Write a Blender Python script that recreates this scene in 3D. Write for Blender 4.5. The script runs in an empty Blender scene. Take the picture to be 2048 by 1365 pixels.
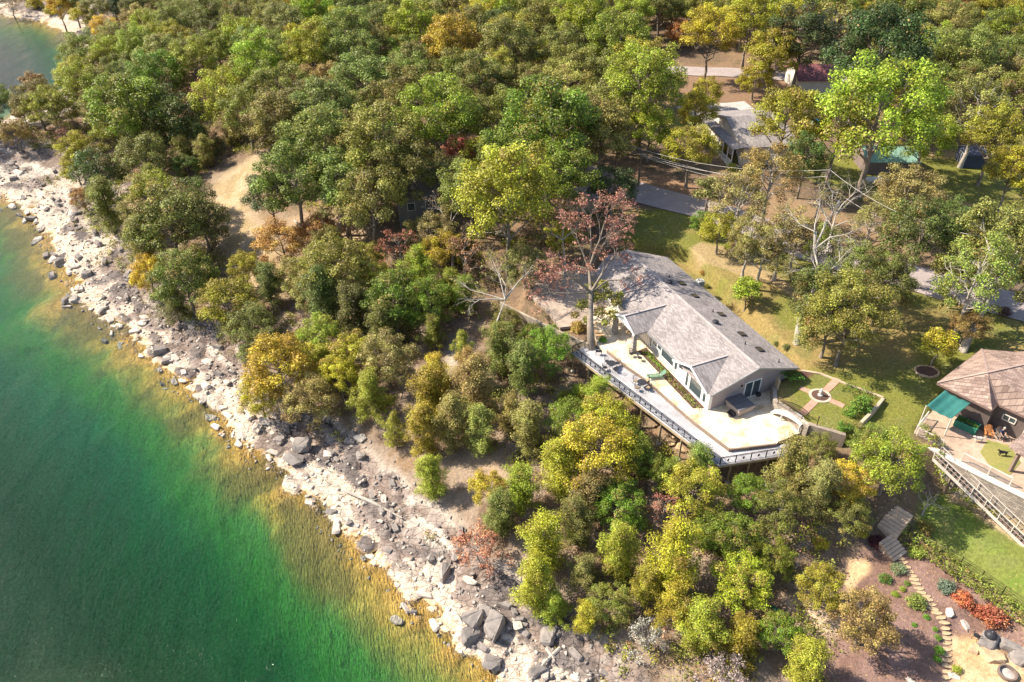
import bpy, math, random
import numpy as np
from mathutils import Vector, Matrix

# ------------------------------------------------------------------ camera, light, exposure
SC = bpy.context.scene
COL = SC.collection
CAM_H, PITCH, FPX, IW, IH = 65.0, 36.0, 1593.0, 2048.0, 1365.0
cam_d = bpy.data.cameras.new('camera'); cam = bpy.data.objects.new('camera', cam_d); COL.objects.link(cam)
cam.location = (0, 0, CAM_H); cam.rotation_euler = (math.radians(90 - PITCH), 0, 0)
cam_d.sensor_width = 36.0; cam_d.lens = FPX / IW * 36.0; cam_d.clip_start = 0.5; cam_d.clip_end = 4000
SC.camera = cam

SUN_AZ, SUN_EL = math.radians(-13), math.radians(43)          # heading the light travels, elevation
Ld = Vector((math.cos(SUN_EL) * math.cos(SUN_AZ), math.cos(SUN_EL) * math.sin(SUN_AZ), -math.sin(SUN_EL)))
sun_d = bpy.data.lights.new('sun', 'SUN'); sun = bpy.data.objects.new('sun', sun_d); COL.objects.link(sun)
sun_d.energy = 4.9; sun_d.angle = math.radians(0.55); sun_d.color = (1.0, 0.91, 0.77)
sun.rotation_euler = Ld.to_track_quat('-Z', 'Y').to_euler()
W = bpy.data.worlds.new('World'); SC.world = W; W.use_nodes = True
_nt = W.node_tree; _nt.nodes.clear()
_sky = _nt.nodes.new('ShaderNodeTexSky'); _sky.sky_type = 'NISHITA'; _sky.sun_disc = False
_sky.sun_elevation = SUN_EL
_sx, _sy = -Ld.x, -Ld.y
_sky.sun_rotation = math.atan2(_sx, _sy)
_sky.air_density = 1.0; _sky.dust_density = 1.2; _sky.ozone_density = 1.0
_bg = _nt.nodes.new('ShaderNodeBackground'); _bg.inputs[1].default_value = 0.12
_wo = _nt.nodes.new('ShaderNodeOutputWorld')
_nt.links.new(_sky.outputs[0], _bg.inputs[0]); _nt.links.new(_bg.outputs[0], _wo.inputs[0])
SC.view_settings.view_transform = 'Standard'; SC.view_settings.look = 'None'
SC.view_settings.gamma = 1.0; SC.view_settings.exposure = 1.0
SC.cycles.max_bounces = 6; SC.cycles.diffuse_bounces = 3; SC.cycles.transparent_max_bounces = 12
SC.cycles.caustics_reflective = False; SC.cycles.caustics_refractive = False

# ------------------------------------------------------------------ helpers
_t = math.radians(PITCH)
_F = np.array([0, math.cos(_t), -math.sin(_t)]); _U = np.array([0, math.sin(_t), math.cos(_t)]); _R = np.array([1., 0, 0])
def P(px, py, z):
    d = _F * FPX + _R * (px - IW / 2) - _U * (py - IH / 2)
    k = (z - CAM_H) / d[2]
    return np.array([0, 0, CAM_H]) + d * k
def pxy(px, py, z):
    p = P(px, py, z); return (float(p[0]), float(p[1]))
def project(x, y, z):
    v = np.array([x, y, z - CAM_H]); D = v @ _F
    return IW / 2 + FPX * (v @ _R) / D, IH / 2 - FPX * (v @ _U) / D, D
def smooth(a, b, x):
    t = np.clip((np.asarray(x, float) - a) / (b - a), 0, 1); return t * t * (3 - 2 * t)

_hs = np.random.RandomState(5).rand(256, 256)
def vnoise(x, y):
    xi = np.floor(x).astype(int); yi = np.floor(y).astype(int); fx = x - xi; fy = y - yi
    fx = fx * fx * (3 - 2 * fx); fy = fy * fy * (3 - 2 * fy)
    a = _hs[xi % 256, yi % 256]; b = _hs[(xi + 1) % 256, yi % 256]; c = _hs[xi % 256, (yi + 1) % 256]; d = _hs[(xi + 1) % 256, (yi + 1) % 256]
    return (a * (1 - fx) + b * fx) * (1 - fy) + (c * (1 - fx) + d * fx) * fy
def fbm(x, y, o=4):
    x = np.asarray(x, float); y = np.asarray(y, float)
    v = 0; a = .5; n = 0
    for i in range(o):
        v = v + a * vnoise(x * 2 ** i + 17 * i, y * 2 ** i + 31 * i); n += a; a *= .5
    return v / n
def cellular(u, v, seed=1):
    """F1, F2-F1 and a random value per cell on a jittered lattice"""
    R1 = np.random.RandomState(seed).rand(128, 128); R2 = np.random.RandomState(seed + 1).rand(128, 128); R3 = np.random.RandomState(seed + 2).rand(128, 128)
    ui = np.floor(u).astype(int); vi = np.floor(v).astype(int)
    f1 = np.full(u.shape, 9.); f2 = np.full(u.shape, 9.); cid = np.zeros(u.shape)
    for di in (-1, 0, 1):
        for dj in (-1, 0, 1):
            a = ui + di; b = vi + dj
            px = a + .1 + .8 * R1[a % 128, b % 128]; py = b + .1 + .8 * R2[a % 128, b % 128]
            d = np.hypot(u - px, v - py); c = R3[a % 128, b % 128]
            nearer = d < f1
            f2 = np.where(nearer, f1, np.minimum(f2, d)); cid = np.where(nearer, c, cid); f1 = np.where(nearer, d, f1)
    return f1, f2 - f1, cid
def seg_dist(x, y, a, b):
    ax, ay = a; bx, by = b; dx, dy = bx - ax, by - ay; L2 = dx * dx + dy * dy + 1e-9
    t = np.clip(((x - ax) * dx + (y - ay) * dy) / L2, 0, 1)
    return np.hypot(x - ax - t * dx, y - ay - t * dy), t * math.sqrt(L2)
def inside(x, y, poly):
    r = np.zeros(np.shape(x), bool); n = len(poly)
    for i in range(n):
        x1, y1 = poly[i]; x2, y2 = poly[(i + 1) % n]
        if y1 == y2: continue
        c = ((y1 > y) != (y2 > y)) & (x < (x2 - x1) * (y - y1) / (y2 - y1) + x1); r ^= c
    return r
def poly_dist(x, y, poly):
    """0 inside, distance outside"""
    d = np.full(np.shape(x), 1e9)
    for i in range(len(poly)):
        d = np.minimum(d, seg_dist(x, y, poly[i], poly[(i + 1) % len(poly)])[0])
    return np.where(inside(x, y, poly), -d, d)

# ---- object helpers
def setp(o, label=None, cat=None, group=None, kind=None):
    if label: o['label'] = label
    if cat: o['category'] = cat
    if group: o['group'] = group
    if kind: o['kind'] = kind
    return o
def thing(name, label, cat, loc=(0, 0, 0), rz=0.0, group=None):
    o = bpy.data.objects.new(name, None); COL.objects.link(o)
    o.empty_display_size = .3; o.location = loc; o.rotation_euler = (0, 0, rz)
    return setp(o, label, cat, group)
def link_mesh(name, me, mat=None, parent=None):
    o = bpy.data.objects.new(name, me); COL.objects.link(o)
    if mat is not None and not me.materials: me.materials.append(mat)
    if parent is not None: o.parent = parent
    return o
def copy_tree(o, parent=None):
    c = o.copy(); COL.objects.link(c); c.parent = parent
    for ch in [k for k in o.children if k.name in bpy.data.objects]: copy_tree(ch, c)
    return c
class MB:
    """collects boxes, tubes, lathes and polygons into one mesh"""
    def __init__(s): s.v = []; s.f = []
    def add(s, vs, fs):
        n = len(s.v); s.v += [tuple(map(float, p)) for p in vs]; s.f += [tuple(i + n for i in f) for f in fs]; return s
    def box(s, x0, x1, y0, y1, z0, z1, M=None):
        vs = [(x0, y0, z0), (x1, y0, z0), (x1, y1, z0), (x0, y1, z0), (x0, y0, z1), (x1, y0, z1), (x1, y1, z1), (x0, y1, z1)]
        if M is not None: vs = [M @ Vector(p) for p in vs]
        return s.add(vs, [(0, 3, 2, 1), (4, 5, 6, 7), (0, 1, 5, 4), (1, 2, 6, 5), (2, 3, 7, 6), (3, 0, 4, 7)])
    def bar(s, a, b, w, h, up=(0, 0, 1)):
        a = Vector(a); b = Vector(b); d = (b - a); L = d.length
        if L < 1e-6: return s
        d.normalize(); sd = d.cross(Vector(up))
        if sd.length < 1e-4: sd = d.cross(Vector((1, 0, 0)))
        sd.normalize(); u = sd.cross(d); c = []
        for p in (a, b):
            for i, j in ((-1, -1), (1, -1), (1, 1), (-1, 1)): c.append(p + sd * (i * w / 2) + u * (j * h / 2))
        return s.add(c, [(0, 3, 2, 1), (4, 5, 6, 7), (0, 1, 5, 4), (1, 2, 6, 5), (2, 3, 7, 6), (3, 0, 4, 7)])
    def tube(s, pts, rs, n=6, cap=True):
        pts = [Vector(p) for p in pts]
        if not hasattr(rs, '__len__'): rs = [rs] * len(pts)
        vs = []; fs = []; prev = None
        for i, p in enumerate(pts):
            d = (pts[min(i + 1, len(pts) - 1)] - pts[max(i - 1, 0)]).normalized()
            a = d.cross(Vector((0, 0, 1)))
            if a.length < .05: a = d.cross(Vector((1, 0, 0)))
            a.normalize(); b = d.cross(a)
            if prev is not None and a.dot(prev) < 0: a = -a; b = -b
            prev = a
            for k in range(n):
                t = 2 * math.pi * k / n; vs.append(p + (a * math.cos(t) + b * math.sin(t)) * rs[i])
        for i in range(len(pts) - 1):
            for k in range(n): fs.append((i * n + k, i * n + (k + 1) % n, (i + 1) * n + (k + 1) % n, (i + 1) * n + k))
        if cap: fs.append(tuple(range(n))[::-1]); fs.append(tuple((len(pts) - 1) * n + k for k in range(n)))
        return s.add(vs, fs)
    def lathe(s, prof, n=16, c=(0, 0, 0), sx=1, sy=1):
        vs = []; fs = []
        for r, z in prof:
            for k in range(n):
                t = 2 * math.pi * k / n; vs.append((c[0] + r * sx * math.cos(t), c[1] + r * sy * math.sin(t), c[2] + z))
        for i in range(len(prof) - 1):
            for k in range(n): fs.append((i * n + k, i * n + (k + 1) % n, (i + 1) * n + (k + 1) % n, (i + 1) * n + k))
        fs.append(tuple(range(n))[::-1]); fs.append(tuple((len(prof) - 1) * n + k for k in range(n)))
        return s.add(vs, fs)
    def prism(s, poly, z0, z1):
        """vertical extrusion of a plan polygon; z may be lists per vertex"""
        n = len(poly); a = sum(poly[i][0] * poly[(i + 1) % n][1] - poly[(i + 1) % n][0] * poly[i][1] for i in range(n))
        if a < 0: poly = list(poly)[::-1]; z0 = z0[::-1] if hasattr(z0, '__len__') else z0; z1 = z1[::-1] if hasattr(z1, '__len__') else z1
        Z0 = z0 if hasattr(z0, '__len__') else [z0] * n; Z1 = z1 if hasattr(z1, '__len__') else [z1] * n
        vs = [(p[0], p[1], Z0[i]) for i, p in enumerate(poly)] + [(p[0], p[1], Z1[i]) for i, p in enumerate(poly)]
        fs = [tuple(range(n))[::-1], tuple(range(n, 2 * n))] + [(i, (i + 1) % n, n + (i + 1) % n, n + i) for i in range(n)]
        return s.add(vs, fs)
    def slab(s, pts, t):
        """a polygon in space given thickness t downwards"""
        n = len(pts); vs = [tuple(p) for p in pts] + [(p[0], p[1], p[2] - t) for p in pts]
        a = sum(pts[i][0] * pts[(i + 1) % n][1] - pts[(i + 1) % n][0] * pts[i][1] for i in range(n))
        top = tuple(range(n)) if a > 0 else tuple(range(n))[::-1]
        fs = [top, tuple(i + n for i in top[::-1])]
        for i in range(n):
            j = (i + 1) % n; fs.append((i, j, n + j, n + i)[::-1] if a > 0 else (i, j, n + j, n + i))
        return s.add(vs, fs)
    def build(s, name, mat, parent=None, smooth_=False, bevel=0):
        me = bpy.data.meshes.new(name); me.from_pydata(s.v, [], s.f); me.update()
        if smooth_: me.polygons.foreach_set('use_smooth', [True] * len(me.polygons))
        o = link_mesh(name, me, mat, parent)
        if bevel:
            b = o.modifiers.new('b', 'BEVEL'); b.width = bevel; b.segments = 2; b.limit_method = 'ANGLE'
        return o

# ------------------------------------------------------------------ materials
def new_mat(name):
    m = bpy.data.materials.new(name); m.use_nodes = True; nt = m.node_tree
    return m, nt, nt.nodes['Principled BSDF'], nt.nodes['Material Output']
def N(nt, t, **kw):
    n = nt.nodes.new(t)
    for k, v in kw.items():
        if k in n.inputs.keys() if isinstance(k, str) else False: n.inputs[k].default_value = v
        else: setattr(n, k, v)
    return n
def mat(name, c, rough=.8, var=.25, scale=6., bump=.2, metal=0., c2=None, bscale=None, spec=.3, stretch=None):
    """procedural paint: two noise scales vary the colour, a third drives bump"""
    m, nt, p, out = new_mat(name); L = nt.links
    tc = N(nt, 'ShaderNodeTexCoord'); mp = N(nt, 'ShaderNodeMapping')
    if stretch: mp.inputs['Scale'].default_value = stretch
    L.new(tc.outputs['Object'], mp.inputs[0])
    n1 = N(nt, 'ShaderNodeTexNoise'); n1.inputs['Scale'].default_value = scale; n1.inputs['Detail'].default_value = 5; L.new(mp.outputs[0], n1.inputs[0])
    n2 = N(nt, 'ShaderNodeTexNoise'); n2.inputs['Scale'].default_value = scale * .15; n2.inputs['Detail'].default_value = 3; L.new(mp.outputs[0], n2.inputs[0])
    ad = N(nt, 'ShaderNodeMath', operation='ADD'); L.new(n1.outputs[0], ad.inputs[0]); L.new(n2.outputs[0], ad.inputs[1])
    mr = N(nt, 'ShaderNodeMapRange'); mr.inputs[1].default_value = .65; mr.inputs[2].default_value = 1.35; L.new(ad.outputs[0], mr.inputs[0])
    mx = N(nt, 'ShaderNodeMix', data_type='RGBA')
    lo = tuple(max(0, x * (1 - var)) for x in c) if c2 is None else c2
    hi = tuple(min(1, x * (1 + var * .6)) for x in c) if c2 is None else c
    mx.inputs[6].default_value = (*lo, 1); mx.inputs[7].default_value = (*hi, 1)
    L.new(mr.outputs[0], mx.inputs[0]); L.new(mx.outputs[2], p.inputs['Base Color'])
    p.inputs['Roughness'].default_value = rough; p.inputs['Metallic'].default_value = metal; p.inputs['Specular IOR Level'].default_value = spec
    if bump:
        n3 = N(nt, 'ShaderNodeTexNoise'); n3.inputs['Scale'].default_value = bscale or scale * 4; n3.inputs['Detail'].default_value = 4; L.new(mp.outputs[0], n3.inputs[0])
        b = N(nt, 'ShaderNodeBump'); b.inputs['Strength'].default_value = bump; b.inputs['Distance'].default_value = .03
        L.new(n3.outputs[0], b.inputs['Height']); L.new(b.outputs[0], p.inputs['Normal'])
    return m
def brick_mat(name, c1, c2, mortar, bw, bh, rough=.85, rot=0., plane='XY', msize=.012, bump=.5, offs=.5, big=.35):
    m, nt, p, out = new_mat(name); L = nt.links
    tc = N(nt, 'ShaderNodeTexCoord'); src = tc.outputs['Object']
    if plane != 'XY':
        sp = N(nt, 'ShaderNodeSeparateXYZ'); cb = N(nt, 'ShaderNodeCombineXYZ'); L.new(src, sp.inputs[0])
        if plane == 'WALL':      # x+y along, z up
            a = N(nt, 'ShaderNodeMath', operation='ADD'); L.new(sp.outputs[0], a.inputs[0]); L.new(sp.outputs[1], a.inputs[1]); L.new(a.outputs[0], cb.inputs[0]); L.new(sp.outputs[2], cb.inputs[1])
        if plane == 'WALLD': a = N(nt, 'ShaderNodeMath', operation='SUBTRACT'); L.new(sp.outputs[0], a.inputs[0]); L.new(sp.outputs[1], a.inputs[1]); L.new(a.outputs[0], cb.inputs[0]); L.new(sp.outputs[2], cb.inputs[1])
        src = cb.outputs[0]
    mp = N(nt, 'ShaderNodeMapping'); mp.inputs['Rotation'].default_value = (0, 0, rot); L.new(src, mp.inputs[0])
    b = N(nt, 'ShaderNodeTexBrick'); L.new(mp.outputs[0], b.inputs[0]); b.offset = offs
    b.inputs['Scale'].default_value = 1; b.inputs['Brick Width'].default_value = bw; b.inputs['Row Height'].default_value = bh
    b.inputs['Mortar Size'].default_value = msize; b.inputs['Color1'].default_value = (*c1, 1); b.inputs['Color2'].default_value = (*c2, 1); b.inputs['Mortar'].default_value = (*mortar, 1)
    n = N(nt, 'ShaderNodeTexNoise'); n.inputs['Scale'].default_value = .5; n.inputs['Detail'].default_value = 6; L.new(src, n.inputs[0])
    mr = N(nt, 'ShaderNodeMapRange'); mr.inputs[1].default_value = .3; mr.inputs[2].default_value = .7; mr.inputs[3].default_value = 1 - big; mr.inputs[4].default_value = 1 + big * .6; L.new(n.outputs[0], mr.inputs[0])
    mu = N(nt, 'ShaderNodeMix', data_type='RGBA', blend_type='MULTIPLY'); mu.inputs[0].default_value = 1; L.new(b.outputs[0], mu.inputs[6]); L.new(mr.outputs[0], mu.inputs[7])
    L.new(mu.outputs[2], p.inputs['Base Color']); p.inputs['Roughness'].default_value = rough; p.inputs['Specular IOR Level'].default_value = .25
    bp = N(nt, 'ShaderNodeBump'); bp.inputs['Strength'].default_value = bump; bp.inputs['Distance'].default_value = .02; bp.invert = True
    L.new(b.outputs['Fac'], bp.inputs['Height']); L.new(bp.outputs[0], p.inputs['Normal'])
    return m
def leaf_mat(name, trans=.22):
    m, nt, p, out = new_mat(name); L = nt.links
    oi = N(nt, 'ShaderNodeObjectInfo'); at = N(nt, 'ShaderNodeAttribute'); at.attribute_name = 'tint'
    sp = N(nt, 'ShaderNodeSeparateColor'); L.new(at.outputs['Color'], sp.inputs[0])
    # red: clump, green: leaf, blue: autumn accent
    hs = N(nt, 'ShaderNodeHueSaturation')
    mh = N(nt, 'ShaderNodeMapRange'); mh.inputs[3].default_value = .476; mh.inputs[4].default_value = .509; L.new(sp.outputs[0], mh.inputs[0]); L.new(mh.outputs[0], hs.inputs['Hue'])
    mv = N(nt, 'ShaderNodeMapRange'); mv.inputs[3].default_value = .5; mv.inputs[4].default_value = 1.75; L.new(sp.outputs[1], mv.inputs[0])
    mc = N(nt, 'ShaderNodeMapRange'); mc.inputs[3].default_value = .72; mc.inputs[4].default_value = 1.3; L.new(sp.outputs[0], mc.inputs[0])
    mm = N(nt, 'ShaderNodeMath', operation='MULTIPLY'); L.new(mv.outputs[0], mm.inputs[0]); L.new(mc.outputs[0], mm.inputs[1]); L.new(mm.outputs[0], hs.inputs['Value'])
    hs.inputs['Saturation'].default_value = .97
    ac = N(nt, 'ShaderNodeMix', data_type='RGBA'); ac.inputs[7].default_value = (.36, .2, .07, 1); L.new(sp.outputs[2], ac.inputs[0]); L.new(oi.outputs['Color'], ac.inputs[6])
    L.new(ac.outputs[2], hs.inputs['Color'])
    L.new(hs.outputs[0], p.inputs['Base Color']); p.inputs['Roughness'].default_value = .5; p.inputs['Specular IOR Level'].default_value = .35
    tr = N(nt, 'ShaderNodeBsdfTranslucent'); L.new(hs.outputs[0], tr.inputs[0])
    ms = N(nt, 'ShaderNodeMixShader'); ms.inputs[0].default_value = trans; L.new(p.outputs[0], ms.inputs[1]); L.new(tr.outputs[0], ms.inputs[2]); L.new(ms.outputs[0], out.inputs[0])
    return m
M = {}
M['leaf'] = leaf_mat('leaves')
M['bark'] = mat('bark', (.27, .22, .17), .9, .45, 5, .6, stretch=(1, 1, .25))
M['pale_bark'] = mat('pale_bark', (.42, .37, .31), .9, .35, 5, .5, stretch=(1, 1, .25))
M['shingle'] = brick_mat('grey_shingles', (.235, .205, .195), (.40, .35, .325), (.16, .14, .135), .42, .16, rot=math.radians(90), msize=.012, big=.18)
M['shingle_b'] = brick_mat('brown_shingles', (.23, .155, .125), (.40, .29, .235), (.14, .1, .085), .5, .2, rot=math.radians(37), msize=.014, big=.2)
M['white'] = mat('white_paint', (.80, .78, .74), .6, .12, 3, .08)
M['cream'] = mat('cream_trim', (.66, .60, .52), .7, .15, 3, .1)
M['siding'] = brick_mat('mauve_siding', (.36, .30, .29), (.38, .32, .31), (.22, .19, .19), 40, .16, plane='WALL', msize=.012, big=.12)
M['black'] = mat('black_metal', (.02, .02, .022), .45, .3, 8, .05, metal=.3)
M['dark'] = mat('dark_plastic', (.035, .035, .04), .5, .3, 8, .1)
M['grey'] = mat('grey_metal', (.33, .34, .35), .45, .2, 8, .05, metal=.5)
M['stone'] = brick_mat('stone_masonry', (.50, .42, .33), (.30, .25, .21), (.20, .16, .13), .6, .2, plane='WALLD', msize=.02, big=.3, bump=.9)
M['rockcol'] = brick_mat('stone_column', (.55, .50, .44), (.30, .27, .25), (.15, .13, .12), .3, .16, plane='WALL', msize=.02, big=.35, bump=.9)
M['conc'] = mat('weathered_concrete', (.40, .33, .25), .9, .45, 2.2, .4, stretch=(1, 1, .4))
M['wood'] = mat('deck_timber', (.42, .32, .2), .8, .3, 6, .2, stretch=(.3, .3, 1))
M['rail_wood'] = mat('pale_timber', (.62, .55, .47), .7, .2, 6, .15)
M['dirt_wood'] = mat('old_timber', (.26, .19, .14), .85, .3, 5, .3, stretch=(1, 1, .15))
M['brickpath'] = brick_mat('red_brick_paving', (.46, .22, .15), (.58, .34, .24), (.42, .3, .22), .22, .11, msize=.012, big=.2, rot=.4)
M['mulch'] = mat('bark_mulch', (.15, .085, .06), .95, .6, 14, 1., c2=(.07, .04, .03))
M['glass'] = None
def glass(name, c=(.05, .07, .08)):
    m, nt, p, out = new_mat(name); p.inputs['Base Color'].default_value = (*c, 1); p.inputs['Roughness'].default_value = .06; p.inputs['Specular IOR Level'].default_value = .9
    n = N(nt, 'ShaderNodeTexNoise'); n.inputs['Scale'].default_value = 1.2; mr = N(nt, 'ShaderNodeMapRange'); mr.inputs[3].default_value = .03; mr.inputs[4].default_value = .12
    nt.links.new(n.outputs[0], mr.inputs[0]); nt.links.new(mr.outputs[0], p.inputs['Roughness'])
    return m
M['glass'] = glass('window_glass')
M['sky_glass'] = glass('bronze_skylight_glass', (.09, .07, .05))
# ------------------------------------------------------------------ shoreline and terrain
_shpx = [(1180, 1530), (1085, 1435), (1010, 1365), (960, 1325), (905, 1275), (850, 1232), (800, 1185), (760, 1135), (700, 1085), (640, 1018), (590, 985), (560, 945), (500, 905), (455, 862), (420, 815), (375, 775),
         (335, 740), (300, 716), (262, 684), (215, 645), (185, 622), (160, 606), (128, 606), (150, 590), (150, 570), (112, 530), (100, 500), (72, 450), (40, 412), (0, 392)]
SH = [(170, -130), (60, -25)] + [pxy(a, b, 0) for a, b in _shpx] + [(-118, 143), (-134, 152), (-137, 163), (-126, 170), (-113.5, 172)]
SH += [pxy(a, b, 0) for a, b in [(40, 225), (78, 200), (105, 182), (150, 178), (172, 165), (186, 140), (186, 118), (165, 92), (130, 64), (90, 48), (40, 38), (0, 30)]] + [(-230, 285), (-420, 300), (-900, 330)]
LAND = SH + [(-900, 2500), (1500, 2500), (1500, -400), (170, -400)]
def shore_sd(x, y):
    d = np.full(np.shape(x), 1e9); t = np.zeros(np.shape(x)); acc = 0
    for a, b in zip(SH[:-1], SH[1:]):
        dd, tt = seg_dist(x, y, a, b); k = dd < d; d = np.where(k, dd, d); t = np.where(k, acc + tt, t); acc += math.dist(a, b)
    return np.where(inside(x, y, LAND), d, -d), t

PATIO = [pxy(*p, 11.0) for p in [(1463, 900), (1555, 888), (1595, 862), (1548, 822), (1532, 765), (1500, 770), (1420, 815), (1380, 775), (1345, 735), (1300, 690), (1268, 655), (1215, 640), (1180, 690), (1230, 735), (1300, 785), (1380, 842)]]
PADS = [  # polygon, height, blend
    ([pxy(*p, 11) for p in [(1466, 902), (1560, 892), (1612, 868), (1560, 820), (1548, 770), (1602, 757), (1470, 610), (1370, 520), (1250, 497), (1185, 530), (1060, 560), (1050, 600), (1180, 694), (1240, 740), (1300, 785), (1385, 846)]], 10.5, .9),
    ([pxy(*p, 12.2) for p in [(1553, 768), (1600, 742), (1640, 745), (1766, 797), (1692, 862), (1622, 850), (1556, 800)]], 12.15, .5),
    ([pxy(*p, 11.5) for p in [(1832, 866), (1885, 800), (1975, 780), (2100, 800), (2300, 900), (2300, 1080), (2120, 1010)]], 11.35, .5),
    ([pxy(*p, 8.0) for p in [(1815, 1050), (1850, 985), (1900, 985), (2000, 1050), (2160, 1150), (2300, 1320), (2048, 1215), (1930, 1120)]], 8.0, 2.6),
    ([pxy(*p, 6.6) for p in [(1700, 1140), (1760, 1095), (1850, 1105), (2048, 1235), (2400, 1450), (2300, 1600), (1760, 1600), (1680, 1300)]], 6.4, 5.0),
    ([pxy(*p, 6.0) for p in [(1895, 1330), (1900, 1270), (1960, 1240), (2060, 1300), (2200, 1400), (2040, 1500), (1900, 1400)]], 6.0, 1.5),
]
def rugged(x, y, s, t):
    # layered limestone: slabs along the waterline, broken ledges above
    u = t / 2.6; v = s / 1.5 + .35 * fbm(t / 3, s / 3, 2)
    f1, e1, c1 = cellular(u, v, 11); f2, e2, c2 = cellular(t / .85, s / .7, 21)
    h = .55 * (c1 - .45) - .28 * (1 - smooth(0, .12, e1)) + .22 * (c2 - .5) - .10 * (1 - smooth(0, .14, e2))
    return h, e1, c1, c2
def terrain_h(x, y):
    x = np.asarray(x, float); y = np.asarray(y, float)
    s, t = shore_sd(x, y)
    s = s + (fbm(x / 3.2, y / 3.2, 3) - .5) * 1.6 * smooth(30, 10, np.abs(s))
    steep = np.interp(s, [-60, -22, -12, -8, -5, -2.5, 0, 1.5, 3.5, 6, 8.5, 11, 20, 26, 30, 34, 38, 60, 160, 400], [-8.5, -8, -5.2, -2.9, -1.5, -.8, -.05, .35, .75, 1.2, 2.2, 3.2, 5.9, 7.3, 8.4, 9.6, 11.6, 12.5, 14, 17])
    gentle = np.interp(s, [-60, -22, -12, -8, -4, 0, 4, 12, 25, 50, 90, 160, 400], [-8.5, -7, -3.6, -2.1, -.9, -.05, .8, 2.2, 4.8, 8.3, 11.5, 14, 17])
    w = smooth(-42, -72, x)
    h = steep * (1 - w) + gentle * w
    h = h + (fbm(x / 11, y / 11, 3) - .5) * 1.6 * smooth(6, 20, s) * (1 - .7 * smooth(30, 40, s)) + (fbm(x / 2.2 + 9, y / 2.2, 3) - .5) * .35 * smooth(6, 9, s) * (1 - .85 * smooth(28, 36, s))
    band = smooth(-13, -6, s) * (1 - smooth(6.5 + 8 * w, 9.5 + 10 * w, s))
    r, e1, c1, c2 = rugged(x, y, s, t)
    h = h + band * r * (1 - .6 * smooth(.5, -2, s)) * (.9 + .5 * smooth(5, 9, s))
    for poly, z, bl in PADS:
        d = poly_dist(x, y, poly); wgt = 1 - smooth(0, bl, d)
        h = h * (1 - wgt) + z * wgt
    return h, s, t, e1, c1, c2, band, w
def lines(spec):
    o = [spec[0][0]]
    for a, b, st in spec:
        n = max(1, int(round((b - a) / st))); o += list(np.linspace(a, b, n + 1)[1:])
    return np.array(o)
GX = lines([(-900, -400, 50), (-400, -200, 12), (-200, -172, 3), (-172, -56, .62), (-56, 36, .3), (36, 70, .45), (70, 130, 1.2), (130, 220, 4), (220, 420, 12), (420, 1400, 80)])
GY = lines([(-300, -40, 30), (-40, 20, 5), (20, 31, .8), (31, 100, .3), (100, 180, .65), (180, 270, 1.1), (270, 340, 4), (340, 600, 20), (600, 2000, 140)])
XX, YY = np.meshgrid(GX, GY, indexing='ij')
HH, SS, TT, E1, C1, C2, BAND, WW = terrain_h(XX, YY)
def H(x, y):
    i = int(np.clip(np.searchsorted(GX, x) - 1, 0, len(GX) - 2)); j = int(np.clip(np.searchsorted(GY, y) - 1, 0, len(GY) - 2))
    fx = (x - GX[i]) / (GX[i + 1] - GX[i]); fy = (y - GY[j]) / (GY[j + 1] - GY[j])
    return float((HH[i, j] * (1 - fx) + HH[i + 1, j] * fx) * (1 - fy) + (HH[i, j + 1] * (1 - fx) + HH[i + 1, j + 1] * fx) * fy)
def sd1(x, y):
    s, t = shore_sd(np.array([x]), np.array([y])); return float(s[0]), float(t[0])
def G(px, py, up=0.0):
    """ground point seen at a pixel of the photograph (up: metres above ground)"""
    z = 9.0 + up; x, y = pxy(px, py, z)
    for i in range(24):
        z = .5 * z + .5 * (H(x, y) + up); x, y = pxy(px, py, z)
    return Vector((x, y, H(x, y)))

# ---- surface colours per vertex (albedo, plus sky blue on the lake bed)
def pp(pts, z=12.0): return [pxy(a, b, z) for a, b in pts]
n1 = fbm(XX / 7, YY / 7, 4); n2 = fbm(XX / 1.3 + 50, YY / 1.3, 3); n3 = fbm(XX / 25 + 9, YY / 25 + 3, 3)
def mixc(a, b, w): return a * (1 - w[..., None]) + np.array(b) * w[..., None]
C = np.zeros(XX.shape + (3,)) + np.array((.17, .115, .075))
C = mixc(C, (.23, .15, .09), smooth(.45, .6, n1))
C = mixc(C, (.10, .09, .04), smooth(.55, .7, n2) * .6)
slope_m = smooth(6, 9, SS) * (1 - smooth(24, 34, SS)) * (1 - WW * .6)
C = mixc(C, (.28, .21, .155), slope_m * smooth(.4, .62, n2) * .8)
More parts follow.
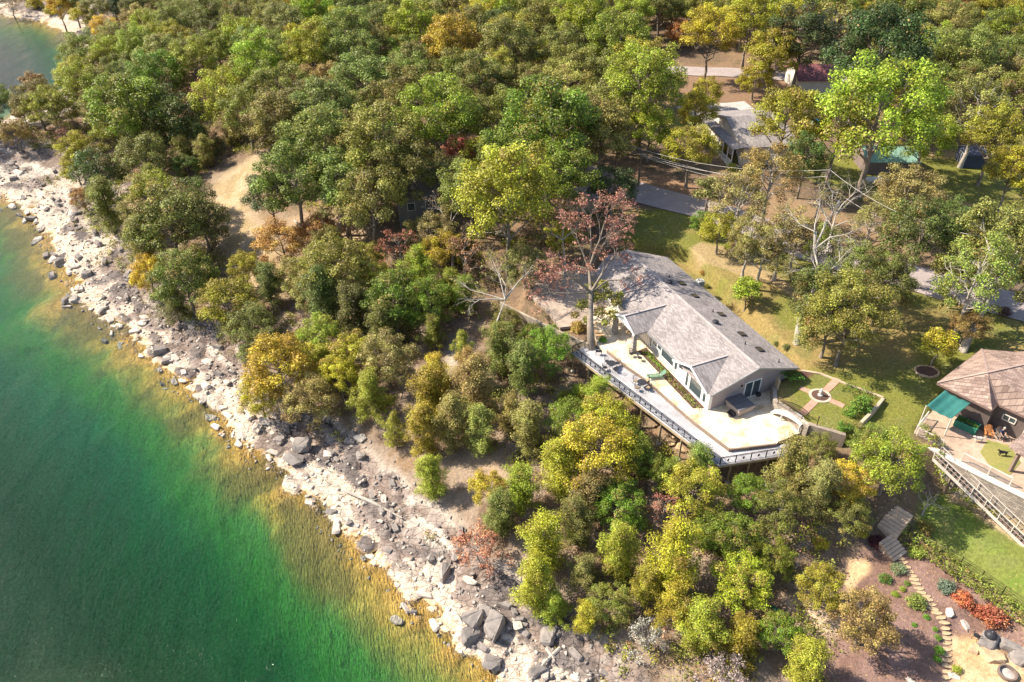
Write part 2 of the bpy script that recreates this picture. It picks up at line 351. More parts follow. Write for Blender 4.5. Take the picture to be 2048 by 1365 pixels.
# lawns and bare yards
LAWN = [pp([(1255, 430), (1330, 425), (1480, 458), (1600, 525), (1800, 590), (1900, 600), (2048, 650), (2300, 720), (2300, 790), (1950, 780), (1845, 845), (1815, 880), (1760, 850), (1700, 872), (1620, 855), (1550, 810), (1552, 765), (1605, 745), (1500, 640), (1400, 560), (1250, 515), (1240, 470)]),
        pp([(1190, 300), (1250, 260), (1460, 300), (1500, 330), (1700, 400), (1800, 470), (2048, 580), (2300, 650), (2300, 260), (1900, 320), (1700, 330), (1500, 330), (1450, 250), (1300, 180), (1200, 220)]),
        pp([(1850, 1000), (1885, 990), (1940, 1010), (2048, 1085), (2300, 1200), (2300, 1320), (2048, 1190), (1930, 1108), (1845, 1045)], 8.0)]
lawn = np.zeros(XX.shape)
for k, pl in enumerate(LAWN):
    m_ = smooth(.8, -.4, poly_dist(XX, YY, pl) + (n2 - .5) * 1.2)
    lawn = np.maximum(lawn, m_)
    green = (.165, .165, .034) if k != 2 else (.13, .185, .03)
    dry = (.29, .20, .09) if k == 1 else (.27, .19, .075)
    if k == 2: wd = smooth(.52, .68, n1) * .25
    elif k == 1: wd = smooth(.40, .54, n1 * .6 + n3 * .4)
    else: wd = smooth(.46, .62, n1 * .7 + n3 * .3) * .85
    g_ = mixc(np.zeros(XX.shape + (3,)) + np.array(green), dry, wd)
    g_ = mixc(g_, (.165, .17, .055), smooth(.5, .7, n2) * .5)
    C = C * (1 - m_[..., None]) + g_ * m_[..., None]
def paint(poly, c, z=12.0, soft=.35, amt=1.0, c2=None):
    global C, lawn
    w_ = smooth(soft, -soft, poly_dist(XX, YY, pp(poly, z)) + (n2 - .5) * .5) * amt
    cc = np.zeros(XX.shape + (3,)) + np.array(c)
    if c2: cc = mixc(cc, c2, smooth(.4, .6, n2))
    C = C * (1 - w_[..., None]) + cc * w_[..., None]; lawn = lawn * (1 - w_)
# clearing in the wood, leaf litter by the road, mulch yards
paint([(395, 385), (440, 345), (520, 320), (545, 345), (500, 400), (560, 470), (560, 560), (470, 540), (440, 480)], (.34, .25, .13), 8.5, 2.0, 1, (.42, .31, .19))
paint([(560, 420), (700, 430), (760, 470), (700, 500), (600, 480)], (.38, .27, .17), 9, 2.0, 1)
paint([(1240, 340), (1330, 360), (1480, 405), (1520, 450), (1400, 420), (1275, 375)], (.27, .165, .10), 12, 1.0)
paint([(1480, 370), (1700, 440), (1860, 520), (1830, 560), (1640, 500), (1500, 450)], (.28, .185, .105), 12.3, 1.5, .8)
paint([(1270, 130), (1560, 140), (1620, 190), (1450, 240), (1350, 230)], (.24, .15, .095), 13, 3, .9)
paint([(1395, 545), (1420, 565), (1470, 610), (1530, 670), (1632, 752), (1600, 762), (1500, 650), (1400, 575)], (.115, .062, .045), 12.1, .3)
paint([(1690, 1135), (1745, 1085), (1830, 1105), (1900, 1140), (2020, 1235), (2200, 1350), (2200, 1600), (1700, 1600), (1650, 1300)], (.25, .155, .125), 6.2, 1.0, 1, (.20, .12, .09))
paint([(1900, 1275), (1960, 1270), (2100, 1380), (2100, 1500), (1900, 1500), (1905, 1340)], (.60, .42, .24), 6.0, .4, 1, (.48, .31, .16))
paint([(1900, 985), (1935, 990), (1990, 1030), (2060, 1080), (2060, 1100), (1985, 1055), (1930, 1010), (1900, 1003)], (.50, .36, .22), 8.0, .3)
paint([(1700, 1115), (1740, 1120), (1745, 1140), (1700, 1180), (1690, 1165)], (.60, .40, .22), 6.5, .3)
paint([(1560, 1200), (1610, 1215), (1680, 1260), (1660, 1290), (1590, 1250)], (.52, .38, .26), 5.5, .5)
paint([(1120, 745), (1170, 760), (1240, 800), (1320, 860), (1330, 900), (1200, 850), (1110, 790)], (.33, .19, .11), 9.3, 1.0, .9, (.24, .2, .07))
paint([(940, 830), (1020, 900), (1000, 960), (940, 930)], (.40, .29, .19), 7, 1.5, .8)
paint([(880, 690), (960, 740), (980, 700), (900, 640)], (.42, .36, .29), 9.5, 1.2, .7)
paint([(1450, 500), (1560, 560), (1660, 640), (1650, 650), (1550, 575), (1400, 525), (1380, 500), (1400, 490)], (.40, .28, .16), 12.1, .3, .7)
# limestone shore
rk = np.clip(BAND * 1.6, 0, 1)
wp = (1.1 + 3.2 * smooth(.35, .65, fbm(TT / 9, SS * 0, 2))) * (1 + WW * 2.2)
pale = smooth(1.0, -.6, SS - wp + (C1 - .5) * 4.5) * smooth(-3.2, -.3, SS + 0 * C1)
grey = np.zeros(XX.shape + (3,)) + np.array((.215, .16, .13)); grey = mixc(grey, (.33, .27, .23), smooth(.3, .9, C2) * .8); grey = mixc(grey, (.10, .088, .085), smooth(.62, .9, C1) * .7)
rockc = mixc(grey, (.58, .47, .37), np.clip(pale * 1.15, 0, 1) * (.78 + .22 * C2))
ledge2 = smooth(.58, .66, fbm(TT / 6 + 40, SS / 1.4, 3)) * smooth(4, 6, SS) * (1 - smooth(14, 18, SS))
rockc = mixc(rockc, (.50, .42, .35), ledge2)
und = smooth(.12, -.10, HH)
ochre = np.zeros(XX.shape + (3,)) + np.array((.62, .36, .085)); ochre = mixc(ochre, (.34, .20, .055), smooth(.3, .0, E1) * .55); ochre = mixc(ochre, (.80, .50, .14), smooth(.5, 1, C2) * .6); ochre = mixc(ochre, (.22, .17, .06), smooth(.48, .62, n1) * .8)
silt_sky = mixc(ochre, (.14, .29, .08), smooth(-.5, -2.2, HH + (n1 - .5) * 2.8)); silt_sky = mixc(silt_sky, (.09, .225, .125), smooth(-2.6, -6.0, HH + (n1 - .5) * 1.5))  # algae and silt green with depth, also standing in for the water's scatter
silt_sky = mixc(silt_sky, (.10, .30, .33), smooth(-20, -62, XX - (YY - 60) * .25) * smooth(-2.2, -5.0, HH) * .8)  # sky reflection painted as blue onto the deep bed at the left
rockc = rockc * (1 - und[..., None]) + silt_sky * und[..., None]
rk = np.maximum(rk, smooth(-.3, -1.2, SS)) * (1 - smooth(.5, .0, np.minimum(1, 1 - rk)) * 0)
rk = np.maximum(rk, und)
C = C * (1 - rk[..., None]) + rockc * rk[..., None]
nx, ny = XX.shape
idx = np.arange(nx * ny).reshape(nx, ny)
quads = np.stack([idx[:-1, :-1], idx[1:, :-1], idx[1:, 1:], idx[:-1, 1:]], -1).reshape(-1, 4)
def fast_mesh(name, V, Q, nper=4, smooth_=False):
    me = bpy.data.meshes.new(name); me.vertices.add(len(V)); me.vertices.foreach_set('co', np.asarray(V, np.float32).ravel())
    Q = np.asarray(Q, np.int32); me.loops.add(Q.size); me.loops.foreach_set('vertex_index', Q.ravel())
    me.polygons.add(len(Q)); me.polygons.foreach_set('loop_start', np.arange(0, Q.size, nper, dtype=np.int32)); me.polygons.foreach_set('loop_total', np.full(len(Q), nper, np.int32))
    if smooth_: me.polygons.foreach_set('use_smooth', np.ones(len(Q), bool))
    me.update(calc_edges=True); return me
def add_attr(me, name, arr):
    a = me.attributes.new(name, 'FLOAT_COLOR', 'POINT'); z = np.ones((len(arr), 4), np.float32); z[:, :arr.shape[1]] = arr; a.data.foreach_set('color', z.ravel())
me = fast_mesh('ground', np.stack([XX, YY, HH], -1).reshape(-1, 3), quads, 4, True)
add_attr(me, 'Col', np.clip(C, 0, 1).reshape(-1, 3)); add_attr(me, 'mask', np.stack([rk, lawn, smooth(.3, -.8, HH)], -1).reshape(-1, 3))
def ground_mat():
    m, nt, p, out = new_mat('ground_surface'); L = nt.links
    a = N(nt, 'ShaderNodeAttribute'); a.attribute_name = 'Col'; k = N(nt, 'ShaderNodeAttribute'); k.attribute_name = 'mask'
    sp = N(nt, 'ShaderNodeSeparateColor'); L.new(k.outputs['Color'], sp.inputs[0])
    g = N(nt, 'ShaderNodeNewGeometry')
    n = N(nt, 'ShaderNodeTexNoise'); n.inputs['Scale'].default_value = 3.2; n.inputs['Detail'].default_value = 8; n.inputs['Roughness'].default_value = .7; L.new(g.outputs['Position'], n.inputs[0])
    mr = N(nt, 'ShaderNodeMapRange'); mr.inputs[1].default_value = .3; mr.inputs[2].default_value = .7; mr.inputs[3].default_value = .62; mr.inputs[4].default_value = 1.34; L.new(n.outputs[0], mr.inputs[0])
    mu = N(nt, 'ShaderNodeMix', data_type='RGBA', blend_type='MULTIPLY'); mu.inputs[0].default_value = 1; L.new(a.outputs['Color'], mu.inputs[6]); L.new(mr.outputs[0], mu.inputs[7])
    # fallen leaves on grass and soil
    v = N(nt, 'ShaderNodeTexVoronoi'); v.inputs['Scale'].default_value = 2.6; v.inputs['Randomness'].default_value = 1; L.new(g.outputs['Position'], v.inputs[0])
    lt = N(nt, 'ShaderNodeMath', operation='LESS_THAN'); lt.inputs[1].default_value = .19; L.new(v.outputs['Distance'], lt.inputs[0])
    n5 = N(nt, 'ShaderNodeTexNoise'); n5.inputs['Scale'].default_value = .16; L.new(g.outputs['Position'], n5.inputs[0])
    gt = N(nt, 'ShaderNodeMath', operation='GREATER_THAN'); gt.inputs[1].default_value = .47; L.new(n5.outputs[0], gt.inputs[0])
    inv = N(nt, 'ShaderNodeMath', operation='SUBTRACT'); inv.inputs[0].default_value = 1; L.new(sp.outputs[0], inv.inputs[1])
    q1 = N(nt, 'ShaderNodeMath', operation='MULTIPLY'); L.new(lt.outputs[0], q1.inputs[0]); L.new(gt.outputs[0], q1.inputs[1])
    q2 = N(nt, 'ShaderNodeMath', operation='MULTIPLY'); L.new(q1.outputs[0], q2.inputs[0]); L.new(inv.outputs[0], q2.inputs[1])
    q3 = N(nt, 'ShaderNodeMath', operation='MULTIPLY'); q3.inputs[1].default_value = .75; L.new(q2.outputs[0], q3.inputs[0])
    lf = N(nt, 'ShaderNodeMix', data_type='RGBA'); L.new(v.outputs['Color'], lf.inputs[0]); lf.inputs[6].default_value = (.48, .36, .16, 1); lf.inputs[7].default_value = (.34, .17, .08, 1)
    fx = N(nt, 'ShaderNodeMix', data_type='RGBA'); L.new(q3.outputs[0], fx.inputs[0]); L.new(mu.outputs[2], fx.inputs[6]); L.new(lf.outputs[2], fx.inputs[7])
    # cracks in the rock
    mpc = N(nt, 'ShaderNodeMapping'); mpc.inputs['Rotation'].default_value = (0, 0, .77); mpc.inputs['Scale'].default_value = (.75, 1.5, 2.2); L.new(g.outputs['Position'], mpc.inputs[0])
    nd = N(nt, 'ShaderNodeMix', data_type='VECTOR'); nd.inputs[0].default_value = .12; L.new(mpc.outputs[0], nd.inputs[4]); L.new(n.outputs['Color'], nd.inputs[5])
    vc = N(nt, 'ShaderNodeTexVoronoi', feature='DISTANCE_TO_EDGE'); vc.inputs['Scale'].default_value = 1.1; L.new(nd.outputs[1], vc.inputs[0])
    cr = N(nt, 'ShaderNodeMapRange'); cr.inputs[1].default_value = 0; cr.inputs[2].default_value = .045; cr.inputs[3].default_value = .42; cr.inputs[4].default_value = 1; L.new(vc.outputs[0], cr.inputs[0])
    rs = N(nt, 'ShaderNodeMath', operation='SUBTRACT'); rs.use_clamp = True; L.new(sp.outputs[0], rs.inputs[0]); L.new(sp.outputs[2], rs.inputs[1]); cm = N(nt, 'ShaderNodeMix', data_type='FLOAT'); L.new(rs.outputs[0], cm.inputs[0]); cm.inputs[2].default_value = 1; L.new(cr.outputs[0], cm.inputs[3])
    fm = N(nt, 'ShaderNodeMix', data_type='RGBA', blend_type='MULTIPLY'); fm.inputs[0].default_value = 1; L.new(fx.outputs[2], fm.inputs[6]); L.new(cm.outputs[0], fm.inputs[7])
    L.new(fm.outputs[2], p.inputs['Base Color']); p.inputs['Roughness'].default_value = .9; p.inputs['Specular IOR Level'].default_value = .15
    n3 = N(nt, 'ShaderNodeTexNoise'); n3.inputs['Scale'].default_value = 7; n3.inputs['Detail'].default_value = 6; L.new(g.outputs['Position'], n3.inputs[0])
    ad = N(nt, 'ShaderNodeMath', operation='MULTIPLY_ADD'); L.new(cm.outputs[0], ad.inputs[0]); ad.inputs[1].default_value = .8; L.new(n3.outputs[0], ad.inputs[2])
    b = N(nt, 'ShaderNodeBump'); b.inputs['Strength'].default_value = .8; b.inputs['Distance'].default_value = .09; L.new(ad.outputs[0], b.inputs['Height']); L.new(b.outputs[0], p.inputs['Normal'])
    return m
setp(link_mesh('ground', me, ground_mat()), kind='structure')

# ------------------------------------------------------------------ lake
def water_mat():
    m, nt, p, out = new_mat('lake_water'); L = nt.links; nt.nodes.remove(p)
    g = N(nt, 'ShaderNodeNewGeometry'); mp = N(nt, 'ShaderNodeMapping'); mp.inputs['Rotation'].default_value = (0, 0, math.radians(-28)); mp.inputs['Scale'].default_value = (3.2, .9, 1); L.new(g.outputs['Position'], mp.inputs[0])
    a = N(nt, 'ShaderNodeTexNoise'); a.inputs['Scale'].default_value = 1.5; a.inputs['Detail'].default_value = 4; a.inputs['Roughness'].default_value = .55; L.new(mp.outputs[0], a.inputs[0])
    mp2 = N(nt, 'ShaderNodeMapping'); mp2.inputs['Rotation'].default_value = (0, 0, math.radians(-22)); mp2.inputs['Scale'].default_value = (.35, .12, 1); L.new(g.outputs['Position'], mp2.inputs[0])
    a2 = N(nt, 'ShaderNodeTexNoise'); a2.inputs['Scale'].default_value = 1; a2.inputs['Detail'].default_value = 2; L.new(mp2.outputs[0], a2.inputs[0])
    ma = N(nt, 'ShaderNodeMath', operation='MULTIPLY_ADD'); L.new(a2.outputs[0], ma.inputs[0]); ma.inputs[1].default_value = 1.6; L.new(a.outputs[0], ma.inputs[2])
    b = N(nt, 'ShaderNodeBump'); b.inputs['Strength'].default_value = .9; b.inputs['Distance'].default_value = .16; L.new(ma.outputs[0], b.inputs['Height'])
    f = N(nt, 'ShaderNodeFresnel'); f.inputs['IOR'].default_value = 1.33; L.new(b.outputs[0], f.inputs['Normal'])
    gl = N(nt, 'ShaderNodeBsdfGlossy'); gl.inputs['Roughness'].default_value = .06; L.new(b.outputs[0], gl.inputs['Normal'])
    t = N(nt, 'ShaderNodeBsdfTransparent'); ms = N(nt, 'ShaderNodeMixShader'); L.new(f.outputs[0], ms.inputs[0]); L.new(t.outputs[0], ms.inputs[1]); L.new(gl.outputs[0], ms.inputs[2]); L.new(ms.outputs[0], out.inputs['Surface'])
    v = N(nt, 'ShaderNodeVolumeAbsorption'); v.inputs['Color'].default_value = (.22, .70, .42, 1); v.inputs['Density'].default_value = .27; L.new(v.outputs[0], out.inputs['Volume'])
    return m
w_ = MB(); w_.box(-890, 200, -290, 700, -30, 0)
setp(w_.build('lake_water', water_mat()), kind='structure')

# ------------------------------------------------------------------ roads, drives
M['asphalt'] = mat('road_asphalt', (.36, .30, .28), .9, .18, 3, .3, bscale=60)
M['gravel'] = mat('gravel_drive', (.50, .44, .40), .95, .35, 5, .5, bscale=40)
M['patio'] = None
def strip(name, px, wid, m, up=.05, z=12.4):
    c = [Vector(pxy(a, b, z)) for a, b in px]; pts = []
    for i in range(len(c) - 1):
        p0 = c[max(i - 1, 0)]; p1 = c[i]; p2 = c[i + 1]; p3 = c[min(i + 2, len(c) - 1)]; n = max(2, int((p2 - p1).length / 1.2))
        for k in range(n):
            t = k / n; pts.append(.5 * ((2 * p1) + (p2 - p0) * t + (2 * p0 - 5 * p1 + 4 * p2 - p3) * t * t + (3 * p1 - p0 - 3 * p2 + p3) * t ** 3))
    pts.append(c[-1]); vs = []; fs = []; K = 7
    for i, p in enumerate(pts):
        d = (pts[min(i + 1, len(pts) - 1)] - pts[max(i - 1, 0)]).normalized(); nrm = Vector((-d.y, d.x))
        for k in range(K):
            q = p + nrm * (wid * (k / (K - 1) - .5) + (.25 * (vnoise(np.array([i * .4]), np.array([k * 3.]))[0] - .5) if k in (0, K - 1) else 0)); vs.append((q.x, q.y, H(q.x, q.y) + up))
    for i in range(len(pts) - 1):
        for k in range(K - 1): a = i * K + k; fs.append((a, a + 1, a + K + 1, a + K)[::-1])
    mb = MB(); mb.add(vs, fs); return setp(mb.build(name, m, smooth_=True), kind='structure')
strip('road', [(1050, 330), (1150, 344), (1230, 370), (1300, 394), (1400, 420), (1500, 453), (1610, 500), (1700, 530), (1800, 552), (1900, 582), (2048, 622), (2300, 700)], 6.2, M['asphalt'], .10)
strip('back_road', [(1150, 120), (1280, 134), (1370, 142), (1460, 146), (1560, 153), (1680, 160), (1900, 170)], 5.5, M['asphalt'], .12, 13.4)
strip('gravel_drive', [(1380, 235), (1420, 228), (1460, 228), (1510, 224)], 9.0, M['gravel'], .10, 12.8)
strip('side_road', [(1085, 128), (1130, 124), (1165, 122)], 6, M['asphalt'], .14, 13.6)
# ------------------------------------------------------------------ main house (local frame: x across, y back along the ridge, z=0 at the patio)
Zd = 11.0
HO = Vector((20.0, 61.6, Zd)); HRZ = math.atan2(.405, .914)
house = thing('ranch_house', 'long low ranch house with a grey shingle roof beside the terrace', 'house', HO, HRZ)
HM = Matrix.Translation(HO) @ Matrix.Rotation(HRZ, 4, 'Z'); HMi = HM.inverted()
def hl(px, py, z):                     # pixel -> house local point at height z above the patio
    x, y = pxy(px, py, Zd + z); return HMi @ Vector((x, y, Zd + z))
EH, RH, RX = 2.6, 4.3, 5.5
SL = (RH - EH) / RX
def rz(x): return EH + SL * (x if x <= RX else 11 - x)
BK = [(0, 23.2), (1.2, 26.0), (4.2, 28.7), (7.4, 28.9), (11, 25.2)]
mb = MB(); T = .16
ridgeF = (RX, -.15, RH); ridgeB = (RX, 23.9, RH)
mb.slab([(-.05, -.15, EH), ridgeF, ridgeB, (0, 23.2, EH)], T)
mb.slab([ridgeF, (11, -.15, EH), (11, 25.2, EH), ridgeB], T)
for a, b in zip(BK[:-1], BK[1:]): mb.slab([(*a, EH), ridgeB, (*b, EH)], T)
roof = mb.build('roof', M['shingle'], house)
mb = MB(); mb.bar((RX, -.1, RH + .015), (RX, 23.9, RH + .015), .30, .05)
for b in BK[1:4]: mb.bar(ridgeB, (*b, EH + .03), .22, .05)
mb.build('ridge_cap', mat('ridge_shingles', (.42, .37, .35), .9, .3, 10, .3), roof)
mb = MB()
mb.bar((-.02, -.19, EH - .06), (RX, -.19, RH - .06), .06, .2); mb.bar((RX, -.19, RH - .06), (11.0, -.19, EH - .06), .06, .2)
mb.bar((11.04, -.15, EH - .1), (11.04, 25.2, EH - .1), .07, .16); mb.bar((-.1, 6.5, EH - .1), (-.1, 11.9, EH - .1), .08, .14); mb.bar((-.1, 16.8, EH - .1), (-.1, 23.2, EH - .1), .08, .14)
mb.build('gutter', M['grey'], roof)
# dormer over the picture windows
def gable(yc, hw, xf, rise, name, porch=False):
    zr = EH + rise; xe = rise / SL
    mb = MB(); up = .03
    mb.slab([(xf, yc - hw, EH + up), (xf, yc, zr + up), (xe, yc, zr + up), (0.02, yc - hw, EH + up)], .12)
    mb.slab([(xf, yc, zr + up), (xf, yc + hw, EH + up), (0.02, yc + hw, EH + up), (xe, yc, zr + up)], .12)
    g = mb.build(name, M['shingle'], house)
    mb = MB(); mb.bar((xf, yc, zr + .05), (xe, yc, zr + .05), .24, .05); mb.build('ridge_cap', bpy.data.materials['ridge_shingles'], g)
    mb = MB()
    for s in (-1, 1): mb.bar((xf - .04, yc + s * (hw + .05), EH - .05), (xf - .04, yc, zr - .03), .08, .2)
    mb.build('fascia', M['white'], g)
    return g
gable(3.35, 3.05, -.32, 1.30, 'dormer_roof')
gable(14.3, 2.35, -1.75, 1.15, 'porch_roof')
# walls
WX = .75
mb = MB()
mb.prism([(WX, .55), (WX + .18, .55), (WX + .18, 23.2), (WX, 23.2)], 0, EH - .05)
mb.prism([(WX, .55), (WX + .0, 23.2), (1.7, 25.4), (4.4, 27.9), (7.2, 28.1), (10.3, 24.9), (10.3, .56), (10.1, .56), (10.1, 24.7), (7.1, 27.8), (4.5, 27.6), (1.9, 25.3), (WX + .18, 23.0)], 0, EH - .06)
wall = mb.build('white_wall', M['white'], house)
mb = MB()
mb.add([(WX - .01, .5, 0), (10.3, .5, 0), (10.3, .5, rz(10.3) - .18), (RX, .5, RH - .18), (WX - .01, .5, rz(WX) - .18), (WX - .01, .72, 0), (10.3, .72, 0), (10.3, .72, rz(10.3) - .18), (RX, .72, RH - .18), (WX - .01, .72, rz(WX) - .18)],
       [(0, 1, 2, 3, 4), (9, 8, 7, 6, 5), (0, 4, 9, 5), (1, 6, 7, 2), (0, 5, 6, 1)])
mb.build('gable_wall', M['siding'], house)
# dormer gable front wall (white, trapezoid)
mb = MB(); mb.add([(WX - .42, .5, 0), (WX - .42, 6.3, 0), (WX - .42, 6.3, EH - .1), (WX - .42, 3.35, EH + 1.08), (WX - .42, .5, EH - .1), (WX, .5, 0), (WX, 6.3, 0), (WX, 6.3, EH - .1), (WX, 3.35, EH + 1.08), (WX, .5, EH - .1)],
                  [(0, 4, 3, 2, 1), (5, 6, 7, 8, 9), (0, 5, 9, 4), (1, 2, 7, 6)])
mb.build('dormer_wall', M['white'], house)
def window(y0, y1, z0, z1, x, peak=None, nm='window', mull=(), par=house):
    """window on the lake side wall; peak lifts the inner top edge"""
    zt0, zt1 = (z1, z1) if peak is None else peak
    mb = MB(); f = .07
    mb.bar((x, y0, z0), (x, y1, z0), .1, .09); mb.bar((x, y0, zt0), (x, y1, zt1), .1, .09)
    mb.bar((x, y0, z0 - .04), (x, y0, zt0 + .04), .1, .09, (1, 0, 0)); mb.bar((x, y1, z0 - .04), (x, y1, zt1 + .04), .1, .09, (1, 0, 0))
    for m_ in mull: mb.bar((x, m_, z0), (x, m_, zt0 + (zt1 - zt0) * (m_ - y0) / (y1 - y0)), .1, .07, (1, 0, 0))
    o = mb.build(nm, M['white'], par)
    mb = MB(); mb.add([(x + .01, y0, z0), (x + .01, y1, z0), (x + .01, y1, zt1), (x + .01, y0, zt0)], [(0, 3, 2, 1)]); mb.build('pane', M['glass'], o)
    return o
xw = WX - .45
window(.95, 1.5, .5, 2.3, xw); window(1.75, 3.85, .35, 2.3, xw, peak=(2.75, 3.3)); window(4.1, 4.6, .35, 2.3, xw, peak=(2.95, 2.75)); window(5.15, 6.0, 1.75, 2.35, xw)
xw = WX - .04
window(6.75, 7.3, .45, 2.3, xw); window(7.5, 9.9, .45, 2.3, xw); window(9.95, 11.7, .9, 2.3, xw, mull=(10.8,)); window(11.85, 12.3, .3, 2.3, xw)
mb = MB()
for k in range(5): mb.box(xw - .03, xw + .02, 12.45 + k * .42, 12.80 + k * .42, .1, 2.3)
mb.build('entry_door', M['cream'], house)
window(17.5, 19.5, .9, 2.2, xw, mull=(18.5,)); window(20.6, 22.0, .9, 2.2, xw, mull=(21.3,))
# sliding door in the gable wall
def gdoor():
    x0, x1, zt, y = 4.75, 6.75, 2.15, .47
    mb = MB(); mb.bar((x0, y, .06), (x1, y, .06), .1, .1); mb.bar((x0, y, zt), (x1, y, zt), .1, .1)
    for x in (x0, (x0 + x1) / 2, x1): mb.bar((x, y, 0), (x, y, zt + .05), .1, .1, (0, 1, 0))
    d = mb.build('sliding_door', M['white'], house)
    mb = MB(); mb.box(x0, x1, y + .005, y + .02, .05, zt); mb.build('pane', M['glass'], d)
gdoor()
mb = MB(); mb.box(.95, 1.25, .44, .5, 2.05, 2.35); mb.build('electric_box', M['white'], house)
mb = MB(); mb.box(4.2, 4.32, .40, .5, 1.85, 2.1); mb.build('wall_lamp', M['black'], house)
# stone porch columns with a beam
for y in (12.25, 16.3):
    mb = MB(); w0 = .30
    mb.add([(-1.5 - w0, y - w0, -.05), (-1.5 + w0, y - w0, -.05), (-1.5 + w0, y + w0, -.05), (-1.5 - w0, y + w0, -.05)] + [(-1.5 - .2, y - .2, 2.5), (-1.5 + .2, y - .2, 2.5), (-1.5 + .2, y + .2, 2.5), (-1.5 - .2, y + .2, 2.5)],
           [(0, 3, 2, 1), (4, 5, 6, 7), (0, 1, 5, 4), (1, 2, 6, 5), (2, 3, 7, 6), (3, 0, 4, 7)])
    mb.build('stone_column', M['rockcol'], house)
mb = MB(); mb.add([(-1.62, 12.0, EH - .12), (-1.62, 14.3, EH + 1.0), (-1.62, 16.6, EH - .12), (-1.5, 12.0, EH - .12), (-1.5, 14.3, EH + 1.0), (-1.5, 16.6, EH - .12)], [(0, 1, 2), (5, 4, 3), (0, 2, 5, 3)])
mb.build('porch_gable_panel', M['white'], house)
# things fixed in the roof, placed on the slope
def on_roof(x): return rz(x)
slope_ang = math.atan(SL)
for px, py in [(1363.7, 567.8), (1390, 592.7), (1442.8, 629.6), (1483.8, 669.2), (1519.5, 700)]:
    q = hl(px, py, 3.35); x, y = q.x, q.y
    for _ in range(6): q = hl(px, py, rz(x)); x, y = q.x, q.y
    R_ = Matrix.Translation((x, y, rz(x) + .07)) @ Matrix.Rotation(slope_ang if x > RX else -slope_ang, 4, 'Y')
    mb = MB()
    for a in ((-.40, -.33, -.32, .32), (.33, .40, -.32, .32), (-.40, .40, -.39, -.32), (-.40, .40, .32, .39)): mb.box(a[0], a[1], a[2], a[3], -.08, .07, R_)
    sk = mb.build('skylight', M['dark'], roof); mb = MB(); mb.box(-.34, .34, -.33, .33, -.02, .05, R_); mb.build('pane', M['sky_glass'], sk)
for px, py in [(1339.4, 564.5), (1431, 644)]:
    x, y = 6.2, 10
    for _ in range(8): q = hl(px, py, rz(x) + .15); x, y = q.x, q.y
    mb = MB(); mb.lathe([(.2, -.1), (.2, .08), (.34, .12), (.38, .2), (.3, .29), (.12, .34)], 14, (x, y, rz(x))); mb.build('roof_vent', M['dark'], roof, True)
for px, py in [(1338.5, 552), (1426, 621), (1491, 686), (1558, 722)]:
    x = 6.5
    for _ in range(8): q = hl(px, py, rz(x) + .2); x, y = q.x, q.y
    mb = MB(); mb.tube([(x, y, rz(x) - .1), (x, y, rz(x) + .38)], .05, 8); mb.lathe([(.14, 0), (.06, .1)], 10, (x, y, rz(x))); mb.build('vent_pipe', M['dark'], roof)
mb = MB(); mb.box(3.8, 4.5, 25.2, 25.9, 3.2, 4.4) if False else None

# ------------------------------------------------------------------ terrace, deck, rails
def patio_mat():
    m, nt, p, out = new_mat('stamped_concrete'); L = nt.links; g = N(nt, 'ShaderNodeNewGeometry')
    n = N(nt, 'ShaderNodeTexNoise'); n.inputs['Scale'].default_value = .55; n.inputs['Detail'].default_value = 7; n.inputs['Roughness'].default_value = .62; L.new(g.outputs['Position'], n.inputs[0])
    cr = N(nt, 'ShaderNodeValToRGB'); e = cr.color_ramp.elements; e[0].position = .33; e[0].color = (.46, .29, .15, 1); e[1].position = .60; e[1].color = (.84, .72, .54, 1); x = e.new(.47); x.color = (.72, .57, .38, 1); L.new(n.outputs[0], cr.inputs[0])
    v = N(nt, 'ShaderNodeTexVoronoi', feature='DISTANCE_TO_EDGE'); v.inputs['Scale'].default_value = 1.1; L.new(g.outputs['Position'], v.inputs[0])
    mr = N(nt, 'ShaderNodeMapRange'); mr.inputs[2].default_value = .03; mr.inputs[3].default_value = .86; L.new(v.outputs[0], mr.inputs[0])
    mu = N(nt, 'ShaderNodeMix', data_type='RGBA', blend_type='MULTIPLY'); mu.inputs[0].default_value = 1; L.new(cr.outputs[0], mu.inputs[6]); L.new(mr.outputs[0], mu.inputs[7]); L.new(mu.outputs[2], p.inputs['Base Color']); p.inputs['Roughness'].default_value = .75
    b = N(nt, 'ShaderNodeBump'); b.inputs['Strength'].default_value = .3; b.inputs['Distance'].default_value = .02; L.new(n.outputs[0], b.inputs['Height']); L.new(b.outputs[0], p.inputs['Normal']); return m
M['patio'] = patio_mat()
TER = [pxy(*p, Zd) for p in [(1459, 899), (1553, 888), (1556, 884), (1600, 866), (1560, 826), (1543, 800), (1546, 770), (1500, 762), (1420, 812), (1340, 722), (1262, 652), (1250, 690), (1214, 702), (1254, 734), (1285, 755), (1310, 776), (1349, 811), (1387, 844)]]
mb = MB(); mb.prism(TER, Zd - .45, Zd)
terrace = mb.build('terrace', M['patio']); setp(terrace, kind='structure')
mb = MB(); mb.prism([pxy(*p, Zd) for p in [(1214, 702), (1250, 690), (1262, 652), (1230, 600), (1180, 640), (1195, 690)]], Zd - .4, Zd - .004)
setp(mb.build('entry_paving', M['patio']), kind='structure')
mb = MB(); mb.prism([pxy(*p, Zd) for p in [(1060, 590), (1075, 560), (1130, 535), (1200, 540), (1228, 600), (1178, 648), (1120, 655), (1100, 628)]], Zd - .4, Zd - .02)
setp(mb.build('parking_court', M['conc'] if False else mat('tan_concrete', (.42, .33, .26), .9, .35, 1.2, .2)), kind='structure')  # tan base colour darkened to stand in for tree shade on the court
